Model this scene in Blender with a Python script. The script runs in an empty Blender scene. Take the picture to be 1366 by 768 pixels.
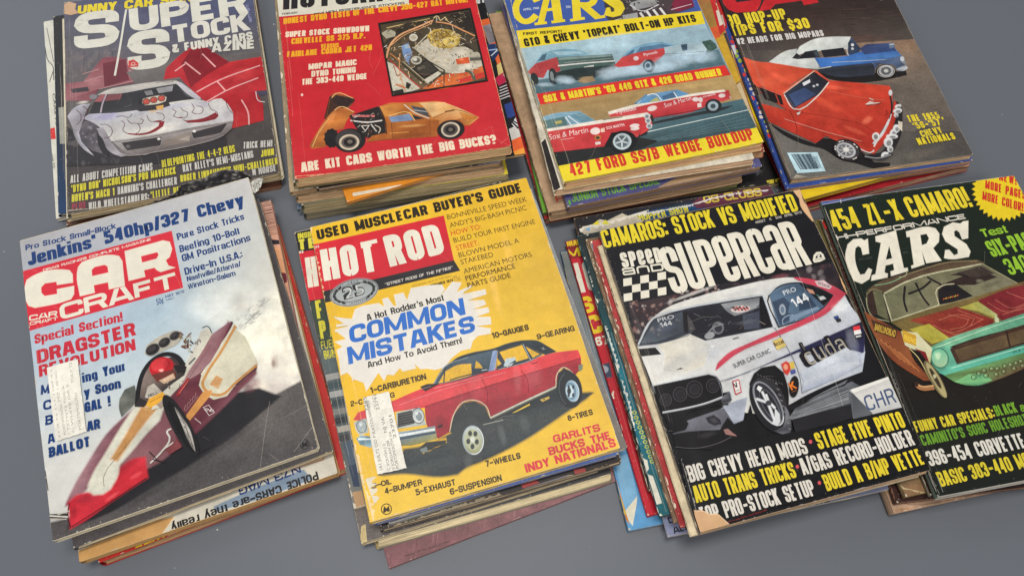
import bpy, math, random
import numpy as np
from mathutils import Matrix, Vector
from mathutils.geometry import tessellate_polygon

SC = bpy.context.scene
COL = SC.collection
# ------------------------------------------------------------------ camera
PITCH, ROLL, CAMH, FPX = 0.40023, 0.10214, 0.61828, 920.87
cr, sr, cp, sp = math.cos(ROLL), math.sin(ROLL), math.cos(PITCH), math.sin(PITCH)
FWD = Vector((0, sp, -cp)); UP0 = Vector((0, cp, sp)); RT0 = Vector((1, 0, 0))
RT = RT0 * cr + UP0 * sr
UP = UP0 * cr - RT0 * sr
CAM = Vector((0, 0, CAMH))
cd = bpy.data.cameras.new('camera'); cam = bpy.data.objects.new('camera', cd); COL.objects.link(cam)
cam.matrix_world = Matrix(((RT.x, UP.x, -FWD.x, CAM.x), (RT.y, UP.y, -FWD.y, CAM.y), (RT.z, UP.z, -FWD.z, CAM.z), (0, 0, 0, 1)))
cd.sensor_width = 36; cd.lens = FPX / 1366 * 36; cd.clip_start = 0.01; cd.clip_end = 100
SC.camera = cam
# ------------------------------------------------------------------ light
W = bpy.data.worlds.new('World'); SC.world = W; W.use_nodes = True
W.node_tree.nodes['Background'].inputs[0].default_value = (0.97, 0.97, 1.0, 1)
W.node_tree.nodes['Background'].inputs[1].default_value = 0.37
def lamp(name, loc, target, sx, sy, power, col):
    l = bpy.data.lights.new(name, 'AREA'); l.shape = 'RECTANGLE'; l.size = sx; l.size_y = sy; l.energy = power; l.color = col
    o = bpy.data.objects.new(name, l); COL.objects.link(o); o.location = loc
    o.rotation_euler = (Vector(target) - Vector(loc)).to_track_quat('-Z', 'Y').to_euler()
lamp('ceiling_lamp', (-0.12, 0.50, 2.4), (-0.05, 0.3, 0), 0.9, 0.6, 31, (1.0, 0.96, 0.90))
lamp('added_front_fill', (0.5, -1.3, 2.4), (0.1, 0.2, 0), 1.2, 0.6, 23, (1.0, 0.96, 0.90))  # added fill from behind the camera, brightens the stack fronts
lamp('window_light', (-2.3, 1.7, 2.0), (-0.1, 0.3, 0), 1.2, 1.0, 17, (0.84, 0.92, 1.0))
SC.view_settings.view_transform = 'Standard'; SC.view_settings.look = 'None'
SC.view_settings.exposure = 0.0; SC.view_settings.gamma = 1
SC.cycles.max_bounces = 6; SC.cycles.transparent_max_bounces = 24

# ------------------------------------------------------------------ helpers
def at(px, py, z):
    d = FWD + RT * ((px - 683) / FPX) + UP * ((384 - py) / FPX)
    return CAM + d * ((z - CAMH) / d.z)
def lin(c):
    r = []
    for x in c[:3]:
        x = max(0, min(255, x)) / 255
        r.append(x / 12.92 if x <= .04045 else ((x + .055) / 1.055) ** 2.4)
    return r

def nodes(name):
    m = bpy.data.materials.new(name); m.use_nodes = True
    nt = m.node_tree; b = nt.nodes['Principled BSDF']
    return m, nt, b, nt.links
def N(nt, t, **k):
    n = nt.nodes.new(t)
    for a, v in k.items(): setattr(n, a, v)
    return n
def noise(nt, L, vec, scale, detail=3, rough=.55):
    n = N(nt, 'ShaderNodeTexNoise'); n.inputs['Scale'].default_value = scale
    n.inputs['Detail'].default_value = detail; n.inputs['Roughness'].default_value = rough
    L.new(vec, n.inputs['Vector']); return n.outputs['Fac']
def math_n(nt, L, op, a, b=None, c=None):
    n = N(nt, 'ShaderNodeMath', operation=op)
    for i, x in enumerate((a, b, c)):
        if x is None: continue
        if isinstance(x, (int, float)): n.inputs[i].default_value = x
        else: L.new(x, n.inputs[i])
    return n.outputs[0]
def vscale(nt, L, vec, s):
    n = N(nt, 'ShaderNodeMapping'); n.inputs['Scale'].default_value = s; L.new(vec, n.inputs['Vector']); return n.outputs[0]

def print_mat():
    # ink on coated paper: colour from the printed shapes, grain and mottling from their second attribute
    m, nt, b, L = nodes('printed_paper')
    co = N(nt, 'ShaderNodeTexCoord').outputs['Object']
    oi = N(nt, 'ShaderNodeObjectInfo')
    off = N(nt, 'ShaderNodeVectorMath', operation='ADD'); L.new(co, off.inputs[0])
    cmb = N(nt, 'ShaderNodeCombineXYZ'); L.new(math_n(nt, L, 'MULTIPLY', oi.outputs['Random'], 7.0), cmb.inputs[0]); L.new(cmb.outputs[0], off.inputs[1])
    co = off.outputs[0]
    col = N(nt, 'ShaderNodeAttribute', attribute_name='Col')
    fx = N(nt, 'ShaderNodeAttribute', attribute_name='fx')
    sep = N(nt, 'ShaderNodeSeparateColor'); L.new(fx.outputs['Color'], sep.inputs[0])
    g1 = noise(nt, L, co, 1500, 2, .7); g2 = noise(nt, L, co, 75, 5, .62); g3 = noise(nt, L, co, 14, 3)
    g4 = noise(nt, L, co, 420, 3, .7)
    # gain = 1 + grain*(g1-.5)*a + cloud*(g2-.5)*b + small overall mottling
    t = math_n(nt, L, 'MULTIPLY', math_n(nt, L, 'SUBTRACT', math_n(nt, L, 'MULTIPLY_ADD', g4, .5, math_n(nt, L, 'MULTIPLY', g1, .5)), .5), math_n(nt, L, 'MULTIPLY_ADD', sep.outputs[0], 4.5, .22))
    u = math_n(nt, L, 'MULTIPLY', math_n(nt, L, 'SUBTRACT', g2, .5), math_n(nt, L, 'MULTIPLY_ADD', sep.outputs[1], 3.6, .14))
    v = math_n(nt, L, 'MULTIPLY', math_n(nt, L, 'SUBTRACT', g3, .5), .22)
    s = math_n(nt, L, 'MAXIMUM', math_n(nt, L, 'ADD', math_n(nt, L, 'ADD', t, u), math_n(nt, L, 'ADD', v, 1.0)), .12)
    mul = N(nt, 'ShaderNodeVectorMath', operation='SCALE'); L.new(col.outputs['Color'], mul.inputs[0]); L.new(s, mul.inputs['Scale'])
    # aged paper: a faint warm lift over everything and worn-off ink in fine flecks
    mx = N(nt, 'ShaderNodeMix', data_type='RGBA'); L.new(mul.outputs[0], mx.inputs['A']); mx.inputs['B'].default_value = (.55, .50, .42, 1)
    fl = noise(nt, L, co, 260, 4, .75)
    rmp = N(nt, 'ShaderNodeMapRange'); L.new(fl, rmp.inputs['Value']); rmp.inputs['From Min'].default_value = .70; rmp.inputs['From Max'].default_value = .84
    rmp.inputs['To Min'].default_value = 0; rmp.inputs['To Max'].default_value = .36; L.new(rmp.outputs[0], mx.inputs['Factor'])
    L.new(mx.outputs['Result'], b.inputs['Base Color'])
    rr = N(nt, 'ShaderNodeMapRange'); L.new(g2, rr.inputs['Value']); rr.inputs['To Min'].default_value = .33; rr.inputs['To Max'].default_value = .50
    L.new(rr.outputs[0], b.inputs['Roughness']); b.inputs['Specular IOR Level'].default_value = .17
    bp = N(nt, 'ShaderNodeBump'); bp.inputs['Distance'].default_value = .005; bp.inputs['Strength'].default_value = .32
    w = noise(nt, L, vscale(nt, L, co, (1, .45, 1)), 20, 2, .5)
    hsum = math_n(nt, L, 'MULTIPLY_ADD', fl, .012, w)
    L.new(hsum, bp.inputs['Height']); L.new(bp.outputs[0], b.inputs['Normal'])
    # half-covering ink: light crosses the film on its way in and again on its way out, so each pass keeps sqrt(1-a)
    al = col.outputs['Alpha']; out = nt.nodes['Material Output']
    none = N(nt, 'ShaderNodeBsdfDiffuse'); none.inputs['Color'].default_value = (0, 0, 0, 1)
    ms = N(nt, 'ShaderNodeMixShader'); L.new(al, ms.inputs[0]); L.new(none.outputs[0], ms.inputs[1]); L.new(b.outputs[0], ms.inputs[2])
    tr = N(nt, 'ShaderNodeBsdfTransparent'); L.new(math_n(nt, L, 'SQRT', math_n(nt, L, 'MAXIMUM', math_n(nt, L, 'SUBTRACT', 1.0, al), 0.0)), tr.inputs[0])
    ad = N(nt, 'ShaderNodeAddShader'); L.new(ms.outputs[0], ad.inputs[0]); L.new(tr.outputs[0], ad.inputs[1])
    L.new(ad.outputs[0], out.inputs['Surface'])
    return m
def page_mat():
    # cut page edges: fine strata along the height of the block
    m, nt, b, L = nodes('page_edges')
    co = N(nt, 'ShaderNodeTexCoord').outputs['Object']
    col = N(nt, 'ShaderNodeAttribute', attribute_name='Col')
    oi = N(nt, 'ShaderNodeObjectInfo')
    off = N(nt, 'ShaderNodeVectorMath', operation='ADD'); L.new(co, off.inputs[0])
    cmb = N(nt, 'ShaderNodeCombineXYZ'); L.new(math_n(nt, L, 'MULTIPLY', oi.outputs['Random'], 5.0), cmb.inputs[0]); L.new(cmb.outputs[0], off.inputs[1])
    s1 = noise(nt, L, vscale(nt, L, off.outputs[0], (5, 5, 1500)), 1.0, 3, .7)
    s2 = noise(nt, L, vscale(nt, L, off.outputs[0], (60, 60, 500)), 1.0, 4, .7)
    r1 = N(nt, 'ShaderNodeMapRange'); L.new(s1, r1.inputs['Value']); r1.inputs['From Min'].default_value = .3; r1.inputs['From Max'].default_value = .66
    r1.inputs['To Min'].default_value = .5; r1.inputs['To Max'].default_value = 1.4
    r2 = N(nt, 'ShaderNodeMapRange'); L.new(s2, r2.inputs['Value']); r2.inputs['From Min'].default_value = .25; r2.inputs['From Max'].default_value = .7
    r2.inputs['To Min'].default_value = .8; r2.inputs['To Max'].default_value = 1.25
    k = math_n(nt, L, 'MULTIPLY', r1.outputs[0], r2.outputs[0])
    mul = N(nt, 'ShaderNodeVectorMath', operation='SCALE'); L.new(col.outputs['Color'], mul.inputs[0]); L.new(k, mul.inputs['Scale'])
    L.new(mul.outputs[0], b.inputs['Base Color']); b.inputs['Roughness'].default_value = .85; b.inputs['Specular IOR Level'].default_value = .3
    bp = N(nt, 'ShaderNodeBump'); bp.inputs['Distance'].default_value = .0006; bp.inputs['Strength'].default_value = .5
    L.new(s1, bp.inputs['Height']); L.new(bp.outputs[0], b.inputs['Normal'])
    return m
def table_mat():
    m, nt, b, L = nodes('table_laminate')
    co = N(nt, 'ShaderNodeTexCoord').outputs['Object']
    a = noise(nt, L, co, 3.0, 4, .6); f = noise(nt, L, co, 900, 2, .6); d = noise(nt, L, co, 120, 4, .8)
    mx = N(nt, 'ShaderNodeMix', data_type='RGBA'); mx.inputs['A'].default_value = (*lin((91, 96, 104)), 1); mx.inputs['B'].default_value = (*lin((100, 104, 111)), 1)
    L.new(math_n(nt, L, 'MULTIPLY_ADD', f, .35, math_n(nt, L, 'MULTIPLY', a, .65)), mx.inputs['Factor'])
    # specks of lint and dark scuffs
    sp1 = N(nt, 'ShaderNodeMapRange'); L.new(noise(nt, L, co, 95, 2, .5), sp1.inputs['Value']); sp1.inputs['From Min'].default_value = .765; sp1.inputs['From Max'].default_value = .78
    m2 = N(nt, 'ShaderNodeMix', data_type='RGBA'); L.new(mx.outputs['Result'], m2.inputs['A']); m2.inputs['B'].default_value = (*lin((190, 190, 186)), 1); L.new(sp1.outputs[0], m2.inputs['Factor'])
    sp2 = N(nt, 'ShaderNodeMapRange'); L.new(d, sp2.inputs['Value']); sp2.inputs['From Min'].default_value = .70; sp2.inputs['From Max'].default_value = .78; sp2.inputs['To Max'].default_value = .6
    m3 = N(nt, 'ShaderNodeMix', data_type='RGBA'); L.new(m2.outputs['Result'], m3.inputs['A']); m3.inputs['B'].default_value = (*lin((62, 64, 70)), 1); L.new(sp2.outputs[0], m3.inputs['Factor'])
    L.new(m3.outputs['Result'], b.inputs['Base Color'])
    rr = N(nt, 'ShaderNodeMapRange'); L.new(a, rr.inputs['Value']); rr.inputs['To Min'].default_value = .42; rr.inputs['To Max'].default_value = .56
    L.new(rr.outputs[0], b.inputs['Roughness']); b.inputs['Specular IOR Level'].default_value = .4
    bp = N(nt, 'ShaderNodeBump'); bp.inputs['Distance'].default_value = .0003; bp.inputs['Strength'].default_value = .25
    L.new(f, bp.inputs['Height']); L.new(bp.outputs[0], b.inputs['Normal'])
    return m
M_PRINT, M_PAGE, M_TABLE = print_mat(), page_mat(), table_mat()

def mesh_obj(name, V, F, C, X, mat, parent=None):
    me = bpy.data.meshes.new(name); me.from_pydata(V, [], F); me.materials.append(mat)
    a = me.color_attributes.new('Col', 'FLOAT_COLOR', 'POINT'); a.data.foreach_set('color', [x for c in C for x in c])
    if X is not None:
        a = me.color_attributes.new('fx', 'FLOAT_COLOR', 'POINT'); a.data.foreach_set('color', [x for c in X for x in c])
    me.update()
    o = bpy.data.objects.new(name, me); COL.objects.link(o)
    if parent is not None: o.parent = parent
    return o

# ------------------------------------------------------------------ lettering
_TXT = {}
def font_mesh(s, off):
    k = (s, off)
    if k not in _TXT:
        cu = bpy.data.curves.new('lettering', 'FONT'); cu.body = s; cu.offset = off; cu.resolution_u = 3
        o = bpy.data.objects.new('lettering', cu); COL.objects.link(o)
        bpy.context.view_layer.update()
        me = bpy.data.meshes.new_from_object(o.evaluated_get(bpy.context.evaluated_depsgraph_get()))
        V = [(v.co.x, v.co.y) for v in me.vertices]; F = [list(p.vertices) for p in me.polygons]
        xs = [v[0] for v in V]; x0, x1 = min(xs), max(xs)
        H = .70 + 2 * off
        _TXT[k] = ([((x - x0) / (x1 - x0), (y + off) / H) for x, y in V], F)
        bpy.data.objects.remove(o); bpy.data.curves.remove(cu); bpy.data.meshes.remove(me)
    return _TXT[k]
# poster lettering drawn as strokes in a unit box: 'r' strokes have rounded turns, 's' sharp ones, 'q' round only the right-hand turns, 'd' is a bar cut level at both ends
def ring(*p): return list(p) + [p[0]]
X_ = 'X'
O4 = ring((0,0),(0,1),(1,1),(1,0))
GL = {
 'A': [('d',(0,0),(.36,1)), ('d',(1,0),(.64,1)), ('s',[(.2,.24),(.8,.24)])],
 'B': [('q',ring((0,0),(0,1),(1,1),(1,.52),(0,.52))), ('q',[(0,.5),(1,.5),(1,0),(0,0),(0,.3)])],
 'C': [('r',[(1,.70),(1,1),(0,1),(0,0),(1,0),(1,.30)])],
 'D': [('q',O4)],
 'E': [('s',[(1,1),(0,1),(0,0),(1,0)]), ('s',[(0,.51),(.9,.51)])],
 'F': [('s',[(1,1),(0,1),(0,-.1)]), ('s',[(0,.47),(.9,.47)])],
 'G': [('r',[(1,.68),(1,1),(0,1),(0,0),(1,0),(1,.25)]), ('s',[(1,.1),(1,.46),(.5,.46)])],
 'H': [('v',0,0,1), ('v',1,0,1), ('s',[(0,.51),(1,.51)])],
 'I': [('v',.5,0,1)],
 'J': [('r',[(1,1.1),(1,0),(0,0),(0,.3)])],
 'K': [('v',0,0,1), ('d',(.1,.42),(1,1)), ('d',(.38,.58),(1,0))],
 'L': [('s',[(0,1.1),(0,0),(1,0)])],
 'M': [('v',0,0,1), ('v',1,0,1), ('d',(0,1),(.5,.1)), ('d',(1,1),(.5,.1))],
 'N': [('v',0,0,1), ('v',1,0,1), ('d',(0,1),(1,0))],
 'O': [('r',O4)],
 'P': [('q',ring((0,.44),(0,1),(1,1),(1,.44))), ('v',0,0,.6)],
 'Q': [('r',O4), ('d',(1,-.05),(.6,.3))],
 'R': [('q',ring((0,.47),(0,1),(1,1),(1,.47))), ('v',0,0,.6), ('d',(1,0),(.72,.5))],
 'S': [('r',[(1,.68),(1,1),(0,1),(0,.53),(1,.47),(1,0),(0,0),(0,.32)])],
 'T': [('s',[(-.1,1),(1.1,1)]), ('v',.5,0,.95)],
 'U': [('r',[(0,1.1),(0,0),(1,0),(1,1.1)])],
 'V': [('d',(0,1),(.42,0)), ('d',(1,1),(.58,0))],
 'W': [('d',(0,1),(.22,0)), ('d',(.5,1),(.26,0)), ('d',(.5,1),(.74,0)), ('d',(1,1),(.78,0))],
 'X': [('d',(0,0),(1,1)), ('d',(0,1),(1,0))],
 'Y': [('d',(0,1),(.5,.42)), ('d',(1,1),(.5,.42)), ('v',.5,0,.46)],
 'Z': [('s',[(0,1),(1,1)]), ('s',[(0,0),(1,0)]), ('d',(0,.04),(1,.96))],
 '0': [('r',O4)],
 '1': [('v',.8,0,1), ('d',(.1,.72),(.6,1))],
 '2': [('r',[(0,.66),(0,1),(1,1),(1,.54),(0,.32)]), ('s',[(0,.38),(0,0),(1,0)])],
 '3': [('r',[(0,.7),(0,1),(1,1),(1,.52),(.35,.52)]), ('r',[(.4,.5),(1,.5),(1,0),(0,0),(0,.3)])],
 '4': [('v',.78,0,1), ('s',[(0,.27),(1.1,.27)]), ('d',(0,.25),(.74,1))],
 '5': [('s',[(.95,1),(0,1),(0,.57)]), ('r',[(0,.58),(1,.58),(1,0),(0,0),(0,.28)])],
 '6': [('r',[(1,.72),(1,1),(0,1),(0,0),(1,0),(1,.56),(0,.56)])],
 '7': [('s',[(0,1),(1,1)]), ('d',(.35,0),(1,.97))],
 '8': [('r',ring((.1,.5),(.1,1),(.9,1),(.9,.5))), ('r',ring((0,0),(0,.53),(1,.53),(1,0)))],
 '9': [('r',[(1,.44),(0,.44),(0,1),(1,1),(1,0),(0,0),(0,.28)])],
 '-': [('s',[(-.25,.45),(1.25,.45)])], '/': [('d',(0,-.05),(1,1.05))], ':': [('v',.5,.1,.3), ('v',.5,.55,.75)],
 "'": [('v',.5,.68,1)], '!': [('v',.5,.3,1), ('v',.5,0,.2)], '.': [('v',.5,0,.2)], ',': [('d',(.35,-.16),(.6,.18))],
 'ä': [('r',[(0,.7),(0,1),(1,1),(1,-.1)]), ('r',[(1,.52),(0,.52),(0,0),(1,0)])],
 'ñ': [('r',[(0,-.1),(0,1),(1,1),(1,-.1)])],
 'ë': [('r',[(0,.47),(1,.47),(1,1),(0,1),(0,0),(1,0),(1,.26)])],
 '$': [('r',[(1,.68),(1,.96),(0,.96),(0,.53),(1,.47),(1,.04),(0,.04),(0,.32)]), ('v',.5,-.1,.12), ('v',.5,.88,1.1)],
 '?': [('r',[(0,.68),(0,1),(1,1),(1,.5),(.5,.45),(.5,.26)]), ('v',.5,0,.18)],
 '&': [('r',[(1,.42),(1,0),(0,0),(0,.5),(.75,.62),(.75,1),(.15,1),(.15,.7)]), ('d',(1,0),(.3,.62))],
 '¢': [('r',[(1,.5),(1,.74),(0,.74),(0,.1),(1,.1),(1,.32)]), ('v',.5,-.08,.95)],
 '“': [('v',0,.7,1), ('v',1,.7,1)], '”': [('v',0,.7,1), ('v',1,.7,1)], '"': [('v',0,.7,1), ('v',1,.7,1)], '•': [('v',.5,.4,.65)],
 'a': [('r',[(0,.7,1),(0,1,1),(1,1,1),(1,-.2,1)]), ('r',[(1,.52,1),(0,.52,1),(0,0,1),(1,0,1)])],
 'b': [('v',0,0,1), ('r',ring((0,0,1),(0,1,1),(1,1,1),(1,0,1)))],
 'c': [('r',[(1,.84,1),(1,1,1),(0,1,1),(0,0,1),(1,0,1),(1,.16,1)])],
 'd': [('v',1,0,1), ('r',ring((0,0,1),(0,1,1),(1,1,1),(1,0,1)))],
 'e': [('r',[(0,.47,1),(1,.47,1),(1,1,1),(0,1,1),(0,0,1),(1,0,1),(1,.26,1)])],
 'f': [('r',[(1,1),(.3,1),(.3,-.1)]), ('s',[(-.1,1,1),(1,1,1)])],
 'g': [('r',ring((0,0,1),(0,1,1),(1,1,1),(1,0,1))), ('r',[(1,1,1),(1,-.26),(0,-.26)])],
 'h': [('v',0,0,1), ('r',[(0,.8,1),(0,1,1),(1,1,1),(1,-.2,1)])],
 'i': [('v',.5,0,.74), ('v',.5,.84,1)], 'j': [('v',.5,-.25,.74), ('v',.5,.84,1)],
 'k': [('v',0,0,1), ('d',(.1,.3),(1,.74)), ('d',(.36,.42),(1,0))], 'l': [('v',.5,0,1)],
 'm': [('v',0,0,.74), ('r',[(0,.8,1),(0,1,1),(.5,1,1),(.5,-.2,1)]), ('r',[(.5,.8,1),(.5,1,1),(1,1,1),(1,-.2,1)])],
 'n': [('v',0,0,.74), ('r',[(0,.8,1),(0,1,1),(1,1,1),(1,-.2,1)])],
 'o': [('r',ring((0,0,1),(0,1,1),(1,1,1),(1,0,1)))],
 'p': [('v',0,-.28,.74), ('r',ring((0,0,1),(0,1,1),(1,1,1),(1,0,1)))],
 'q': [('v',1,-.28,.74), ('r',ring((0,0,1),(0,1,1),(1,1,1),(1,0,1)))],
 'r': [('v',0,0,.74), ('r',[(0,.6,1),(0,1,1),(1,1,1)])],
 's': [('r',[(1,.7,1),(1,1,1),(0,1,1),(0,.54,1),(1,.46,1),(1,0,1),(0,0,1),(0,.3,1)])],
 't': [('r',[(.35,1),(.35,0),(1,0)]), ('s',[(-.1,1,1),(1,1,1)])],
 'u': [('v',1,0,.74), ('r',[(0,1.2,1),(0,0,1),(1,0,1),(1,.3,1)])],
 'v': [('d',(0,.74),(.42,0)), ('d',(1,.74),(.58,0))],
 'w': [('d',(0,.74),(.22,0)), ('d',(.5,.74),(.26,0)), ('d',(.5,.74),(.74,0)), ('d',(1,.74),(.78,0))],
 'x': [('d',(0,0),(1,.74)), ('d',(0,.74),(1,0))],
 'y': [('d',(0,.74),(.52,.0)), ('d',(1,.74),(.3,-.28))],
 'z': [('s',[(0,1,1),(1,1,1)]), ('s',[(0,0,1),(1,0,1)]), ('d',(0,.04),(1,.7))],
}
WID = {'I': 0, 'M': 1.5, 'W': 1.7, '1': .55, '-': .8, '/': .55, ':': 0, "'": 0, '!': 0, '.': 0, ',': .15, 'J': .8, 'N': 1.1, 'A': 1.12, 'V': 1.08, 'E': .86, 'F': .82, 'L': .8, 'i': 0, 'j': 0, 'l': 0, 'f': .55, 't': .55, 'r': .55, 'm': 1.75, 'w': 1.6, 'a': .95, 'e': .95, 'c': .92, 's': .9, '“': .55, '”': .55, '"': .55, '•': 0, '¢': .85}
def rounded(pts, R, right_only, hw):
    closed = len(pts) > 2 and pts[0] == pts[-1]
    P = pts[:-1] if closed else pts; n = len(P); out = []
    xm = max(p[0] for p in P)
    for i in range(n):
        p = P[i]
        if (not closed and i in (0, n - 1)) or (right_only and p[0] < xm - 1e-6): out.append(p); continue
        a, b = P[i - 1], P[(i + 1) % n]
        la, lb = math.hypot(a[0]-p[0], a[1]-p[1]), math.hypot(b[0]-p[0], b[1]-p[1])
        if la < 1e-9 or lb < 1e-9: out.append(p); continue
        ua, ub = ((a[0]-p[0])/la, (a[1]-p[1])/la), ((b[0]-p[0])/lb, (b[1]-p[1])/lb)
        d = min(R, la * .5, lb * .5)
        if d < hw * 1.02: out.append(p); continue
        for k in range(5):
            t = k / 4; m0, m1, m2 = (1-t)**2, 2*t*(1-t), t*t
            out.append(tuple((p[j]+ua[j]*d)*m0 + p[j]*m1*1.0 + (p[j]+ub[j]*d)*m2 for j in (0, 1)))
    if closed: out.append(out[0])
    return out
def thick(pts, hw, bevel=.55):
    # a mitred stroke as convex pieces: quads per segment plus bevelled corners
    closed = len(pts) > 2 and pts[0] == pts[-1]
    P = [np.array(p, float) for p in (pts[:-1] if closed else pts)]
    n = len(P); out = []
    ns = n if closed else n - 1
    d = []
    for i in range(ns):
        e = P[(i + 1) % n] - P[i]; l = np.linalg.norm(e); d.append(e / l if l > 1e-9 else np.array([1., 0]))
    nr = [np.array([-e[1], e[0]]) for e in d]
    st = [None] * ns; en = [None] * ns
    for i in range(n):
        a = i - 1 if (i > 0 or closed) else None
        b = i if (i < n - 1 or closed) else None
        if a is None: st[b] = (P[i] + nr[b] * hw, P[i] - nr[b] * hw); continue
        if b is None: en[a] = (P[i] + nr[a] * hw, P[i] - nr[a] * hw); continue
        a %= ns
        c = 1 + float(nr[a] @ nr[b]); m = (nr[a] + nr[b]) / max(c, .12)
        turn = d[a][0] * d[b][1] - d[a][1] * d[b][0]
        Lp, Rp = P[i] + m * hw, P[i] - m * hw
        if abs(turn) < .05: en[a] = (Lp, Rp); st[b] = (Lp, Rp); continue
        if c < .25:                      # near-reversal: plain joints
            en[a] = (P[i] + nr[a] * hw, P[i] - nr[a] * hw); st[b] = (P[i] + nr[b] * hw, P[i] - nr[b] * hw); continue
        k = bevel * hw * min(1., abs(turn))
        if turn > 0: O1, O2 = Rp - d[a] * k, Rp + d[b] * k; en[a] = (Lp, O1); st[b] = (Lp, O2); out.append([Lp, O1, O2])
        else: O1, O2 = Lp - d[a] * k, Lp + d[b] * k; en[a] = (O1, Rp); st[b] = (O2, Rp); out.append([Rp, O2, O1])
    for i in range(ns): out.append([st[i][0], st[i][1], en[i][1], en[i][0]])
    return out
def block_mesh(s, ratio, stem, gap, maxr=.5):
    # ratio: line length / letter height; the letter width follows from it, the stroke stays even in both directions
    k = ('#', s, round(ratio, 2), stem, gap)
    if k in _TXT: return _TXT[k]
    nl = sum(1 for c in s if c != ' '); ns = s.count(' ')
    U = sum(WID.get(c, 1) for c in s if c != ' ')
    st = stem
    for _ in range(12):           # asp - stem = body; total = sum(wid*body + stem) + gaps
        g = gap * st / .15
        body = (ratio - nl * st - (nl - 1) * g - ns * st * 1.2) / max(.3, U + ns * .5)
        if body > st * 1.12 or st < .03: break
        st *= .93
    g = gap * st / .15
    x = 0; V = []; F = []
    for ch in s:
        if ch == ' ': x += body * .5 + st * 1.2; continue
        w = WID.get(ch, 1) * body + st; hw = st / 2; bar = min(st, .165 if ch.islower() and ch not in 'äëñ' else .225); ky = st / bar; hb = bar / 2
        gx = lambda q: x + hw + q * (w - st)
        def gy(p): return hb + p[1] * ((.74 if len(p) > 2 else 1) - bar)
        for it in GL.get(ch, GL['-']):
            if it[0] == 'v': polys = [[(gx(it[1])-hw, it[2]), (gx(it[1])+hw, it[2]), (gx(it[1])+hw, it[3]), (gx(it[1])-hw, it[3])]]
            elif it[0] == 'd':
                (x0, y0), (x1, y1) = it[1], it[2]; X0, X1 = gx(x0), gx(x1); e = hw * (.74 if ch in 'WMw' else 1.) * min(1.45, math.hypot(1, (X1 - X0) / max(.05, abs(y1 - y0)))); polys = [[(X0-e, y0), (X0+e, y0), (X1+e, y1), (X1-e, y1)]]
            else:
                pts = [(gx(p[0]), gy(p) * ky) for p in it[1]]
                if it[0] in 'rq': pts = rounded(pts, max(st * .95, min(.30, body * .62)), it[0] == 'q', hw)
                polys = [[(q[0], q[1] / ky) for q in poly] for poly in thick(pts, hw, 0 if it[0] == 's' else .4)]
            for poly in polys:
                F.append(list(range(len(V), len(V) + len(poly)))); V += [(float(q[0]), float(q[1])) for q in poly]
        x += w + g
    xs = [v[0] for v in V]; x0, x1 = min(xs), max(xs)
    _TXT[k] = ([((a - x0) / (x1 - x0), b) for a, b in V], F)
    return _TXT[k]

# ------------------------------------------------------------------ printed art on one sheet
def clip(poly, w, h, m=.0006):
    # Sutherland-Hodgman against the sheet; entries are (x, y, colour)
    for ax, lim, sg in ((0, m, 1), (0, w - m, -1), (1, m, 1), (1, h - m, -1)):
        out = []
        for i in range(len(poly)):
            a, b = poly[i - 1], poly[i]
            da, db = (a[ax] - lim) * sg, (b[ax] - lim) * sg
            if (da >= 0) != (db >= 0):
                t = da / (da - db); out.append(tuple(a[j] + (b[j] - a[j]) * t for j in (0, 1)) + (tuple(a[2][j] + (b[2][j] - a[2][j]) * t for j in range(4)),))
            if db >= 0: out.append(b)
        poly = out
        if len(poly) < 3: return []
    return poly
def smooth(pts, cols=None, closed=True, sharp=25, K=4):
    # a curve through the traced points; turns sharper than 'sharp' degrees stay corners
    n = len(pts)
    if n < (6 if closed else 3): return pts, cols
    P = [np.array(p[:2], float) for p in pts]; tan = []
    for i in range(n):
        if not closed and i in (0, n - 1): tan.append(None); continue
        a, b = P[i] - P[i - 1], P[(i + 1) % n] - P[i]; la, lb = np.linalg.norm(a), np.linalg.norm(b)
        if la < 1e-9 or lb < 1e-9: tan.append(None); continue
        a, b = a / la, b / lb; ang = math.degrees(math.acos(max(-1, min(1, float(a @ b)))))
        if ang > sharp: tan.append(None); continue
        t = a * lb + b * la; tan.append(t / np.linalg.norm(t))
    out, oc = [], []
    for i in range(n if closed else n - 1):
        j = (i + 1) % n; e = P[j] - P[i]; l = np.linalg.norm(e)
        m0 = (tan[i] * l) if tan[i] is not None else e; m1 = (tan[j] * l) if tan[j] is not None else e
        kk = 1 if tan[i] is None and tan[j] is None else K
        for k in range(kk):
            t = k / kk; q = (2*t**3-3*t**2+1)*P[i] + (t**3-2*t**2+t)*m0 + (-2*t**3+3*t**2)*P[j] + (t**3-t**2)*m1
            out.append((float(q[0]), float(q[1])))
            if cols: oc.append(tuple(cols[i][x] + (cols[j][x] - cols[i][x]) * t for x in range(3)))
    if not closed: out.append(tuple(pts[-1][:2])); 
    return out, (oc if cols else None)
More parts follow.
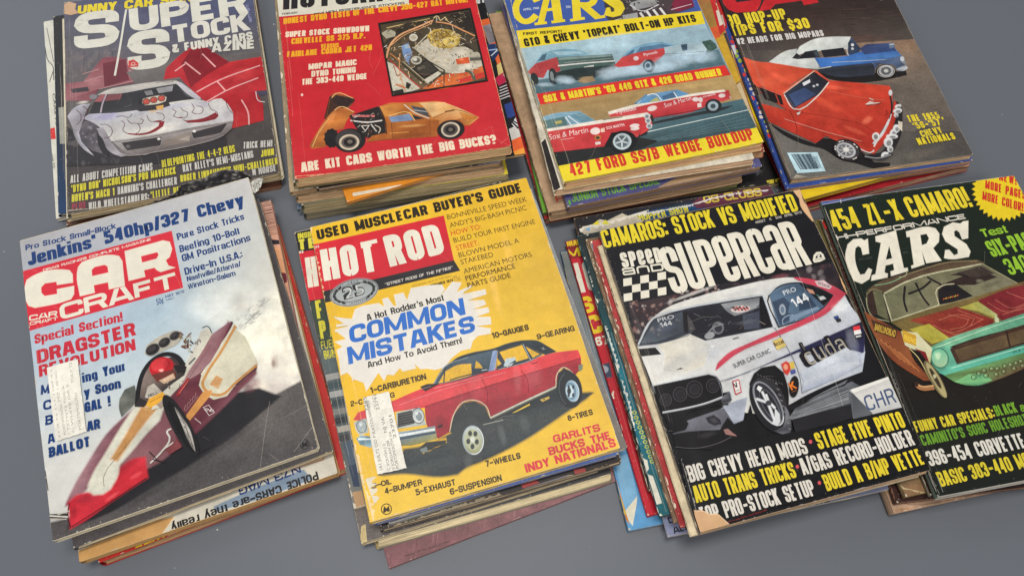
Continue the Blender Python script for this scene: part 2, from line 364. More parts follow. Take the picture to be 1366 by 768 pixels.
class Art:
    def __init__(s, org, yaw, z, w, h, seed=0):
        s.org, s.c, s.s, s.z, s.w, s.h = org, math.cos(yaw), math.sin(yaw), z, w, h
        s.tile = (0, 0, 1.); s.g = []; s.fx = (0, 0, 0, 1); s.r = random.Random(seed); s.feather = 4.; s.warps = []
    def t(s, x, y, k=4.): s.tile = (x, y, k); return s
    def f(s, grain=0, cloud=0): s.fx = (grain, cloud, 0, 1); return s
    def px(s, p): return (s.tile[0] + p[0] / s.tile[2], s.tile[1] + p[1] / s.tile[2])
    def m(s, p):
        q = at(*s.px(p), s.z); x, y = q.x - s.org[0], q.y - s.org[1]
        return (x * s.c + y * s.s, -x * s.s + y * s.c)
    def col(s, c, a=1.): return (*lin(c), a)
    def add(s, polys, fx=None, sub=None):
        # polys: lists of (x, y, rgba) on the sheet, in metres
        out = []; sb = []
        for i, p in enumerate(polys):
            if any(q[0] < .0006 or q[1] < .0006 or q[0] > s.w - .0006 or q[1] > s.h - .0006 for q in p): p = clip(p, s.w, s.h)
            if len(p) >= 3: out.append(p); sb.append(sub[i] if sub else 0)
        if not out: return
        xs = [q[0] for p in out for q in p]; ys = [q[1] for p in out for q in p]
        bb = (min(xs), min(ys), max(xs), max(ys)); lv = 1
        for o in s.g:
            b = o[1]
            if bb[0] < b[2] and bb[2] > b[0] and bb[1] < b[3] and bb[3] > b[1]: lv = max(lv, o[2] + 1)
        s.g.append((out, bb, lv, fx or s.fx, sb))
    # --- filled outline, one colour or one per corner
    def P(s, c, *pts, a=1.):
        many = isinstance(c[0], (tuple, list))
        if len(pts) < 30: pts, cl = smooth(pts, [c[i % len(c)] for i in range(len(pts))] if many else None)
        else: cl = [c[i % len(c)] for i in range(len(pts))] if many else None
        q = [s.m(p) for p in pts]
        cs = [s.col(x, a) for x in cl] if many else [s.col(c, a)] * len(q)
        tri = tessellate_polygon([[Vector((x, y, 0)) for x, y in q]])
        polys = [[(*q[i], cs[i]) for i in t] for t in tri]; sub = [0] * len(polys)
        if s.feather and len(q) > 4 and a == 1.:
            k = s.m((pts[0][0] + 10, pts[0][1])); fw = s.feather * math.hypot(k[0] - q[0][0], k[1] - q[0][1]) / 10
            n = len(q); ar = sum(q[i-1][0]*q[i][1] - q[i][0]*q[i-1][1] for i in range(n)); sg = -1 if ar > 0 else 1; off = []
            for i in range(n):
                a0 = (q[i][0]-q[i-1][0], q[i][1]-q[i-1][1]); b0 = (q[(i+1)%n][0]-q[i][0], q[(i+1)%n][1]-q[i][1])
                la, lb = math.hypot(*a0) or 1e-9, math.hypot(*b0) or 1e-9
                na, nb = (-a0[1]/la, a0[0]/la), (-b0[1]/lb, b0[0]/lb); mx_, my_ = na[0]+nb[0], na[1]+nb[1]; d2 = max(.5, (mx_*mx_+my_*my_) / 2)
                off.append((q[i][0] + sg*mx_/d2*fw, q[i][1] + sg*my_/d2*fw))
            for i in range(n):
                j = (i + 1) % n; polys.append([(*q[i], cs[i]), (*off[i], (*cs[i][:3], 0)), (*off[j], (*cs[j][:3], 0)), (*q[j], cs[j])]); sub.append(1 + i % 22)
        s.add(polys, sub=sub)
    def L(s, c, w, *pts, a=1., bevel=.4):
        # stroke of w zoomed pixels
        if len(pts) < 12:
            cl_ = len(pts) > 3 and pts[0] == pts[-1]
            pts, _ = smooth(pts[:-1] if cl_ else pts, None, cl_, 88)
            if cl_: pts = list(pts) + [pts[0]]
        q = [s.m(p) for p in pts]
        k = s.m((pts[0][0] + 10, pts[0][1])); k = math.hypot(k[0] - q[0][0], k[1] - q[0][1]) / 10
        q = [p for i, p in enumerate(q) if i == 0 or math.hypot(p[0] - q[i-1][0], p[1] - q[i-1][1]) > 1e-6]
        if len(q) < 2: return
        cc = s.col(c, a); pl = thick(q, w * k / 2, bevel); s.add([[(v[0], v[1], cc) for v in p] for p in pl], sub=[i % 23 for i in range(len(pl))])
    def E(s, c, x, y, rx, ry, rot=0, n=20, a=1., c2=None):
        ro = math.radians(rot); pts = []
        for i in range(n):
            t = 2 * math.pi * i / n; u, v = rx * math.cos(t), ry * math.sin(t)
            pts.append((x + u * math.cos(ro) - v * math.sin(ro), y + u * math.sin(ro) + v * math.cos(ro)))
        if c2: s.P([tuple(c[j] + (c2[j] - c[j]) * (.5 + .5 * math.sin(2 * math.pi * i / n)) for j in range(3)) for i in range(n)], *pts, a=a)
        else: s.P(c, *pts, a=a)
    def O(s, c, w, x, y, rx, ry, rot=0, n=22, a=1., t0=0, t1=360):
        ro = math.radians(rot); pts = []
        for i in range(n + 1):
            t = math.radians(t0 + (t1 - t0) * i / n); u, v = rx * math.cos(t), ry * math.sin(t)
            pts.append((x + u * math.cos(ro) - v * math.sin(ro), y + u * math.sin(ro) + v * math.cos(ro)))
        if t1 - t0 == 360: pts[-1] = pts[0]
        s.L(c, w, *pts, a=a, bevel=.2)
    def S(s, c, x, y, rx, ry, rot=0, a=.8, n=16):
        # soft-edged patch (printed halftone fading out)
        ro = math.radians(rot); R = []
        jit = [s.r.uniform(.86, 1.14) for _ in range(n)]
        for k, al in ((0, a), (.4, a * .85), (.72, a * .4), (1, 0)):
            r = []
            for i in range(n):
                t = 2 * math.pi * i / n; u, v = rx * k * jit[i] * math.cos(t), ry * k * jit[i] * math.sin(t)
                r.append((*s.m((x + u * math.cos(ro) - v * math.sin(ro), y + u * math.sin(ro) + v * math.cos(ro))), s.col(c, al)))
            R.append(r)
        polys = [R[1]]
        for a_, b_ in ((R[1], R[2]), (R[2], R[3])):
            polys += [[a_[i], b_[i], b_[(i + 1) % n], a_[(i + 1) % n]] for i in range(n)]
        s.add(polys)
    def grid(s, rows):
        # the cover's own ground colour, blended across the sheet (top row first)
        R, C = len(rows), len(rows[0]); polys = []; K = 3
        def cc(u, v):
            x, y = u * (C - 1), v * (R - 1); i, j = min(int(x), C - 2), min(int(y), R - 2); fx, fy = x - i, y - j
            a, b, c, d = rows[j][i], rows[j][i+1], rows[j+1][i], rows[j+1][i+1]
            return s.col([(a[k]*(1-fx)+b[k]*fx)*(1-fy)+(c[k]*(1-fx)+d[k]*fx)*fy for k in range(3)])
        nx, ny = (C - 1) * K, (R - 1) * K; m = .0006
        for i in range(nx):
            for j in range(ny):
                p = []
                for u, v in ((i, j), (i, j + 1), (i + 1, j + 1), (i + 1, j)):
                    u, v = u / nx, v / ny; p.append((m + u * (s.w - 2 * m), m + (1 - v) * (s.h - 2 * m), cc(u, v)))
                polys.append(p)
        s.add(polys)
    def quad(s, c, a, b, h, up=True): pass
    def place(s, BL, BR, hz):
        # baseline ends and letter height (zoomed px) -> origin, x axis, y axis on the sheet
        o, e = s.m(BL), s.m(BR); d = (e[0] - o[0], e[1] - o[1]); l = math.hypot(*d); n = (-d[1] / l, d[0] / l)
        mid = ((o[0] + e[0]) / 2, (o[1] + e[1]) / 2)
        # zoomed px per metre along n, by finite difference of the projection
        eps = .004; pa, pb = s.inv(mid), s.inv((mid[0] + n[0] * eps, mid[1] + n[1] * eps))
        k = math.hypot(pb[0] - pa[0], pb[1] - pa[1]) / eps * s.tile[2]
        return o, d, (n[0] * hz / k, n[1] * hz / k)
    def inv(s, q):
        x, y = s.org[0] + q[0] * s.c - q[1] * s.s, s.org[1] + q[0] * s.s + q[1] * s.c
        v = Vector((x, y, s.z)) - CAM; zc = v.dot(FWD); return (683 + FPX * v.dot(RT) / zc, 384 - FPX * v.dot(UP) / zc)
    def T(s, c, text, BL, BR, hz, off=.045, slant=0, a=1.):
        if off >= .03: return s.B(c, text, BL, BR, hz, 0,   .145 + off * 1.5, .03, slant, a)
        V, F = font_mesh(text, off); s.letters(c, V, F, BL, BR, hz, slant, a)
    def letters(s, c, V, F, BL, BR, hz, slant, a):
        o, d, n = s.place(BL, BR, hz); cc = s.col(c, a)
        l = math.hypot(*d); hn = math.hypot(*n); u = (d[0] / l * hn * slant, d[1] / l * hn * slant)
        q = [(o[0] + d[0] * x + (n[0] + u[0]) * y, o[1] + d[1] * x + (n[1] + u[1]) * y) for x, y in V]
        s.add([[(*q[i], cc) for i in f] for f in F], sub=[i % 23 for i in range(len(F))])
    def B(s, c, text, BL, BR, hz, asp=.42, stem=.15, gap=.045, slant=0, a=1.):
        o, d, n = s.place(BL, BR, hz); V, F = block_mesh(text, math.hypot(*d) / math.hypot(*n), stem, gap)
        s.letters(c, V, F, BL, BR, hz, slant, a)
    def torn(s, c, depth, *path, inner=1, seed=1, a=1.):
        # ragged strip along a path, 'depth' zoomed px to its left/right with a torn outline
        r = random.Random(seed); A_, B_ = [], []
        for i in range(len(path) - 1):
            a0, b0 = path[i], path[i+1]; L_ = math.hypot(b0[0]-a0[0], b0[1]-a0[1]); n = max(2, int(L_ / 9))
            nx, ny = -(b0[1]-a0[1]) / L_, (b0[0]-a0[0]) / L_
            for k in range(n):
                t = k / n; x, y = a0[0]+(b0[0]-a0[0])*t, a0[1]+(b0[1]-a0[1])*t
                dd = depth * max(.08, r.gauss(.55, .32)) * inner
                A_.append((x, y)); B_.append((x + nx * dd + r.uniform(-2, 2), y + ny * dd + r.uniform(-2, 2)))
        A_.append(path[-1]); B_.append((path[-1][0] + nx * depth * .3 * inner, path[-1][1] + ny * depth * .3 * inner))
        cc = s.col(c, a); A_ = [s.m(p) for p in A_]; B_ = [s.m(p) for p in B_]
        s.add([[(*A_[i], cc), (*A_[i+1], cc), (*B_[i+1], cc), (*B_[i], cc)] for i in range(len(A_) - 1)])
    def wear(s, n=14, seed=5, c=(196, 186, 166), edge=.0014):
        # nicks along the cut edges, scuffs and hairline creases
        r = random.Random(seed); w, h = s.w, s.h; cc = s.col(c)
        for k in range(n * 3):
            sd = r.choice('lrbtlbr'); l = r.uniform(.002, .012) * r.choice((.4, .6, 1, 1.6)); d = r.uniform(.2, 1) * edge
            if sd in 'lr': x, y = (0 if sd == 'l' else w), r.uniform(.002, h - .002 - l); dx = d if sd == 'l' else -d; p = [(x, y), (x + dx * r.random(), y + l * .2), (x + dx, y + l * .55), (x + dx * .4, y + l * .8), (x, y + l)]
            else: x, y = r.uniform(.002, w - .002 - l), (0 if sd == 'b' else h); dy = d if sd == 'b' else -d; p = [(x, y), (x + l * .2, y + dy * r.random()), (x + l * .55, y + dy), (x + l * .8, y + dy * .4), (x + l, y)]
            s.add([[(*q, cc) for q in p]])
        for k in range(n):
            x, y = r.uniform(.01, w - .01), r.uniform(.01, h - .01); t = r.uniform(0, math.pi); l = r.uniform(.004, .03); cu = r.uniform(-.3, .3)
            p = [(x, y), (x + math.cos(t) * l / 2, y + math.sin(t) * l / 2), (x + math.cos(t + cu) * l, y + math.sin(t + cu) * l)]
            ca = s.col(c, r.uniform(.12, .38)); s.add([[(v[0], v[1], ca) for v in q] for q in thick(p, .00013 * r.uniform(.6, 1.5), .2)])
        for k in range(n // 2):
            x, y = r.choice(((.0, .0), (w, 0), (0, h), (w, h))); ca = s.col(c, .75)
            m_ = r.uniform(.001, .0032); p = [(x + (m_ * math.cos(a) * r.uniform(.5, 1.2)), y + m_ * math.sin(a) * r.uniform(.5, 1.2)) for a in [i * math.pi / 4 for i in range(8)]]
            s.add([[(*q, ca) for q in p]])
        # rubbed flecks towards the edges, spine-hinge creases and faint stains
        for k in range(n * 9):
            sd = r.choice('lrbtl'); d = abs(r.gauss(0, .0022)); e = r.uniform(.00012, .0005)
            x, y = (d if sd == 'l' else w - d, r.uniform(0, h)) if sd in 'lr' else (r.uniform(0, w), d if sd == 'b' else h - d)
            ca = s.col(c, r.uniform(.25, .75)); s.add([[(x + e * math.cos(q) * r.uniform(.4, 1.3), y + e * math.sin(q) * r.uniform(.4, 1.6), ca) for q in (0, 1.3, 2.5, 3.8, 5.1)]])
        for k in range(4):
            x = r.uniform(.004, .012); y0 = r.uniform(0, h * .5); l = r.uniform(.2, .5) * h; p = [(x + r.uniform(-.0005, .0005), y0 + l * q / 5) for q in range(6)]
            ca = s.col(c, r.uniform(.12, .3)); s.add([[(v[0], v[1], ca) for v in q] for q in thick(p, r.uniform(.00012, .0003), .2)])
    def noiseblobs(s, cols, n, pts, r0, r1, seed=3, a=.6):
        # out-of-focus blobs inside a quad of four corners
        r = random.Random(seed)
        for k in range(n):
            u, v = r.random(), r.random(); p = [(pts[0][j]*(1-u)+pts[1][j]*u)*(1-v)+(pts[3][j]*(1-u)+pts[2][j]*u)*v for j in (0, 1)]
            q = r.uniform(r0, r1); s.S(r.choice(cols), p[0], p[1], q, q * r.uniform(.6, 1.5), r.uniform(0, 90), a=a * r.uniform(.6, 1), n=9)
    def lift(s, x, y):
        z = 0
        for nx, ny, kn in s.warps:
            t = nx * x + ny * y
            for (t0, z0), (t1, z1) in zip(kn[:-1], kn[1:]):
                if t <= t1 or (t1, z1) == kn[-1]:
                    z += z0 if t <= t0 else z0 + (z1 - z0) * (t - t0) / (t1 - t0); break
        return z
    def cut(s, p):
        ps = [p]
        for nx, ny, kn in s.warps:
            for t0, _ in kn:
                nxt = []
                for q in ps:
                    d = [nx * v[0] + ny * v[1] - t0 for v in q]
                    if min(d) >= -1e-9 or max(d) <= 1e-9: nxt.append(q); continue
                    for sg in (1, -1):
                        out = []
                        for i in range(len(q)):
                            da, db = d[i-1] * sg, d[i] * sg
                            if (da > 0) != (db > 0):
                                u = da / (da - db); out.append((q[i-1][0]+(q[i][0]-q[i-1][0])*u, q[i-1][1]+(q[i][1]-q[i-1][1])*u, tuple(q[i-1][2][k]+(q[i][2][k]-q[i-1][2][k])*u for k in range(4))))
                            if db > 0: out.append(q[i])
                        if len(out) > 2: nxt.append(out)
                ps = nxt
        return ps
    def emit(s, V, F, C, X, zt):
        for out, bb, lv, fx, sb in s.g:
            for p, k in zip(out, sb):
                z = zt + lv * 3e-5 + k * 1e-6
                ar = sum(p[i-1][0]*p[i][1] - p[i][0]*p[i-1][1] for i in range(len(p)))
                if abs(ar) < 1e-13: continue
                if ar < 0: p = p[::-1]
                for pc in (s.cut(p) if s.warps else (p,)):
                    n0 = len(V)
                    if s.warps and len(pc) > 3: F += [[n0, n0 + i_, n0 + i_ + 1] for i_ in range(1, len(pc) - 1)]
                    else: F.append(list(range(n0, n0 + len(pc))))
                    for q in pc: V.append((q[0], q[1], z + (s.lift(q[0], q[1]) if s.warps else 0))); C.append(q[2]); X.append(fx)

# ------------------------------------------------------------------ one magazine
def solve(a1, p1, a2, p2, z, w, h):
    # pose of a sheet on the plane z from two of its corners seen in the picture
    K = {'BL': (0, 0), 'BR': (w, 0), 'TL': (0, h), 'TR': (w, h)}
    A, B = at(*p1, z), at(*p2, z); ka, kb = K[a1], K[a2]
    yaw = math.atan2(B.y - A.y, B.x - A.x) - math.atan2(kb[1] - ka[1], kb[0] - ka[0])
    c, s = math.cos(yaw), math.sin(yaw)
    return (A.x - ka[0] * c + ka[1] * s, A.y - ka[0] * s - ka[1] * c), yaw
MAGS = []
def magazine(label, org, yaw, z0, t, w, h, cover, page, spine, art=None, torn_spine=None, seed=0, inset=.0006, back=None, over=None, corner=.002, warps=(), fan=0.):
    # cover: wrap-round sheet with the printed shapes; pages: loops of slightly shifted leaves
    root = bpy.data.objects.new('magazine', None); COL.objects.link(root)
    root.empty_display_size = .02
    root.location = (org[0], org[1], z0); root.rotation_euler = (0, 0, yaw)
    root['label'] = label; root['category'] = 'magazine'; root['group'] = 'old car magazines in stacks'
    r = random.Random(seed * 7 + 1)
    art_top = .0009 if over is None else over
    zt = t - .0004
    A = Art(org, yaw, z0 + zt, w, h, seed); A.warps = list(warps)
    # --- pages
    V, F, C = [], [], []
    pc = lin(page); n = max(4, int(t / .0006)); zb = .00035; zp = zt - .00025
    def loop(z, k, jx, jy):
        x0, x1, y0, y1 = .0016 * (1 - k) + .0022, w - inset - .0004 + jx, inset + jy, h - inset
        q = .0016; b_ = []
        for k_ in range(15): u = k_ / 14; b_.append((x0 + (x1 - q - x0) * u, y0 + wob[k_]))
        for k_ in range(17): u = k_ / 16; b_.append((x1 + wob[k_ + 15], y0 + q + (y1 - q - y0 - q) * u))
        b_ += [(x1 - q, y1), (x0, y1)]
        f = z / zp
        return [(x, y - fan * (1 - f) * (1 - y / h), z + A.lift(x, y) * f) for x, y in b_]     # lower leaves stand further out
    loops = []
    for i in range(n + 1):
        k = i / n; z = zb + (zp - zb) * k
        jx, jy = r.uniform(-.0007, .0004), r.uniform(-.0003 - fan * .06, .0006 + fan * .06)
        sh = r.uniform(.72, 1.12); wob = [r.gauss(0, .00016) for _ in range(40)]
        for zz in (z, z + (zp - zb) / n * .8) if i < n else (z,):
            loops.append(len(V)); L_ = loop(zz, abs(2 * k - 1), jx, jy); V += L_; C += [(pc[0] * sh, pc[1] * sh, pc[2] * sh, 1)] * len(L_)
    m_ = 34
    for a, b in zip(loops[:-1], loops[1:]):
        for j in range(m_): F.append([a + j, a + (j + 1) % m_, b + (j + 1) % m_, b + j])
    F.append(list(range(loops[0], loops[0] + m_))[::-1])
    mesh_obj('page_block', V, F, C, None, M_PAGE, root)
    # --- cover: front sheet, rolled spine and back sheet in one cross-section
    V, F, C, X = [], [], [], []
    sc_, cc, bc = lin(spine), lin(cover), lin(back or cover)
    prof = [(w - corner * 0, zt, cc), (w * .5, zt, cc), (.0022, zt, cc)]
    for i in range(1, 7):
        a = math.pi * i / 7; prof.append((.0022 - .0022 * math.sin(a), zt / 2 + zt / 2 * math.cos(a), sc_))
    prof += [(.0022, .00012, bc), (w * .5, .00012, bc), (w, .00012, bc)]
    nv = 24
    prof_b = prof[2:]                       # spine and back; the front sheet is laid separately so that it can curl
    for j in range(nv + 1):
        y = h * j / nv
        for i, (x, z, c) in enumerate(prof_b):
            q = 0
            if i == len(prof_b) - 1:
                q = r.uniform(0, .00022)
                if j in (0, nv): q = corner
                elif j in (1, nv - 1): q = 0
            yy = corner * 1.2 if j == 1 else h - corner * 1.2 if j == nv - 1 else y
            rag = r.uniform(-.0002, .00025) if torn_spine and 0 < i < 7 else 0
            V.append((x - q + rag, yy - fan * (1 - z / zt) * (1 - yy / h), z + A.lift(x, yy) * z / zt)); C.append((*c, 1)); X.append((.05, .35 if torn_spine else .1, 0, 1))
    np_ = len(prof_b)
    for j in range(nv):
        for i in range(np_ - 1):
            F.append([j * np_ + i, (j + 1) * np_ + i, (j + 1) * np_ + i + 1, j * np_ + i + 1])
    fc = (*cc, 1)
    # (a core of cells and a thin worn rim)
    m_ = .0004; xs_ = [.0022 + (w - m_ - .0022) * k_ / 8 for k_ in range(9)]; ys_ = [m_ + (h - 2 * m_) * k_ / 10 for k_ in range(11)]
    cells = []
    for a_ in range(8):
        for b_ in range(10):
            q_ = [(xs_[a_], ys_[b_]), (xs_[a_+1], ys_[b_]), (xs_[a_+1], ys_[b_+1]), (xs_[a_], ys_[b_+1])]
            for k_, (cx, cy) in enumerate(((0, 0), (w, 0), (w, h), (0, h))):      # clipped corners
                if k_ in (1, 2) and math.hypot(q_[k_][0] - cx, q_[k_][1] - cy) < .002:
                    p0 = q_[k_]; e = corner * .6; sy = 1 if k_ == 1 else -1
                    two = [(p0[0] - e, p0[1]), (p0[0], p0[1] + sy * e)]; q_[k_:k_+1] = two if k_ == 1 else two[::-1]; break
            cells.append(q_)
    for k_ in range(20):
        y0_, y1_ = ys_[0] + (ys_[-1] - ys_[0]) * k_ / 20, ys_[0] + (ys_[-1] - ys_[0]) * (k_ + 1) / 20
        if 0 < k_ < 19: cells.append([(w - m_, y0_), (w - r.uniform(0, .0003), y0_), (w - r.uniform(0, .0003), y1_), (w - m_, y1_)])
        x0_, x1_ = .0022 + (w - .004) * k_ / 20, .0022 + (w - .004) * (k_ + 1) / 20
        if k_ < 19: cells.append([(x0_, r.uniform(0, .0002)), (x1_, r.uniform(0, .0002)), (x1_, m_), (x0_, m_)]); cells.append([(x0_, h - m_), (x1_, h - m_), (x1_, h - r.uniform(0, .0002)), (x0_, h - r.uniform(0, .0002))])
    for q_ in cells:
        for pc_ in A.cut([(*v_, fc) for v_ in q_]):
            n0 = len(V)
            for v_ in pc_: V.append((v_[0], v_[1], zt + A.lift(v_[0], v_[1]))); C.append(fc); X.append((.05, .1, 0, 1))
            for k_ in range(1, len(pc_) - 1): F.append([n0, n0 + k_, n0 + k_ + 1])
    if torn_spine:      # ragged scraps of the paper core showing along the spine fold
        tc = (*lin(torn_spine), 1)
        for k in range(46):
            y = r.uniform(.002, h - .012); l = r.uniform(.003, .014); a0 = r.uniform(.5, 2.4)
            for (y0, y1) in ((y, y + l),):
                ps = []
                for kk, (yy, aa) in enumerate(((y0, a0), (y0 + l * .3, a0 - r.uniform(.05, .3)), (y1, a0), (y1 - l * .4, a0 + r.uniform(.1, .5)))):
                    rr = 1.02 + .0015 * k; ps.append((.0022 - .0022 * rr * math.sin(aa) - .00012, yy, zt / 2 + zt / 2 * rr * math.cos(aa)))
                F.append(list(range(len(V), len(V) + 4))); V += ps; C += [tc] * 4; X += [(.1, .5, 0, 1)] * 4
    if art: art(A); A.emit(V, F, C, X, zt)
    cov = mesh_obj('cover', V, F, C, X, M_PRINT, root)
    MAGS.append((root, cov, A, zt))
    return root, cov, A, zt
# ------------------------------------------------------------------ the eight top covers (traced outlines, tile by tile)
NAVY = (26, 58, 112); CREAM = (222, 216, 198); YEL = (218, 196, 48)
def art_dragster(A):
    A.f(.03, .06)
    A.grid([[(166,164,166),(177,176,178),(190,187,184)], [(166,174,184),(176,184,192),(192,194,190)], [(170,186,200),(168,188,200),(206,203,192)],
            [(196,204,208),(190,203,208),(203,200,190)], [(206,205,198),(204,203,198),(200,195,188)], [(200,199,193),(202,200,196),(198,194,188)]])
    # smoke
    A.f(.04, .12).t(140, 380)
    for x, y, rx, ry, c in ((720,80,330,120,(205,204,196)),(880,330,260,200,(214,211,198)),(930,450,150,130,(212,206,195)),(560,120,160,90,(198,200,198)),(980,180,150,220,(216,213,200)),(860,560,200,60,(190,180,172)),(800,260,160,120,(222,218,202)),(1000,60,110,110,(208,206,194)),(640,180,130,70,(208,208,200))):
        A.S(c, x, y, rx, ry, 0, .75)
    for k in range(46):
        x, y = A.r.uniform(560,1040), A.r.uniform(20,540)
        if y > 60 + (x - 560) * -.1 and (x > 820 or y < 170): A.S(A.r.choice(((226,222,210),(196,192,182),(214,208,196),(180,176,170),(222,216,200),(188,180,172))),x,y,A.r.uniform(20,70),A.r.uniform(14,46),A.r.uniform(-60,60),A.r.uniform(.25,.6))
    A.S((222,219,206),860,330,110,90,0,.8); A.S((150,135,125),905,410,28,50,0,.7); A.S((110,80,75),900,420,12,26,0,.7)
    A.S((172,170,166),940,230,40,22,-20,.5); A.S((168,166,162),760,60,60,24,10,.4); A.S((176,172,165),960,330,22,60,0,.4)
    # ground and the black shadow under the car
    A.f(.42, .22).t(0, 0, 1)
    A.P([(82,78,77),(80,76,76),(72,70,70),(84,80,79),(98,92,89),(88,84,82),(74,71,71)], (66,698),(99,690),(180,628),(262,582),(330,548),(402,509),(430,600),(60,726))
    A.f(.1, .1)
    A.P((31,30,34), (93,703),(150,680),(200,650),(262,613),(312,579),(352,546),(372,529),(345,519),(310,526),(260,572),(200,612),(150,650),(95,690))
    A.S((48,46,48),200,655,60,10,-33,.5); A.S((44,42,45),300,590,70,9,-35,.45)
    # body
    A.f(.12, .2).t(0, 0, 1)
    A.P([(118,62,76),(140,98,106),(150,112,118),(128,86,94),(120,74,82),(110,58,70),(112,52,62)], (89,673),(95,660),(120,615),(143,580),(181,544),(197,548),(160,590),(140,608),(122,643),(102,664))
    A.P([(150,110,112),(142,100,104),(120,78,84),(118,74,80),(128,84,88)], (152,640),(160,622),(195,578),(222,537),(252,500),(262,482),(250,505),(232,540),(244,590),(200,622),(180,628))
    A.P([(96,44,56),(100,48,58),(112,62,72),(120,70,80),(88,38,50),(88,38,50),(104,50,58),(92,44,54)], (227,541),(237,517),(250,503),(305,431),(311,436),(268,510),(275,526),(292,530),(330,503),(343,487),(341,498),(297,542),(257,580),(240,593))
    A.P([(170,30,42),(196,40,54),(205,46,60),(198,44,56),(188,38,50),(176,36,48),(196,44,58),(206,50,62),(196,40,52),(180,32,44)],
        (93,671),(102,662),(122,657),(140,657),(150,644),(160,626),(180,613),(193,611),(196,636),(170,653),(145,670),(115,691),(96,702))
    A.S((140,40,55),118,664,26,8,-15,.5); A.S((226,90,96),182,634,12,4,-30,.6); A.S((130,30,42),170,620,22,7,-30,.5)
    A.S((228,104,108),150,662,14,3,-35,.5); A.S((120,26,38),99,684,5,14,5,.5); A.S((178,140,144),108,645,10,24,28,.35)
    A.L((60,20,28),1.2,(93,671),(91,690),(95,703)); A.L((40,20,26),1,(96,702),(145,671),(196,637))
    # rear wing panel
    A.t(20, 400)
    A.P((198,194,170),(1165,150),(1230,200),(1295,335),(1220,400),(1130,512),(1062,530),(1015,500),(985,455),(1000,400),(1090,250))
    A.P((204,199,176),(1205,190),(1290,335),(1215,395),(1150,480),(1100,495),(1045,470),(1030,430),(1050,380))
    A.L((191,136,78),14,(1180,140),(1100,280),(1022,400),(1003,450),(1030,492),(1100,506),(1180,440),(1292,348))
    A.L((64,36,50),16,(1160,118),(1090,225),(985,392)); A.L((205,200,180),9,(1172,128),(1098,255),(996,400))
    A.L((66,40,52),8,(1180,455),(1230,412),(1290,362))
    A.P((200,140,76),(912,622),(1008,490),(1052,482),(1040,512),(935,640))
    A.P((203,158,108),(1040,450),(1075,402),(1112,422),(1085,475))
    for k in range(4): A.L((180,120,70),3,(1048+9*k,456-4*k+4*k),(1080+8*k,408+5*k))
    A.P((96,44,56),(1002,572),(1035,556),(1070,600),(1040,622)); A.L((205,196,190),3,(1006,573),(1034,560),(1066,600),(1038,617),(1006,573)); A.T((205,196,190),"ENID",(1014,590),(1058,598),14,.03)
    for k in range(5): A.L((170,130,130),2.5,(905+14*k,588-16*k),(912+14*k,560-16*k)); A.L((170,130,130),2.5,(912+14*k,592-16*k),(925+14*k,576-16*k))
    for k in range(4): A.L((196,180,176),3,(960+9*k,628+7*k),(968+9*k,640+7*k))
    # tall side panel beside the cockpit
    A.P([(186,182,170),(196,192,176),(204,200,182),(204,200,182)],(995,170),(1030,150),(1054,186),(1012,262),(905,432),(820,525),(785,505),(870,420),(940,290))
    A.P([(152,118,120),(140,96,102),(110,60,70)],(1054,186),(1120,140),(1160,118),(990,390),(930,430),(880,500),(905,432),(1012,262))
    A.L((50,40,42),4,(1000,150),(1030,142),(1052,178)); A.L((90,90,92),10,(930,345),(965,310)); A.T((110,105,105),"99",(975,248),(1002,222),24,.02); A.L((110,84,84),3,(930,420),(1050,240))
    # white nose stripe with its orange flame
    A.t(0,0,1)
    A.P([(212,210,192)]*8+[(205,203,188)]*8,(121,654),(120,647),(127,631),(142,606),(160,576),(181,544),(195,546),(221,535),(212,560),(195,577),(176,600),(158,620),(157,632),(147,651),(138,657),(127,658))
    A.P((186,136,82),(191,543),(205,548),(180,580),(157,613),(151,611),(170,580)); A.P((190,145,90),(190,545),(214,541),(204,552)); A.t(40,576)
    A.L((120,95,75),2.5,(400,292),(395,250),(412,205),(470,130),(560,20))
    # far rear tyre, cockpit
    A.t(20, 400)
    A.P([(92,95,88),(82,86,80),(120,120,112)],(640,458),(590,480),(562,530),(560,580),(572,622),(605,590),(655,540))
    A.P((170,163,148),(697,290),(706,246),(760,205),(850,165),(886,170),(892,205),(870,232),(800,268),(730,302))
    for x, y, rx in ((738,266,40),(800,229,34),(856,193,30)):
        A.E((34,32,34),x,y,rx,rx*.68,-32); A.O((120,116,110),3,x,y,rx,rx*.68,-32); A.E((58,54,54),x-6,y-4,rx*.6,rx*.3,-32)
    for i in range(22):
        x, y = A.r.uniform(880,945), A.r.uniform(175,280); A.L(A.r.choice(((60,52,48),(180,165,130),(120,95,60),(205,200,190),(90,40,40))),A.r.uniform(4,9),(x,y),(x+A.r.uniform(-26,26),y+A.r.uniform(-26,26)))
    A.P([(90,76,72),(140,124,114),(110,96,90),(52,44,44),(40,34,36),(44,38,40),(60,50,50),(90,76,72)],(650,568),(668,450),(735,330),(850,305),(918,360),(905,402),(800,480),(720,560))
    for i in range(16):
        x, y = A.r.uniform(670,900), A.r.uniform(330,470); A.L(A.r.choice(((130,112,96),(96,80,72),(36,30,32),(150,140,128),(120,50,50))),A.r.uniform(3,7),(x,y),(x+A.r.uniform(-24,24),y+A.r.uniform(-24,24)))
    A.L((30,29,32),24,(655,562),(664,470),(690,385),(740,322),(812,290),(868,305),(905,352),bevel=.3)
    A.E((182,32,40),785,360,64,50,-20); A.E((206,56,60),775,348,44,30,-20); A.S((245,190,180),785,378,16,11,0,.9); A.S((110,16,24),815,345,24,34,20,.5)
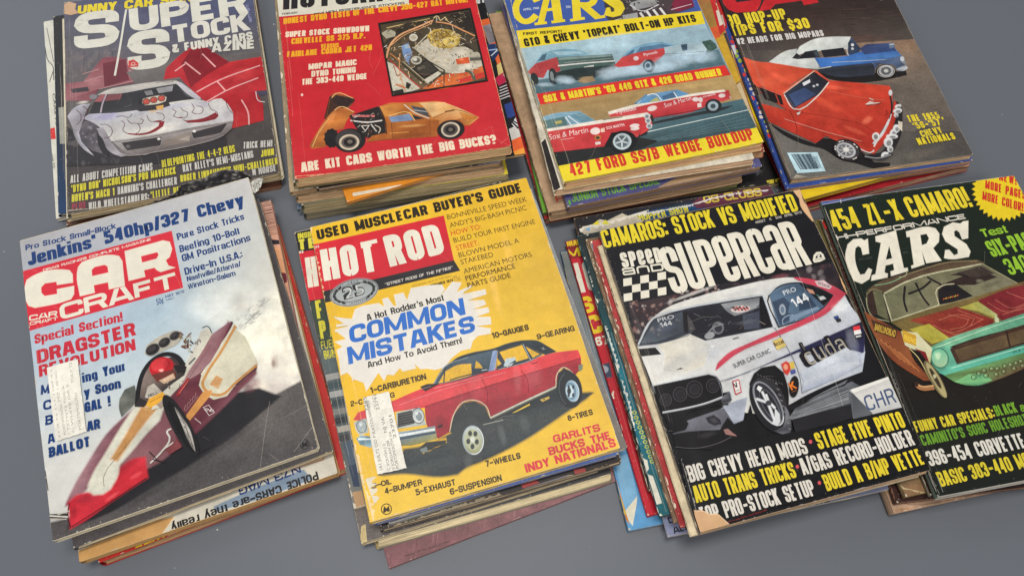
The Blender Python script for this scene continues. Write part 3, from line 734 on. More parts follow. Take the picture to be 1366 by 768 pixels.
    A.P((108,52,46),(735,402),(850,372),(862,400),(840,425),(765,440)); A.P((196,166,136),(772,432),(850,392),(860,420),(800,450)); A.P((226,190,160),(795,425),(845,400),(850,412),(800,440))
    A.P((38,34,36),(850,352),(905,345),(915,385),(870,392)); A.P((48,42,44),(640,570),(668,520),(715,548),(690,572))
    A.P([(192,186,172),(170,162,150)],(700,520),(715,465),(745,450),(785,490),(790,510),(740,530)); A.T((70,64,64),"BELL",(716,522),(768,500),14,.03)
    A.P((224,166,56),(704,566),(722,528),(790,494),(806,510),(775,545),(735,575)); A.L((190,120,40),4,(720,550),(785,515))
    A.P((206,202,188),(730,590),(740,568),(775,555),(780,575)); A.P((160,140,128),(760,560),(800,535),(806,560),(780,580))
    A.L((150,40,44),16,(868,512),(930,420)); A.L((205,120,110),3,(880,500),(930,430))
    # front wheel with its spokes
    A.t(200, 530)
    A.E((29,28,31),168,150,182,46,61.5,26); A.E((20,19,22),176,160,150,30,61.5,22)
    A.P([(150,145,138),(84,80,78),(196,190,180)],(135,52),(178,110),(215,175),(247,290),(212,235),(178,150))
    for k in range(9): A.L((205,200,192) if k % 2 else (60,56,56),2.5,(192,150),(140+12*k,60+26*k))
    A.L((40,36,38),5,(252,300),(350,252))
    A.L((196,190,182),10,(6,352),(66,290),(110,215),(96,180),(118,168)); A.L((205,200,190),7,(70,282),(130,240)); A.L((34,28,32),6,(20,330),(90,350)); A.L((44,32,36),5,(0,290),(40,330))
    A.P((118,58,62),(150,225),(175,265),(110,305),(85,280))
    # tyre mark streaks in the smoke
    A.t(140, 380)
    for i in range(46):
        u = A.r.random(); x = 710+u*150+A.r.uniform(-16,16); y = 215-u*115+A.r.uniform(-30,34); A.L(A.r.choice(((110,112,116),(70,72,78),(140,142,142),(92,94,98))),A.r.uniform(2,6),(x,y),(x+A.r.uniform(8,34),y-A.r.uniform(0,30)),a=.42); A.S((120,120,120),x,y,A.r.uniform(8,20),A.r.uniform(6,14),-30,.22)
    A.S((120,70,76),780,520,60,60,0,.7); A.S((86,50,58),765,555,40,30,0,.7); A.L((44,38,42),5,(745,590),(792,606))
    # chrome pipe at the left edge
    A.t(40, 576); A.L((58,54,54),26,(100,452),(200,446)); A.L((205,200,190),8,(100,446),(205,452)); A.L((190,184,172),5,(100,462),(198,464)); A.L((196,190,178),5,(150,440),(215,420))
    # words
    A.f(.02, .05).t(0, 220)
    A.T(NAVY,"Pro Stock Small-Block",(137,457),(622,337),29,.05); A.T(NAVY,"Jenkins' 540hp/327 Chevy",(152,540),(1308,214),68,.075)
    A.P((206,44,58),(112,570),(917,352),(978,655),(140,890))
    A.T((226,214,200),"DRAG RACING'S COMPLETE MAGAZINE",(232,570),(806,403),13,.045)
    A.P(CREAM,(390,628),(308,640),(305,622),(240,632),(220,655),(222,685),(240,702),(310,690),(308,665),(396,648),(396,690),(380,716),(330,733),(190,762),(157,752),(143,725),(135,660),(145,615),(180,592),(340,560),(372,564),(388,585))
    A.P(CREAM,(430,700),(414,580),(420,545),(440,520),(480,505),(600,482),(635,488),(653,515),(666,645),(585,663),(580,625),(500,642),(506,682)); A.P((206,44,58),(496,592),(493,562),(508,547),(560,536),(574,545),(578,574))
    A.P(CREAM,(690,618),(668,462),(870,405),(905,412),(918,450),(906,492),(884,510),(900,540),(937,549),(860,571),(838,560),(828,548),(768,562),(775,597)); A.P((206,44,58),(756,490),(838,469),(846,480),(836,500),(762,520))
    A.t(0, 220)
    A.T(CREAM,"CRAFT",(325,828),(948,650),80,.085)
    A.t(20, 400); A.T(CREAM,"CAR",(76,113),(228,86),29,.08); A.T(CREAM,"CRAFT",(80,136),(231,107),17,.07)
    A.t(0, 220); A.T((70,96,140),"50¢",(838,748),(876,736),33,.02); A.T((70,96,140),"MAY 1972",(884,711),(986,681),15,.03); A.T((80,100,140),"56861",(886,726),(928,714),9,.02)
    for s_, a, b, h in (("Pure Stock Tricks",(949,403),(1307,291),36),("Beefing 10-Bolt",(963,469),(1282,369),37),("GM Positractions",(976,518),(1341,404),37),("Drive-In U.S.A.:",(990,589),(1298,493),38),("Nashville/Atlanta/",(1000,623),(1288,539),27),("Winston-Salem",(1006,664),(1259,589),28)): A.T(NAVY,s_,a,b,h,.032)
    R_ = (190,46,60); A.t(20, 400)
    A.T(R_,"Special Section!",(106,236),(577,112),50,.055); A.T(R_,"DRAGSTER",(120,342),(648,186),72,.085); A.T(R_,"REVOLUTION",(130,412),(648,266),62,.085)
    for s_, a, b, h in (("M",(139,507),(188,497),52),("ing Your",(362,443),(590,377),52),("C",(151,590),(198,580),52),("y Soon",(372,522),(568,468),52),("B",(163,670),(206,660),52),("GAL !",(376,602),(514,564),54),("A",(176,768),(216,757),50),("AR",(388,702),(458,684),52)): A.T(NAVY,s_,a,b,h,.06)
    A.t(40, 576); A.T(NAVY,"BALLOT",(104,138),(320,76),54,.065)
    # round emblem, staple marks, creases
    A.t(200, 530); A.O((34,32,34),4,827,250,24,26); A.P((34,32,34),(812,262),(816,236),(827,248),(838,234),(842,258),(834,260),(827,256),(820,266))
    A.L((190,182,170),2,(640,20),(615,180),(590,372),a=.4); A.L((190,182,170),2,(880,140),(770,290),a=.5); A.L((180,172,160),1.6,(640,300),(710,360),a=.4)
    A.t(40, 576); A.L((70,66,62),4,(82,205),(98,312)); A.t(20,400); A.L((70,66,62),4,(96,398),(112,485))
    A.torn((206,196,172),8,(52,15),(75,175),(130,640),seed=4,a=.8)
    A.wear(20, 11)

def art_musclecar(A):
    A.f(.05, .08)
    Y0 = (222,164,34)
    A.grid([[(226,182,46),(226,180,44),(218,174,50)], [(224,176,42),(226,182,50),(218,176,58)], [(226,182,52),(228,186,60),(212,172,66)], [(226,180,48),(226,184,58),(218,178,64)], [(226,182,56),(228,186,62),(222,180,68)], [(224,186,72),(226,186,66),(224,182,62)]])
    A.t(390, 230)
    A.f(.02, .05)
    A.T((44,36,26),"USED MUSCLECAR BUYER'S GUIDE",(136,362),(1224,106),54,.085)
    A.P([(204,40,52),(204,44,54),(190,38,50),(196,38,50)],(104,388),(808,230),(862,470),(156,637)); A.P((47,44,48),(148,638),(862,469),(896,524),(170,697))
    A.B(CREAM,"HOT",(170,580),(447,526),168,.56,.215,.06); A.B(CREAM,"ROD",(522,505),(818,430),168,.56,.215,.06)
    A.L(CREAM,24,(378,383),(452,366)); A.T((214,190,180),"“",(130,430),(150,425),40,.02)
    A.T((206,200,188),"“STREET RODS OF THE FIFTIES”",(495,606),(856,514),15,.03,.15)
    A.E((150,156,156),330,640,130,70,-14,36,c2=(172,176,174)); A.O((56,58,60),3,330,640,127,68,-14,40); A.O((70,72,74),3.5,330,640,104,47,-14,36)
    A.T((44,44,46),"25",(278,682),(392,648),66,.05); A.T((196,198,194),"25",(284,676),(388,644),56,-.005)
    for sg in (-1, 1):
        for k in range(7):
            a = math.radians(-50 + 100*k/6); ca, sa = math.cos(math.radians(-14)), math.sin(math.radians(-14)); u, v = sg*108*math.cos(a), 52*math.sin(a); A.E((48,50,52),330+u*ca-v*sa,640+u*sa+v*ca,10,5,-14+sg*(40 if v<0 else -40),8)
    for txt, a0, a1 in (("TWENTY FIVE YEARS",205,335),("OF LEADERSHIP",125,55)):
        for k, ch in enumerate(txt):
            if ch == ' ': continue
            a = math.radians(a0+(a1-a0)*k/(len(txt)-1)); ca, sa = math.cos(math.radians(-14)), math.sin(math.radians(-14)); u, v = 117*math.cos(a), 57*math.sin(a); x, y = 330+u*ca-v*sa, 640+u*sa+v*ca+4; A.T((60,62,64),ch,(x-3.5,y+1),(x+3.5,y-1),8,.03)
    A.T((50,40,30),"NOVEMBER 1972",(737,613),(860,581),15,.06); A.T((120,90,40),"75¢",(866,584),(900,572),30,-.01); A.T((110,84,40),"1972 SPECIAL ISSUE TO THE NEWS",(642,612),(850,555),8,.0)
    # torn-paper burst
    A.t(430, 360); A.f(.03, .05)
    A.P((220,215,204),(60,252),(160,265),(176,213),(215,195),(300,180),(332,200),(322,158),(350,150),(378,192),(398,198),(384,135),(432,124),(452,165),(474,100),(560,85),(636,80),(652,105),(622,150),(695,66),(742,70),(716,120),(772,94),(748,132),(868,106),(874,130),(772,165),(862,163),(872,185),(800,212),(884,203),(890,226),(818,252),(896,253),(900,290),(820,302),(896,314),(896,340),(828,352),(800,382),(790,420),(740,430),(690,468),(650,520),(600,532),(560,525),(525,528),(490,500),(500,524),(430,540),(415,520),(380,560),(345,556),(330,590),(300,545),(236,645),(222,600),(165,580),(135,545),(100,560),(92,480),(80,430),(112,410),(68,385),(130,370),(68,322),(142,302))
    for a, b, w in (((75,300),(150,290),14),((70,330),(130,322),10),((760,112),(800,85),10),((180,560),(160,590),8)): A.L((220,215,204),w,a,b)
    A.T((40,38,40),"A Hot Rodder's Most",(241,274),(651,164),34,.04); A.T((52,108,188),"COMMON",(150,396),(768,238),92,.085,.10); A.T((52,108,188),"MISTAKES",(140,506),(820,330),90,.085,.10); A.T((40,38,40),"And How To Avoid Them!",(245,524),(749,390),32,.04)
    TH = (70,54,34); A.t(390, 230)
    for s_, a, b, c in (("BONNEVILLE SPEED WEEK",(829,252),(1254,155),TH),("ANDY'S BIG-BASH PICNIC",(843,296),(1252,200),TH),("HOW TO:",(850,339),(1010,301),(196,60,36)),("BUILD YOUR FIRST ENGINE",(864,377),(1298,274),TH),("STREET:",(877,418),(998,388),(196,60,36)),("BLOWN MODEL A",(891,455),(1212,376),TH),("STAKEBED",(902,492),(1074,450),TH),("AMERICAN MOTORS",(917,541),(1280,449),TH),("PERFORMANCE",(928,580),(1191,511),TH),("PARTS GUIDE",(938,617),(1166,560),TH)): A.T(c,s_,a,b,27,.0)
    TB = (62,52,38); A.t(430, 360)
    for s_, a, b, h in (("10-GAUGES",(909,368),(1104,320),30),("9-GEARING",(1148,373),(1348,325),30),("1-CARBURETION",(259,659),(557,582),31),("2-C",(153,729),(216,715),29),("G",(364,683),(388,677),28)): A.T(TB,s_,a,b,h,.05)
    # red car and its shadow
    A.t(0,0,1); A.f(.42,.16)
    A.P([(58,66,70),(66,72,72),(58,64,66),(52,58,62),(48,54,58),(44,48,52)],(503,633),(540,630),(590,634),(610,631),(622,622),(640,615),(700,585),(750,552),(791,524),(775,525),(745,516),(655,557),(600,580),(570,595),(540,600),(530,625))
    A.t(450,440); A.f(.26,.22)
    A.P([(60,66,68),(52,56,58)],(603,545),(625,452),(672,390),(730,380),(787,408),(815,475),(780,520),(700,560))
    RU, RL = (202,62,68), (150,48,54)
    A.P([(208,78,82),(206,74,80),(206,64,70),(208,66,70),(210,74,78),(208,70,74),(192,52,60)],(88,478),(112,440),(300,378),(430,322),(520,290),(600,268),(830,210),(1000,170),(1150,124),(1282,108),(1296,140),(1300,165),(700,335),(470,412),(320,432),(130,482))
    A.P([(160,54,64),(156,50,60),(164,54,64),(150,46,56),(140,42,52)],(468,408),(700,332),(1296,150),(1302,200),(1266,242),(1224,204),(1186,206),(1165,300),(820,470),(790,405),(730,375),(670,385),(622,450),(600,542),(540,577),(500,562),(475,490))
    A.S((196,110,118),1040,230,60,110,-8,.32); A.S((190,100,108),740,300,50,90,-8,.26); A.S((214,140,140),960,250,26,110,-6,.22); A.S((90,26,34),560,500,50,60,0,.45)
    A.L((120,36,46),3,(470,410),(700,332),(1296,150)); A.L((222,130,136),3,(330,400),(560,318),(900,225)); A.L((110,34,42),2.5,(980,215),(1010,255),(1022,340)); A.L((110,34,42),2.5,(770,255),(800,330),(800,395)); A.L((90,30,38),4,(1035,180),(1070,172))
    A.P([(48,60,66),(42,50,56),(46,54,60)],(590,190),(640,150),(700,128),(840,99),(900,77),(1010,57),(1070,61),(1112,84),(1166,116),(1110,132),(1086,120),(1000,80),(862,112),(842,106),(820,116),(700,146),(605,192))
    A.P([(70,86,98),(58,72,82),(80,96,110)],(515,290),(578,195),(700,146),(828,112),(806,220),(570,284))
    A.P((212,168,58),(573,278),(574,225),(640,190),(712,182),(715,240),(640,262)); A.P((212,168,58),(540,284),(572,228),(566,282)); A.P((206,162,56),(733,208),(740,165),(760,180),(776,204)); A.P((52,64,74),(720,238),(722,205),(800,205),(800,218)); A.L((190,196,196),4,(770,216),(800,212))
    A.L((44,54,60),6,(568,282),(575,196)); A.L((122,140,150),5,(512,294),(574,196),(700,146)); A.L((60,60,64),6,(600,268),(690,242),(800,222))
    A.P([(140,160,192),(112,130,164)],(830,112),(855,110),(842,214),(806,222))
    A.P((56,62,70),(858,112),(990,76),(1092,128),(1032,165),(850,212)); A.P((214,170,54),(868,120),(984,84),(1018,150),(905,182),(885,150)); A.P((206,164,54),(854,195),(852,150),(876,180)); A.P((212,168,56),(1004,90),(1080,130),(1042,150)); A.L((150,164,168),4,(990,78),(1032,162)); A.L((150,160,160),3,(856,212),(1035,162),(1095,130))
    A.P((176,190,194),(890,194),(900,156),(945,148),(952,162),(925,190)); A.P((60,70,76),(910,186),(950,160),(952,172)); A.L((190,196,196),4,(905,200),(920,170))
    A.L((150,150,150),3,(1086,98),(1112,104)); A.L((160,160,160),2.5,(1100,92),(1096,110))
    A.L((186,190,172),9,(815,470),(990,385),(1166,303)); A.L((120,120,110),3,(822,476),(1166,311)); A.L((202,190,160),5,(600,542),(622,450),(670,385),(730,374),(792,405),(818,472),bevel=.2); A.L((202,190,160),5,(1166,303),(1174,232),(1206,200),(1240,215),(1270,250),bevel=.2)
    A.P((44,48,52),(1170,300),(1180,232),(1208,206),(1246,222),(1276,270),(1290,330),(1270,400),(1215,395),(1185,350))
    A.P((120,130,110),(1284,188),(1310,182),(1308,210),(1290,222))
    # nose: chrome bumper, grille, lamps
    A.P((176,182,176),(314,440),(440,412),(476,505),(320,528)); A.P([(46,48,52),(66,68,68),(40,42,46)],(322,446),(398,428),(414,498),(324,520))
    for k in range(5): A.L((120,122,120),2,(322,456+14*k),(402+3*k,440+13*k))
    A.O((70,74,76),6,432,458,30,40,-12); A.E((176,184,184),432,458,27,36,-12,c2=(206,210,204)); A.E((130,140,142),436,462,15,22,-12); A.S((230,232,226),424,446,10,12,0,.9)
    A.P((178,184,180),(92,492),(155,472),(165,545),(120,560),(100,530)); A.O((70,76,80),5,130,514,25,33,-12); A.E((164,176,178),130,514,22,30,-12); A.S((225,230,228),124,504,10,12,0,.8)
    A.P([(176,190,196),(120,140,156),(140,150,150),(150,146,92),(120,118,80),(112,120,112)],(310,548),(400,536),(520,514),(530,580),(350,616),(318,610)); A.P((220,226,226),(312,560),(520,524),(522,536),(316,574)); A.P((70,86,102),(314,576),(524,540),(526,552),(318,590))
    A.P([(120,156,170),(160,190,200),(96,124,136)],(104,580),(130,562),(176,570),(184,600),(180,626),(122,610)); A.P((220,232,234),(112,576),(178,578),(178,586),(112,588))
    A.P((52,36,38),(534,512),(562,502),(563,514),(536,524)); A.P((206,160,50),(455,660),(490,605),(580,575),(582,600),(500,640)); A.P((52,56,56),(435,632),(475,600),(580,590),(575,606),(490,640),(470,655)); A.P((120,130,128),(440,636),(476,622),(486,648),(452,656)); A.L((52,54,56),5,(485,640),(582,618))
    A.P((52,46,48),(445,304),(480,290),(545,288),(510,304),(470,326)); A.L((140,120,120),3,(445,318),(500,300)); A.L((224,150,150),3,(520,312),(780,244))
    # wheels
    A.f(.3,.1); A.P((60,65,67),(600,590),(628,520),(680,470),(740,470),(786,540),(800,620),(770,690),(700,720),(630,690)); A.f(.05,.1)
    A.E((150,160,164),725,588,55,77,-6,28); A.E((186,196,198),724,586,48,70,-6,26,c2=(150,152,110)); A.E((176,180,150),722,584,36,55,-6,22)
    for k in range(5): a = math.radians(20+72*k); A.E((62,68,66),722+24*math.cos(a),584+38*math.sin(a),9,13,0,10)
    A.E((206,210,200),722,584,10,14); A.O((236,238,232),3,726,588,53,74,-6,30,t0=-60,t1=110)
    A.E((44,48,52),1240,320,64,96,-8,28); A.O((74,80,84),5,1236,318,52,88,-8,28,t0=120,t1=260); A.E((150,176,190),1253,326,34,56,-8,24); A.E((110,136,152),1246,326,26,46,-8); A.E((196,214,220),1240,328,18,32,-8); A.E((50,56,60),1236,326,9,16); 
    for k in range(4): a = math.radians(45+90*k); A.E((60,70,78),1246+17*math.cos(a),326+30*math.sin(a),5,9,0,8)
    A.O((214,226,230),3,1256,328,32,54,-8,26,t0=-70,t1=80)
    A.L((150,150,140),5,(778,506),(885,480)); A.P((206,176,70),(930,444),(1026,392),(1028,402),(950,440)); A.P((190,160,80),(1080,372),(1130,354),(1132,366),(1095,384)); A.P((40,40,40),(1092,372),(1106,366),(1108,374))
    A.S((120,126,124),880,560,24,70,-14,.35); A.S((112,118,116),1000,500,36,60,-14,.3); A.S((116,122,120),700,700,30,60,0,.25)
    TB = (62,52,38)
    for s_, a, b, h in (("8-TIRES",(1232,487),(1366,451),31),("7-WHEELS",(796,729),(980,684),32)): A.T(TB,s_,a,b,h,.05)
    A.t(450,576)
    for s_, a, b, h in (("3-OIL",(184,303),(290,276),29),("4-BUMPER",(254,332),(455,280),32),("5-EXHAUST",(422,338),(632,281),33),("6-SUSPENSION",(604,336),(881,258),34)): A.T(TB,s_,a,b,h,.05)
    RD = (206,62,72); A.t(600,560)
    A.T(RD,"GARLITS",(556,122),(806,58),40,.085); A.T(RD,"BUCKS THE",(532,190),(858,102),44,.085); A.T(RD,"INDY NATIONALS",(408,281),(889,141),46,.085)
    A.t(450,576); A.O((52,42,24),5,262,410,27,28); A.P((52,42,24),(246,424),(250,396),(262,410),(274,394),(279,420),(270,422),(262,418),(254,428))
    # torn white scraps at the lower left and along the spine
    A.torn((214,204,182),46,(150,250),(178,330),(196,380),seed=8,inner=-1); A.torn((214,200,170),22,(85,60),(130,240),(190,470),seed=9,inner=-1,a=.7)
    A.t(390,230); A.torn((222,200,160),16,(85,290),(120,440),(170,690),seed=3,inner=-1,a=.8); A.torn((216,196,150),12,(95,278),(300,235),(600,170),seed=13,a=.7)
    for x, y, rx, ry, a in ((1080,640,26,160,.2),(1150,420,30,120,.15),(980,700,18,100,.18)): A.S((236,206,140),x,y,rx,ry,-14,a)  # soft pale streaks: glare painted onto the yellow, right of the middle
    A.wear(22, 21, (214, 196, 158), .0017)

def art_white_coupe(A):
    A.f(.05,.12)
    K = (27,27,31)
    A.grid([[(23,23,27),(25,25,29)],[(29,31,36),(21,21,25)],[(21,21,24),(20,20,23)],[(18,18,21),(18,18,21)]])
    A.t(840,350); A.f(.1,.2)
    A.P([(62,48,52),(58,46,50),(40,36,42),(34,32,36),(40,36,40)],(-6,222),(200,182),(500,118),(880,44),(1080,0),(1160,170),(900,100),(560,140),(200,260),(40,440))
    A.noiseblobs([(140,104,98),(96,70,70),(176,156,150),(50,38,46),(130,66,68),(160,130,116),(36,32,40),(196,186,180)],120,((0,215),(480,118),(470,160),(30,430)),5,17,2,.9)
    A.noiseblobs([(110,98,104),(70,58,64),(160,150,150),(96,60,66),(50,44,50)],34,((480,120),(1090,5),(1120,90),(560,135)),8,24,5,.6)
    A.S((170,90,100),800,75,60,16,-10,.4); A.S((150,150,160),1010,120,20,16,0,.5); A.S((28,26,32),1060,60,60,50,0,.7); A.S((26,26,30),1130,120,40,60,0,.6)
    # checkerboard and titles
    A.f(.04,.06).t(760,240)
    A.B((216,196,44),"CAMAROS: STOCK VS MODIFIED",(188,365),(1224,165),100,.40,.150,.045)
    A.B(CREAM,"SPëëD",(284,470),(497,439),84,.56,.19,.08); A.B(CREAM,"äñD",(285,511),(504,483),40,1.5,.22,.16); A.B(CREAM,"SUPëRCäR",(552,613),(1292,451),266,.36,.135,.035)
    for r_ in range(3):
        for c in range(5):
            if (r_ + c) % 2 == 0:
                f = lambda u, v: (285+(512-285)*u+3*v, 528+(490-528)*u+122*v)
                A.P(CREAM, f(c/5,r_/3), f((c+1)/5,r_/3), f((c+1)/5,(r_+1)/3), f(c/5,(r_+1)/3))
    A.T((176,170,160),"46627   K   50¢  APRIL 1973",(992,234),(1240,178),14,.03)
    A.P(CREAM,(1298,430),(1302,404),(1316,388),(1336,386),(1350,398),(1360,422),(1330,436),(1304,440)); A.P((40,40,44),(1308,418),(1316,402),(1322,420)); A.P((40,40,44),(1332,396),(1342,402),(1344,416),(1334,414)); A.L((60,60,60),2.5,(1306,428),(1354,420)); A.O((50,50,52),2.5,1328,406,8,8)
    # the car
    A.t(840,350); A.f(.10,.16)
    A.P([(190,190,188),(200,199,195),(208,206,198),(210,210,206),(212,212,206),(214,212,204),(210,208,202),(206,206,204),(206,206,206),(202,204,206),(190,194,200),(186,190,198),(170,176,190),(176,182,194),(180,186,196),(186,190,196),(188,190,196)],
        (40,450),(110,310),(180,255),(350,190),(560,135),(740,95),(870,84),(960,100),(1070,130),(1142,170),(1165,215),(1228,300),(1244,400),(1250,480),(1236,582),(1130,622),(920,716),(850,756),(740,800),(620,800),(480,760),(300,760),(140,700),(75,530))
    A.P([(214,208,192),(206,202,190),(196,194,188)],(150,444),(320,378),(432,442),(392,552),(300,582),(180,577),(190,490)); A.P((30,29,32),(46,462),(136,454),(168,490),(60,502))
    A.S((168,176,186),280,640,220,40,-12,.5); A.S((170,178,190),440,480,60,60,0,.35); A.S((222,222,218),560,330,200,40,-18,.4)
    A.P([(54,58,68),(50,52,60),(46,48,58),(40,40,48),(42,44,52),(56,60,68)],(44,442),(122,305),(270,255),(702,180),(758,345),(402,416),(318,380),(160,432))
    A.P([(84,92,102),(60,66,76),(70,76,86),(58,62,70)],(60,432),(132,312),(278,266),(282,370),(145,422))
    A.noiseblobs([(120,120,126),(100,86,86),(60,62,72),(140,132,130)],16,((110,340),(280,290),(280,370),(90,430)),6,16,7,.6)
    A.P([(36,36,42),(40,40,48)],(290,268),(490,222),(560,284),(684,258),(688,355),(405,412),(330,380)); A.P((74,70,72),(300,275),(330,310),(350,360),(318,372)); A.P((30,28,32),(282,264),(304,260),(312,376),(290,376))
    A.P([(150,152,154),(110,112,118)],(488,225),(690,190),(686,238),(600,272),(560,284),(520,262)); A.E((206,190,186),590,250,50,16,-6); 
    for k in range(14): A.E((176,60,56) if k%2 else (40,38,40),550+k*6,252+(k%3)*6-10,4,4,0,6)
    A.E((104,106,112),470,350,30,32); A.E((50,50,56),472,352,18,20); A.E((150,150,152),425,390,26,16,-20); A.L((130,132,136),6,(400,395),(450,345),(500,330)); A.L((60,62,70),5,(540,330),(690,300)); A.P((66,72,84),(600,280),(690,262),(690,352),(610,360)); A.P((24,24,28),(690,192),(722,190),(756,340),(700,352))
    A.L((150,140,130),3,(690,315),(722,332))
    for q_ in range(60):
        x, y = A.r.uniform(320,690), A.r.uniform(215,400); l = A.r.uniform(8,40); an = A.r.uniform(-.9,.6)
        if y > 395 - (x - 320) * .14 or y < 262 - (x - 320) * .13: continue
        A.L(A.r.choice(((64,66,76),(30,28,34),(92,92,100),(50,54,66),(130,130,136),(76,60,58))),A.r.uniform(2,6),(x,y),(x+l*math.cos(an),y+l*math.sin(an)),a=.8)
    A.S((110,112,120),620,320,70,16,-12,.35); A.S((84,92,110),200,340,60,30,-20,.5)
    A.L((182,186,190),10,(44,440),(122,302),(270,252),(470,214),(705,176),bevel=.2); A.L((196,200,204),14,(712,180),(742,262),(772,350),bevel=.2); A.L((70,76,86),3,(704,185),(760,345)); A.L((90,96,104),4,(48,446),(160,432),(318,388))
    A.T((176,178,180),"PRO",(150,322),(238,300),22,.02); A.T((190,192,192),"144",(165,350),(226,334),24,.03)
    A.P([(86,108,130),(96,116,136),(70,88,108),(60,76,96),(74,96,118)],(742,172),(790,134),(882,114),(925,122),(1042,236),(1000,266),(792,346))
    A.P((58,72,92),(760,215),(820,190),(850,220),(840,270),(880,290),(800,335)); A.E((150,160,170),812,254,15,28,-6); A.E((100,116,134),812,254,8,15,-6); A.O((150,166,182),4,850,310,40,26,-20); A.P((50,66,86),(900,180),(960,190),(1000,240),(900,260)); A.P((120,140,160),(850,290),(1000,236),(1010,250),(850,320))
    A.T((206,210,214),"PRO",(822,178),(888,155),26,.01); A.T((222,222,222),"144",(876,242),(958,202),46,.035)
    A.P([(24,24,28),(30,28,30)],(894,111),(962,124),(1087,180),(1032,232),(965,170)); A.P((190,140,118),(938,142),(972,150),(986,172),(955,166)); A.P((196,196,196),(1000,186),(1030,182),(1046,196),(1015,205)); A.P((60,110,100),(988,172),(1004,176),(1012,196))
    A.O((40,42,46),4,880,230,1,1); A.L((44,46,52),6,(742,172),(790,134),(882,113),(962,122),(1088,180),(1036,238),(1000,268),(792,347),(742,172),bevel=.3); A.L((208,210,208),5,(736,176),(786,128),(880,106),(960,114))
    RS = (190,66,84)
    A.P([RS,(186,62,80),(196,76,92),(186,62,80)],(868,84),(960,94),(1080,130),(1148,170),(1042,276),(950,322),(780,396),(560,492),(455,578),(468,540),(520,490),(640,432),(780,370),(940,300),(1032,250),(1088,176),(992,130),(922,110))
    A.P((205,180,180),(985,105),(1030,100),(1072,132),(1060,145),(1000,128)); A.T((60,50,60),"STOCK",(1000,120),(1064,140),12,.02)
    A.P([(44,44,80),(46,46,84),(40,40,72),(36,36,62),(30,30,50),(34,34,58),(44,44,82)],(488,642),(690,560),(900,466),(1080,386),(1232,320),(1248,392),(1242,484),(1150,456),(1000,492),(900,478),(700,556))
    A.L((112,116,126),3,(770,350),(800,395),(905,620),(915,700),bevel=.2); A.L((120,124,132),3,(915,700),(1130,600),(1240,540)); A.L((70,74,84),3,(915,690),(1230,545))
    # lettering on the door
    for p_ in (((906,430),(926,470),(952,488)),): A.L((26,24,28),20,*p_)
    A.B((26,24,28),"cuda",(938,568),(1176,468),122,0,.27,.03); A.B((156,150,138),"cuda",(956,553),(1160,466),98,0,.10,.3); A.L((110,106,100),5,(908,436),(930,470))
    A.S((224,222,214),330,170,150,12,-20,.6); A.S((150,154,160),600,160,160,14,-14,.35); A.S((232,230,222),900,240,10,60,20,.0); A.S((160,166,176),700,700,60,40,-20,.5); A.S((226,224,216),1120,240,60,40,-30,.4); A.S((176,180,188),1180,420,40,80,-10,.3); A.S((150,156,166),250,650,160,26,-10,.5)
    A.T((60,62,68),"SUPER CAR CLINIC",(556,566),(752,482),24,-.005)
    A.P((205,182,104),(758,422),(806,402),(832,448),(784,470)); A.T((90,60,40),"Accel",(772,452),(822,430),22,.04)
    A.P((192,56,46),(806,545),(832,530),(850,545),(852,575),(838,602),(820,590)); A.P((206,176,80),(846,538),(870,530),(878,565),(855,572)); A.P((70,80,140),(852,578),(878,572),(882,592),(858,600)); A.E((216,150,120),828,560,10,14)
    A.E((26,24,26),872,665,24,57,6); A.T((222,120,44),"K",(858,684),(890,672),42,.07); A.L((160,90,40),2.5,(858,694),(886,684))
    A.P((186,50,58),(543,636),(580,624),(594,694),(560,710)); A.P((220,216,210),(549,640),(577,631),(588,690),(563,702)); A.T((60,50,50),"V",(556,672),(578,664),28,.06); A.L((90,80,80),2.5,(562,688),(584,680))
    A.P((205,54,62),(1186,346),(1222,338),(1226,360),(1190,368)); A.P((220,216,212),(1190,368),(1226,360),(1232,382),(1194,390)); A.P((40,38,42),(1194,390),(1232,382),(1238,404),(1200,413)); A.P((206,206,206),(1200,396),(1228,390),(1230,398),(1202,404))
    A.P((50,70,120),(1085,292),(1108,285),(1114,300),(1092,306)); A.P((40,40,44),(1095,306),(1120,300),(1126,316),(1104,322)); A.L((60,60,64),4,(548,410),(580,402)); A.L((60,60,64),4,(250,572),(285,566)); A.P((60,62,66),(262,566),(270,560),(278,570)); A.S((226,224,220),440,450,14,10,0,.8)
    # sill facets
    A.P([(160,168,184),(150,158,176),(186,190,198),(190,196,204)],(915,690),(1090,622),(1236,540),(1250,480),(1215,500),(1215,540),(925,640)); A.P([(180,186,196),(196,200,206)],(905,590),(1150,458),(1216,505),(1215,540),(925,640)); A.S((206,208,210),1060,530,90,26,-26,.5)
    # nose
    A.t(860,440)
    A.P([(170,176,188),(150,156,168),(158,164,176)],(395,430),(440,400),(545,360),(522,480),(470,508),(440,470)); A.P([(112,112,122),(98,98,106),(84,84,92)],(228,485),(420,418),(472,500),(400,530),(240,540),(150,556),(155,545),(215,535)); A.P((40,40,46),(325,470),(365,455),(400,480),(405,500),(370,508),(340,495)); A.P((62,60,64),(345,478),(370,466),(390,490),(370,498))
    A.P((17,16,19),(46,302),(340,240),(378,250),(400,280),(412,340),(440,334),(456,360),(440,400),(300,420),(228,440),(200,470),(230,500),(215,532),(140,552),(95,445),(70,380))
    for x, y, r_ in ((262,318,42),(360,300,34),(185,345,36),(110,375,30)): A.O((66,62,66),4,x,y,r_,r_*1.05,0,18); A.E((34,32,36),x,y,r_*.7,r_*.75); A.O((52,48,52),3,x+3,y+2,r_*.6,r_*.62,0,14)
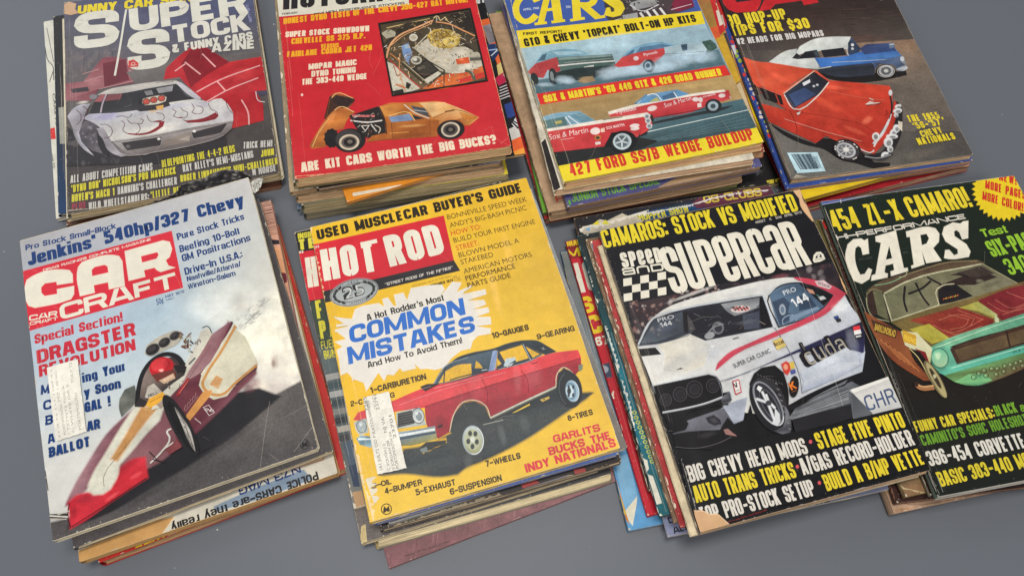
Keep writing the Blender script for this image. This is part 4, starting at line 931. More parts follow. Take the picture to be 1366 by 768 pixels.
    A.L((150,154,160),9,(92,444),(230,418),(330,392),(412,362)); A.L((206,206,206),4,(92,440),(230,414),(330,388),(412,357)); A.P([(110,112,118),(70,72,78),(54,54,60)],(410,362),(448,332),(460,372),(452,388),(415,398),(405,385)); A.L((150,154,164),5,(452,335),(460,372)); A.L((120,124,134),3,(412,352),(400,300),(376,254),(340,240)); A.L((120,126,136),3,(395,278),(560,225))
    A.P((18,17,20),(440,470),(472,505),(540,480),(560,400),(600,560),(780,560),(770,620),(400,640),(160,620),(150,560),(240,545),(400,535)); A.P((150,110,104),(420,535),(440,530),(470,555),(486,566),(450,560),(430,556)); A.S((60,58,62),330,560,60,20,-14,.5); A.L((80,76,80),4,(160,625),(260,632),(400,600),(460,570))
    # wheel
    A.P((22,21,24),(556,290),(580,236),(620,205),(690,192),(735,230),(758,310),(762,400),(750,470),(600,470)); A.f(.12,.1)
    A.E((30,29,32),662,402,160,88,63,30); A.P([(80,80,86),(120,122,128),(60,60,66)],(735,390),(760,440),(776,520),(770,555),(735,556),(690,540),(735,520),(748,470)); A.P((46,45,48),(560,300),(600,262),(660,262),(720,320),(748,400),(735,420),(700,330),(640,285),(590,300)); A.f(.04,.06)
    A.E((130,132,138),655,395,130,58,60,28); A.E((46,46,52),655,392,118,48,60,26); A.E((84,86,94),664,404,96,36,60,22); A.E((36,36,40),660,398,84,30,60,20)
    for p in (((650,390),(590,370)),((655,385),(640,345)),((662,390),(690,420)),((655,400),(690,490)),((650,395),(620,330))): A.L((176,178,182),17,*p); A.L((230,230,230),6,*p)
    A.P((206,208,210),(690,420),(712,450),(716,490),(700,512),(672,500),(690,480)); A.P((224,224,224),(600,300),(622,310),(610,335),(592,318)); A.E((60,60,66),656,392,14,12); A.O((206,206,208),5,655,396,128,56,60,30,t0=-40,t1=120)
    for k in range(9): A.L((120,118,116),5,(690+9*k,285+30*k),(704+9*k,292+30*k)); A.L((90,88,88),3,(596+16*k,236+6*k),(604+16*k,248+6*k))
    # track
    A.f(.12,.25); A.P([(112,114,118),(96,98,102),(122,124,128),(104,106,112),(80,82,88)],(768,470),(800,420),(930,345),(1080,268),(1135,300),(1088,330),(1100,392),(780,478))
    for k in range(16): A.L(A.r.choice(((150,152,156),(70,70,76),(130,132,136))),A.r.uniform(2,5),(780+A.r.uniform(0,40),420+3*k+A.r.uniform(0,16)),(1080,310+5*k),a=.6)
    A.f(.05,.08); A.P((26,25,28),(760,412),(830,395),(1000,320),(1060,300),(1078,266),(1110,270),(1040,300),(930,348),(840,398),(770,432)); A.P((34,33,36),(780,482),(1102,395),(1110,470),(800,560))
    A.P([(180,180,178),(204,202,196),(206,204,198),(186,186,184)],(1086,328),(1310,248),(1366,280),(1366,412),(1210,450),(1100,360)); A.P([(92,94,98),(70,72,76)],(1084,330),(1105,345),(1205,446),(1180,480),(1108,486)); A.P((222,220,212),(1090,322),(1310,246),(1320,258),(1105,340))
    A.B((66,82,116),"CHRO",(1184,436),(1392,370),84,0,.12,.2,.12)
    # words at the foot
    A.t(900,530); A.f(.04,.06)
    A.P((19,19,22),(20,330),(400,235),(800,152),(1240,50),(1400,340),(110,700),(60,480))
    WH = (212,206,194)
    A.B(WH,"BIG CHEVY HEAD MODS",(80,455),(710,300),92,.40,.155,.045); A.B(YEL,"STAGE FIVE PINTO",(766,280),(1228,160),94,.40,.155,.045); A.B(YEL,"AUTO TRANS TRICKS",(112,563),(648,427),92,.40,.155,.045)
    A.B(WH,"A/GAS RECORD-HOLDER",(682,416),(1276,254),92,.40,.155,.045); A.B(WH,"TOP PRO-STOCK SETUP",(150,674),(750,521),92,.40,.155,.045); A.B(YEL,"BUILD A B/MP VETTE",(808,501),(1322,357),92,.40,.155,.045)
    for x, y in ((718,238),(648,370),(765,456)): A.E((206,84,90),x,y,7,8,0,10)
    A.T((150,50,50),"turn to page 82 for retail display offer",(276,668),(490,602),9,.0)
    # torn corners and spine scuffs, hairline fold
    A.P([(208,166,122),(200,160,118),(204,164,124)],(100,603),(150,606),(180,622),(225,622),(250,645),(282,674),(200,702),(120,724))
    A.L((226,200,164),3,(104,606),(150,608),(182,624),(226,624),(252,646),(284,674)); A.torn((150,146,140),9,(30,330),(70,470),(110,610),seed=6,inner=-1,a=.8)
    A.t(1026,220); A.P((210,170,128),(128,142),(166,136),(178,190),(214,238),(240,298),(232,300),(205,270),(170,222),(160,180)); A.P((208,166,122),(366,586),(400,650),(414,700),(384,640))
    A.t(760,240); A.torn((128,126,126),6,(150,262),(190,390),(250,560),(320,768),seed=12,inner=-1,a=.7)
    A.t(840,350); A.L((206,206,206),1.6,(870,20),(920,130),(1010,400),(1090,640),(1130,768),a=.45)
    A.wear(26, 31, (150,146,140), .0013)

def art_green_funny_car(A):
    A.f(.05,.1)
    A.grid([[(26,36,30),(24,34,26)],[(24,32,26),(26,34,24)],[(30,26,24),(34,24,22)],[(24,28,24),(22,30,24)]])
    A.t(1026,220)
    A.P([(70,88,150),(66,84,148),(64,84,146)],(262,176),(800,60),(1380,-40),(1380,16),(1000,76),(278,214)); A.L((176,180,196),3,(276,214),(1000,78),(1380,18)); A.L((206,200,190),3,(378,180),(384,204)); A.L((190,190,196),4,(980,76),(1010,70))
    A.B(YEL,"454 ZL-X CAMARO!",(352,358),(1090,222),122,.44,.155,.045); A.T((206,200,186),"HI-PERFORMANCE",(364,402),(1050,287),29,.07)
    A.P(CREAM,(525,395),(531,472),(500,478),(492,442),(474,430),(458,444),(455,480),(468,555),(484,588),(510,584),(530,552),(546,560),(532,608),(492,633),(452,618),(425,562),(408,482),(420,425),(450,398),(490,394),(508,405))
    A.P(CREAM,(545,617),(548,591),(568,584),(598,415),(570,408),(568,383),(674,352),(716,553),(736,551),(738,566),(650,592),(648,570),(668,563),(662,525),(618,536),(612,575),(630,582),(628,600)); A.P((24,33,27),(622,506),(655,498),(640,432))
    A.P(CREAM,(760,552),(758,540),(772,534),(752,382),(735,384),(731,357),(850,332),(886,340),(906,368),(903,410),(872,444),(916,510),(838,524),(815,462),(826,530)); A.P((24,33,27),(808,376),(838,370),(850,392),(838,418),(816,426))
    A.P(CREAM,(1060,300),(1059,390),(1030,396),(1016,360),(998,346),(984,354),(986,380),(1050,424),(1071,462),(1062,490),(960,502),(934,497),(940,456),(960,455),(985,485),(1008,476),(1006,450),(942,408),(924,370),(934,332),(980,309),(1020,315),(1036,303)); A.T((60,66,60),"PDC-AUG.",(482,512),(552,498),12,.03); A.T((60,66,60),"60¢",(716,476),(742,470),12,.03)
    st = []
    for k in range(72):
        a = 2*math.pi*k/72; r_ = 168 if k % 2 == 0 else 148; st.append((1252+r_*math.cos(a)*1.0, 130+r_*math.sin(a)*1.0))
    A.P((224,196,36),*st)
    RD = (196,50,38); A.B(RD,"NEW!",(1226,82),(1320,108),50,.5,.2,.07); A.B(RD,"MORE PAGES!",(1152,126),(1380,190),46,.42,.165,.06); A.B(RD,"MORE COLOR!",(1136,186),(1354,250),46,.42,.165,.06)
    GR = (140,184,50); A.T(GR,"Test",(1142,386),(1276,360),46,.06); A.B(GR,"SIX-PAC",(1192,494),(1416,440),98,.42,.155,.05); A.B(GR,"340",(1286,590),(1404,560),98,.42,.155,.05)
    # car
    A.t(1026,360); A.f(.16,.34)
    A.P([(88,72,52),(96,80,60),(76,58,46),(70,52,44)],(516,118),(560,82),(730,20),(960,-45),(1110,-52),(1150,-32),(1100,-20),(720,70),(600,122),(520,110)); A.L((130,170,130),4,(560,84),(640,70),(735,25)); A.L((150,140,100),3,(735,25),(960,-40),(1110,-46)); A.L((150,146,110),5,(690,40),(725,32),(735,5))
    A.P([(84,80,62),(100,98,76),(90,86,66)],(514,120),(600,118),(640,270),(520,190)); A.P((52,36,32),(524,122),(548,110),(576,236),(545,240),(526,180)); A.P((96,96,70),(552,112),(590,118),(632,268),(578,240)); A.L((150,150,116),5,(516,150),(520,190),(545,245),(640,276)); A.L((134,130,96),4,(520,130),(546,106),(600,116))
    A.P([(104,104,78),(112,110,84),(96,92,70),(120,116,92)],(610,130),(720,72),(1130,-28),(1318,75),(1100,150),(652,274))
    A.P((48,36,34),(890,90),(1120,0),(1210,40),(1090,80),(1000,80)); A.P((62,52,46),(960,30),(1125,-20),(1200,20),(1110,40)); A.S((150,146,120),1120,60,26,14,0,.5); A.S((128,126,100),780,160,70,30,-15,.4); A.S((70,66,52),1180,80,70,16,-16,.5)
    for p in (((722,88),(718,170),(735,225)),((778,70),(820,150),(852,190)),((740,130),(820,95),(860,60)),((840,40),(915,80)),((1000,20),(1060,40))): A.L((32,26,28),11,*p)
    A.P((30,26,28),(900,110),(930,86),(990,78),(1082,140),(905,192)); A.L((178,170,140),6,(905,190),(892,105),(925,84),(985,76)); 
    for k in range(7): A.L((190,160,60) if k%2 else (180,90,50),4,(925+12*k,160-3*k),(934+12*k,152-3*k))
    A.L((176,172,140),9,(610,128),(722,68),(1130,-30)); A.L((176,172,140),8,(608,132),(652,272),(905,190)); A.L((150,144,112),7,(905,192),(1100,150),(1320,74),(1132,-30)); A.L((70,60,46),4,(652,280),(905,200),(1100,160))
    # bonnet
    A.P([(104,90,52),(98,84,50),(112,92,52),(110,84,50),(96,70,46),(120,96,54)],(648,280),(905,196),(1090,150),(1320,75),(1366,62),(1366,262),(900,402),(850,424),(740,340))
    A.P([(142,60,42),(120,42,36),(134,46,38),(112,36,34)],(745,270),(1000,200),(1192,266),(1188,288),(960,362),(850,300)); A.P([(120,38,42),(112,34,40),(128,44,46)],(1112,165),(1300,96),(1366,84),(1366,236),(1240,270),(1200,232))
    A.P([(168,156,58),(150,140,52),(170,164,70)],(745,318),(850,288),(962,366),(866,396)); A.P([(150,140,52),(160,156,80),(176,180,120)],(1010,204),(1110,172),(1212,240),(1210,266),(1110,220)); A.P((196,200,160),(1200,240),(1222,262),(1225,290),(1200,280))
    for p in (((870,295),(960,335),(1080,295),(1140,262)),((930,320),(985,345),(1130,300)),((950,240),(1060,265),(1050,290),(960,320)),((1000,215),(1140,268)),((1160,175),(1260,225),(1366,190)),((1200,160),(1290,205),(1366,180)),((1240,240),(1366,205)),((1260,120),(1366,160)),((900,270),(1010,240),(1090,262),(1070,300))): A.L((196,120,96),2.5,*p,a=.8)
    for k in range(6): A.L((70,50,40),2.5,(760+45*k,262-13*k),(900+30*k,300-14*k),a=.5)
    A.P([(90,150,120),(120,176,142),(104,166,136),(80,140,116)],(838,424),(960,366),(1200,288),(1366,232),(1366,292),(980,402),(880,446)); A.L((176,210,176),4,(880,418),(1200,300),(1366,248)); A.P([(104,170,140),(84,150,126)],(846,428),(930,412),(985,420),(1000,508),(960,560),(905,552),(865,500))
    A.P([(56,38,32),(70,50,38),(64,44,34)],(962,424),(1000,404),(1366,292),(1366,402),(1000,508)); A.P([(92,76,52),(84,64,46)],(985,428),(1366,312),(1366,384),(1012,490)); A.L((48,32,28),10,(1262,330),(1280,415)); A.f(.3,.2); A.P((88,70,50),(1000,436),(1240,362),(1256,412),(1020,480)); A.f(.08,.15)
    A.P([(84,166,144),(96,176,150),(60,136,116)],(905,550),(962,518),(1366,398),(1366,440),(930,562)); A.L((170,214,190),4,(965,526),(1366,408)); A.E((60,110,92),905,472,47,54,-14); A.E((108,180,146),905,472,40,47,-14,c2=(160,190,150)); A.S((206,222,190),895,460,22,26,0,.8)
    A.T((40,50,44),"'71 F",(1296,452),(1340,438),14,.03)
    A.P([(84,120,72),(110,160,100),(76,130,96),(96,76,52),(100,80,56)],(930,565),(990,600),(1110,616),(1200,590),(1366,520),(1366,442),(1100,520)); A.P([(120,180,120),(90,150,110)],(985,600),(1110,614),(1180,590),(1140,560),(1060,560))
    for x, y in ((1085,575),(1112,555),(1150,565),(1140,540),(1180,530),(1210,530),(1245,545),(1250,515),(1280,508),(1310,500),(1205,560),(1300,530),(1335,490),(1345,515)): A.O((70,50,38),3,x,y,13,12,0,10); A.S((176,206,150),x-3,y-3,8,8,0,.5)
    A.P([(130,72,42),(116,58,36),(140,84,50),(120,66,40)],(505,225),(700,335),(760,430),(870,590),(820,590),(650,475),(560,350))
    for k in range(9): A.L((64,32,24) if k%2 else (206,130,76),4,(590+12*k,372+8*k),(640+14*k,420+10*k),(700+12*k,480+8*k),a=.8)
    A.P((70,44,28),(540,265),(680,318),(672,366),(560,330)); A.T((214,176,70),"BARKLUNDBLAD",(558,322),(668,360),36,.02)
    A.P([(180,170,112),(206,200,160),(200,196,160)],(700,330),(782,338),(862,420),(852,505),(820,462),(722,402)); A.P((190,150,50),(705,322),(780,352),(780,408),(712,385)); A.T((230,190,70),"FRESNO",(712,372),(778,398),26,.02); A.P((120,34,36),(770,420),(830,440),(850,500),(800,450))
    A.P((26,20,20),(745,420),(800,440),(850,520),(862,590),(820,540),(770,480)); A.L((196,180,120),5,(742,418),(790,470),(850,585)); A.E((110,100,70),880,585,110,26,61,26); A.E((168,156,110),886,590,104,18,61,24); A.E((60,50,40),880,580,60,9,61,16); A.S((222,214,170),876,570,12,16,0,.8)
    A.L((160,110,72),26,(775,612),(800,630),(872,628)); A.L((206,160,110),8,(775,606),(802,622),(870,620)); A.E((50,34,28),778,612,10,12)
    for k in range(8): A.S((120,100,90),960+A.r.uniform(0,240),640+A.r.uniform(0,60),3,2,0,.7)
    A.t(1026,510); A.f(.04,.06)
    A.B((206,190,50),"FUNNY CAR SPECIALS:",(786,266),(1208,186),62,.44,.17,.06); A.B((110,156,44),"BLACK & GOLD".replace(' & GOLD',''),(1214,180),(1328,158),60,.44,.17,.06); A.T((110,156,44),"&",(1346,158),(1380,150),40,.05)
    A.B((100,146,44),"CAMINITO'S SOHC HOLESHOT",(822,338),(1386,222),62,.44,.17,.06); A.B((210,206,194),"396-454 CORVETTE",(860,447),(1372,346),86,.44,.165,.05); A.B((206,188,50),"BASIC 383-440 MOPAR",(918,556),(1500,424),84,.44,.165,.05)
    A.torn((120,124,118),7,(640,-60),(760,260),(900,600),seed=22,inner=-1,a=.7); A.L((96,104,96),5,(895,500),(925,585)); A.t(1026,220); A.torn((150,150,140),6,(275,215),(350,430),(490,760),seed=23,inner=-1,a=.7)
    A.wear(20, 41, (140,140,130), .0012)
def art_flame_car(A):
    A.f(.06,.22)
    A.grid([[(84,84,104),(78,80,112),(72,78,112)],[(92,90,96),(84,84,106),(80,84,110)],[(100,92,92),(96,90,92),(92,88,90)],[(88,82,80),(84,78,78),(88,82,80)],[(66,61,60),(64,60,60),(72,66,64)],[(72,64,60),(70,64,62),(74,68,64)]])
    A.t(50,0)
    A.noiseblobs([(120,112,108),(74,72,78),(130,110,110),(66,66,72)],50,((140,260),(460,250),(440,330),(150,440)),8,26,3,.5)
    for x in (170,250,330,400,430): A.L((74,70,74),5,(x,275),(x-6,400),a=.6)
    A.P([(132,74,82),(150,96,100),(126,66,74),(120,60,68)],(146,452),(250,440),(345,315),(380,308),(480,320),(562,398),(545,440),(330,478),(285,540),(150,540)); A.P((104,44,54),(350,340),(470,318),(492,430),(360,466)); A.L((170,130,130),6,(240,400),(330,372)); A.L((170,130,130),6,(250,440),(350,410)); A.L((180,150,146),6,(490,380),(560,398)); A.L((186,150,150),4,(330,480),(540,430)); A.S((170,120,122),300,440,50,30,0,.6)
    A.P((60,54,58),(180,480),(270,468),(280,490),(190,500)); A.E((120,116,120),300,520,20,12); A.S((190,186,180),250,548,30,8,0,.8)
    A.P([(112,106,104),(104,100,100),(96,90,88)],(480,390),(700,330),(1190,280),(1230,300),(700,440),(540,470)); A.P((92,86,86),(1040,300),(1190,282),(1195,312),(1040,330))
    # tipped-over red body
    A.P([(168,36,42),(178,44,50),(170,34,42),(160,30,38),(170,36,42),(184,48,50),(178,42,46)],(678,428),(690,368),(760,300),(830,250),(900,255),(1022,336),(1192,308),(1214,352),(1234,482),(1166,490),(1203,560),(1206,644),(1042,686),(1020,600),(902,545),(845,500),(760,415))
    A.P((128,26,36),(770,345),(832,252),(900,257),(1022,336),(910,400),(820,470)); A.S((200,70,70),1100,400,90,40,-14,.5); A.S((140,24,34),1000,560,60,40,20,.6); A.P((70,66,84),(1166,492),(1236,484),(1240,505),(1190,516)); A.L((200,190,190),5,(1166,492),(1180,540),(1215,548))
    for p in (((850,496),(960,438),(1190,354)),((905,546),(1005,490),(1180,420)),((960,438),(1008,492)),((880,290),(952,362)),((788,335),(872,402)),((1090,536),(1124,600),(1130,668)),((735,385),(790,345))): A.L((220,160,158),8,*p)
    # silver coupe with flames
    A.t(85,95,5.646)
    A.P((46,43,45),(20,420),(110,470),(260,560),(330,600),(500,660),(740,620),(1000,575),(1222,498),(1232,560),(700,700),(420,705),(20,720))
    A.noiseblobs([(84,78,78),(64,58,60),(36,34,36),(104,98,96)],40,((20,430),(330,560),(420,700),(20,720)),10,34,9,.6)
    A.P([(176,172,180),(160,158,168),(184,182,188),(150,148,156),(120,116,122),(140,136,142)],(35,345),(78,290),(120,265),(205,252),(165,330),(150,400),(118,470),(135,535),(235,645),(150,585),(92,505),(68,420))
    A.P([(104,98,104),(90,84,90),(70,66,70),(84,78,84)],(150,380),(255,400),(275,455),(255,520),(310,630),(220,605),(150,540),(120,470)); A.noiseblobs([(150,146,152),(60,56,60),(120,114,120)],26,((140,390),(260,410),(290,610),(150,540)),7,20,12,.6)
    A.P([(176,172,180),(186,184,190),(194,190,188),(200,197,188),(196,193,186),(186,184,188),(196,193,190),(200,197,190),(196,193,188),(190,187,188),(186,183,184),(196,193,184),(198,195,186),(200,197,188),(190,187,182),(180,177,176),(176,174,178),(170,168,178)],
        (200,332),(300,325),(600,290),(800,245),(1000,214),(1095,242),(1130,224),(1190,214),(1232,250),(1276,320),(1278,378),(1000,424),(600,498),(368,532),(330,500),(292,442),(258,412),(150,362))
    A.P([(160,156,176),(176,172,186),(160,156,172)],(200,332),(300,325),(430,312),(330,370),(180,372)); A.S((150,146,176),330,350,120,34,-6,.6); A.S((150,148,170),820,270,140,20,-10,.5); A.S((156,152,176),1060,262,60,26,-10,.5); A.S((212,208,196),700,440,260,40,-10,.6); A.S((160,156,160),1230,330,40,60,0,.4)
    A.P([(150,144,150),(170,164,168),(120,114,118)],(258,440),(300,428),(342,500),(382,562),(440,622),(505,642),(440,652),(368,622),(310,560),(280,500)); A.P((42,39,41),(258,478),(290,508),(322,580),(345,645),(300,625),(268,560))
    A.P([(168,162,160),(150,142,138),(150,142,140),(120,110,108),(96,88,88),(104,96,94),(112,104,100),(104,96,94)],(368,532),(600,500),(1278,380),(1266,440),(1210,492),(1000,562),(740,612),(500,646)); A.P((110,102,102),(368,532),(500,646),(432,622),(388,570))
    A.L((176,171,170),7,(368,532),(600,500),(1000,424),(1278,378)); A.L((90,82,84),4,(360,545),(600,512),(1000,438),(1276,392)); A.L((150,142,140),5,(440,640),(500,644),(740,610),(1000,560),(1210,490))
    A.P((52,47,49),(440,546),(742,502),(736,566),(482,606)); A.L((140,132,130),5,(440,546),(482,606),(736,566),(742,502)); A.P((52,47,49),(968,470),(1238,398),(1192,470),(985,516)); A.L((140,132,130),5,(985,516),(1192,470),(1238,398)); A.P([(126,114,106),(140,128,118),(120,108,100)],(755,530),(962,464),(956,540),(748,582)); A.P((156,144,134),(870,525),(955,488),(952,534)); A.E((214,210,204),722,518,11,8); A.E((214,210,204),988,460,11,8); A.E((90,84,84),490,575,16,14)
    A.P([(180,174,168),(190,186,176),(176,172,170)],(262,184),(330,150),(500,115),(720,86),(850,80),(884,95),(866,108),(620,142),(430,178),(330,188)); A.P([(50,48,51),(44,42,45),(46,44,48),(54,52,56),(60,58,62),(46,44,48)],(200,324),(240,236),(282,186),(432,178),(622,144),(852,106),(905,150),(992,216),(800,242),(600,292),(300,324)); A.P((146,84,88),(236,240),(282,188),(325,182),(292,240)); A.P((120,68,72),(342,186),(450,178),(432,222),(312,236)); A.P((146,144,146),(702,140),(830,118),(822,160),(722,176)); A.P((124,120,122),(612,162),(668,152),(682,185),(628,192)); A.L((60,58,62),6,(480,180),(520,260)); A.L((100,98,100),4,(460,280),(520,262)); A.P((76,74,80),(880,140),(930,200),(985,212),(925,160))
    A.L((166,152,162),12,(330,182),(300,250),(284,322)); A.P([(186,182,186),(170,166,176),(190,186,190)],(858,104),(886,95),(962,150),(1038,214),(1012,226),(940,182))
    FL = (98,66,76)
    for p in (((440,380),(464,402),(450,450),(482,475),(540,480),(580,440),(560,402),(505,396),(484,370)),((560,402),(592,400),(606,376),(580,364)),((630,338),(652,380),(712,386),(760,362),(756,335),(700,320)),((820,290),(852,312),(830,345),(872,358),(932,345),(936,320),(900,300),(885,280)),((968,250),(986,290),(970,316),(1002,330),(1050,312),(1052,285),(1004,268)),((1092,250),(1112,290),(1160,320),(1166,345)),((100,300),(132,330),(130,380),(95,412)),((150,270),(182,300),(166,350),(146,400)),((278,408),(332,410),(370,450),(352,500),(308,512)),((1225,240),(1245,290),(1275,325)),((400,350),(450,345),(500,355),(520,330)),((700,95),(740,88),(800,90),(830,84))): A.L(FL,5,*p,bevel=.2)
    A.P((126,36,42),(474,472),(540,478),(640,466),(720,420),(728,386),(762,384),(752,420),(690,462),(600,486),(520,484)); A.P((126,36,42),(896,368),(930,380),(1060,360),(1148,318),(1168,345),(1142,368),(1050,388),(940,394)); A.P((120,50,56),(680,384),(712,378),(740,376),(722,394)); A.P((120,50,56),(836,350),(868,354),(905,350),(880,362))
    A.P((50,46,48),(556,300),(790,236),(806,266),(700,300),(580,310)); A.P((196,186,168),(598,246),(604,220),(642,208),(750,190),(778,206),(772,232),(742,246),(622,264))
    for x, y in ((628,238),(684,226),(742,214)): A.E((60,44,42),x,y,27,22,-8); A.E((178,74,62),x,y,22,17,-8); A.S((206,120,100),x-6,y-5,9,7,0,.6)
    A.P((204,156,84),(700,272),(758,262),(752,300),(706,296)); A.S((200,170,120),680,310,50,14,-8,.7); A.L((70,60,50),4,(620,290),(700,278)); A.E((40,38,40),790,198,6,6); A.E((40,38,40),580,240,14,16); A.S((196,190,180),150,245,60,14,-8,.8)
    # words
    A.t(50,0); A.f(.05,.08); WH = (208,205,192)
    A.T(YEL,"FUNNY CAR SPECTACULAR",(168,84),(1200,-28),46,.085)
    A.B(WH,"S",(190,270),(438,240),196,1.25,.285,0); A.L(WH,11,(476,55),(415,408)); A.T(WH,"UPER",(496,176),(1130,72),128,.09)
    A.B(WH,"S",(478,386),(712,356),212,1.1,.275,0); A.T(WH,"TOCK",(728,232),(1142,160),92,.08); A.P((190,60,54),(488,330),(514,322),(538,340),(538,358),(490,362)); A.L((214,190,180),3,(496,352),(532,350)); A.O((214,190,180),3,513,345,9,9,0,10)
    A.T(WH,"& FUNNY CARS",(722,287),(1152,214),44,.06); A.T(WH,"AZINE",(930,283),(1156,262),46,.08); A.T((150,150,190),"SEPT 1971",(1146,120),(1128,30),14,.03)
    A.t(50,120); WH = (190,186,178); YE = (200,190,56)
    for c, s_, a, b, h in ((WH,"ALL ABOUT COMPETITION CAMS",(179,502),(617,433),41),(YE,"BLUEPRINTING THE 4-4-2 OLDS",(668,419),(1058,335),39),(WH,"TRICK HEMI",(1100,316),(1254,305),36),(YE,"'DYNO DON' NICHOLSON'S PRO MAVERICK",(184,552),(742,452),39),(WH,"RAY ALLEY'S HEMI-MUSTANG",(780,443),(1156,365),39),(YE,"JOHN",(1195,361),(1265,350),36),(YE,"HOVEN'S MACH 1",(184,600),(412,563),40),(WH,"BANNING'S CHALLENGER",(429,560),(746,505),40),(YE,"ROGER LINDAMOOD'S MINI-CHALLENGER",(765,493),(1285,400),36),((150,60,74),"PLUS",(186,644),(258,630),36),(WH,"WILD WHEELSTANDERS:",(273,640),(597,587),38),(YE,"'LITTLE RED WAGON'",(606,582),(900,528),38),(WH,"N HORSE",(1150,460),(1275,438),34)):
        A.B(c,s_,a,b,h,.44,.16,.07)
    A.t(50,0); A.P((196,160,126),(140,30),(168,14),(206,24),(200,50),(216,74),(180,84),(142,76)); A.torn((150,140,128),7,(140,80),(146,400),(160,768),seed=31,inner=-1,a=.7)
    A.t(50,120); A.torn((166,158,140),10,(160,650),(420,620),(600,600),seed=32,inner=-1,a=.8)
    A.wear(30, 51, (164,156,144), .0015)

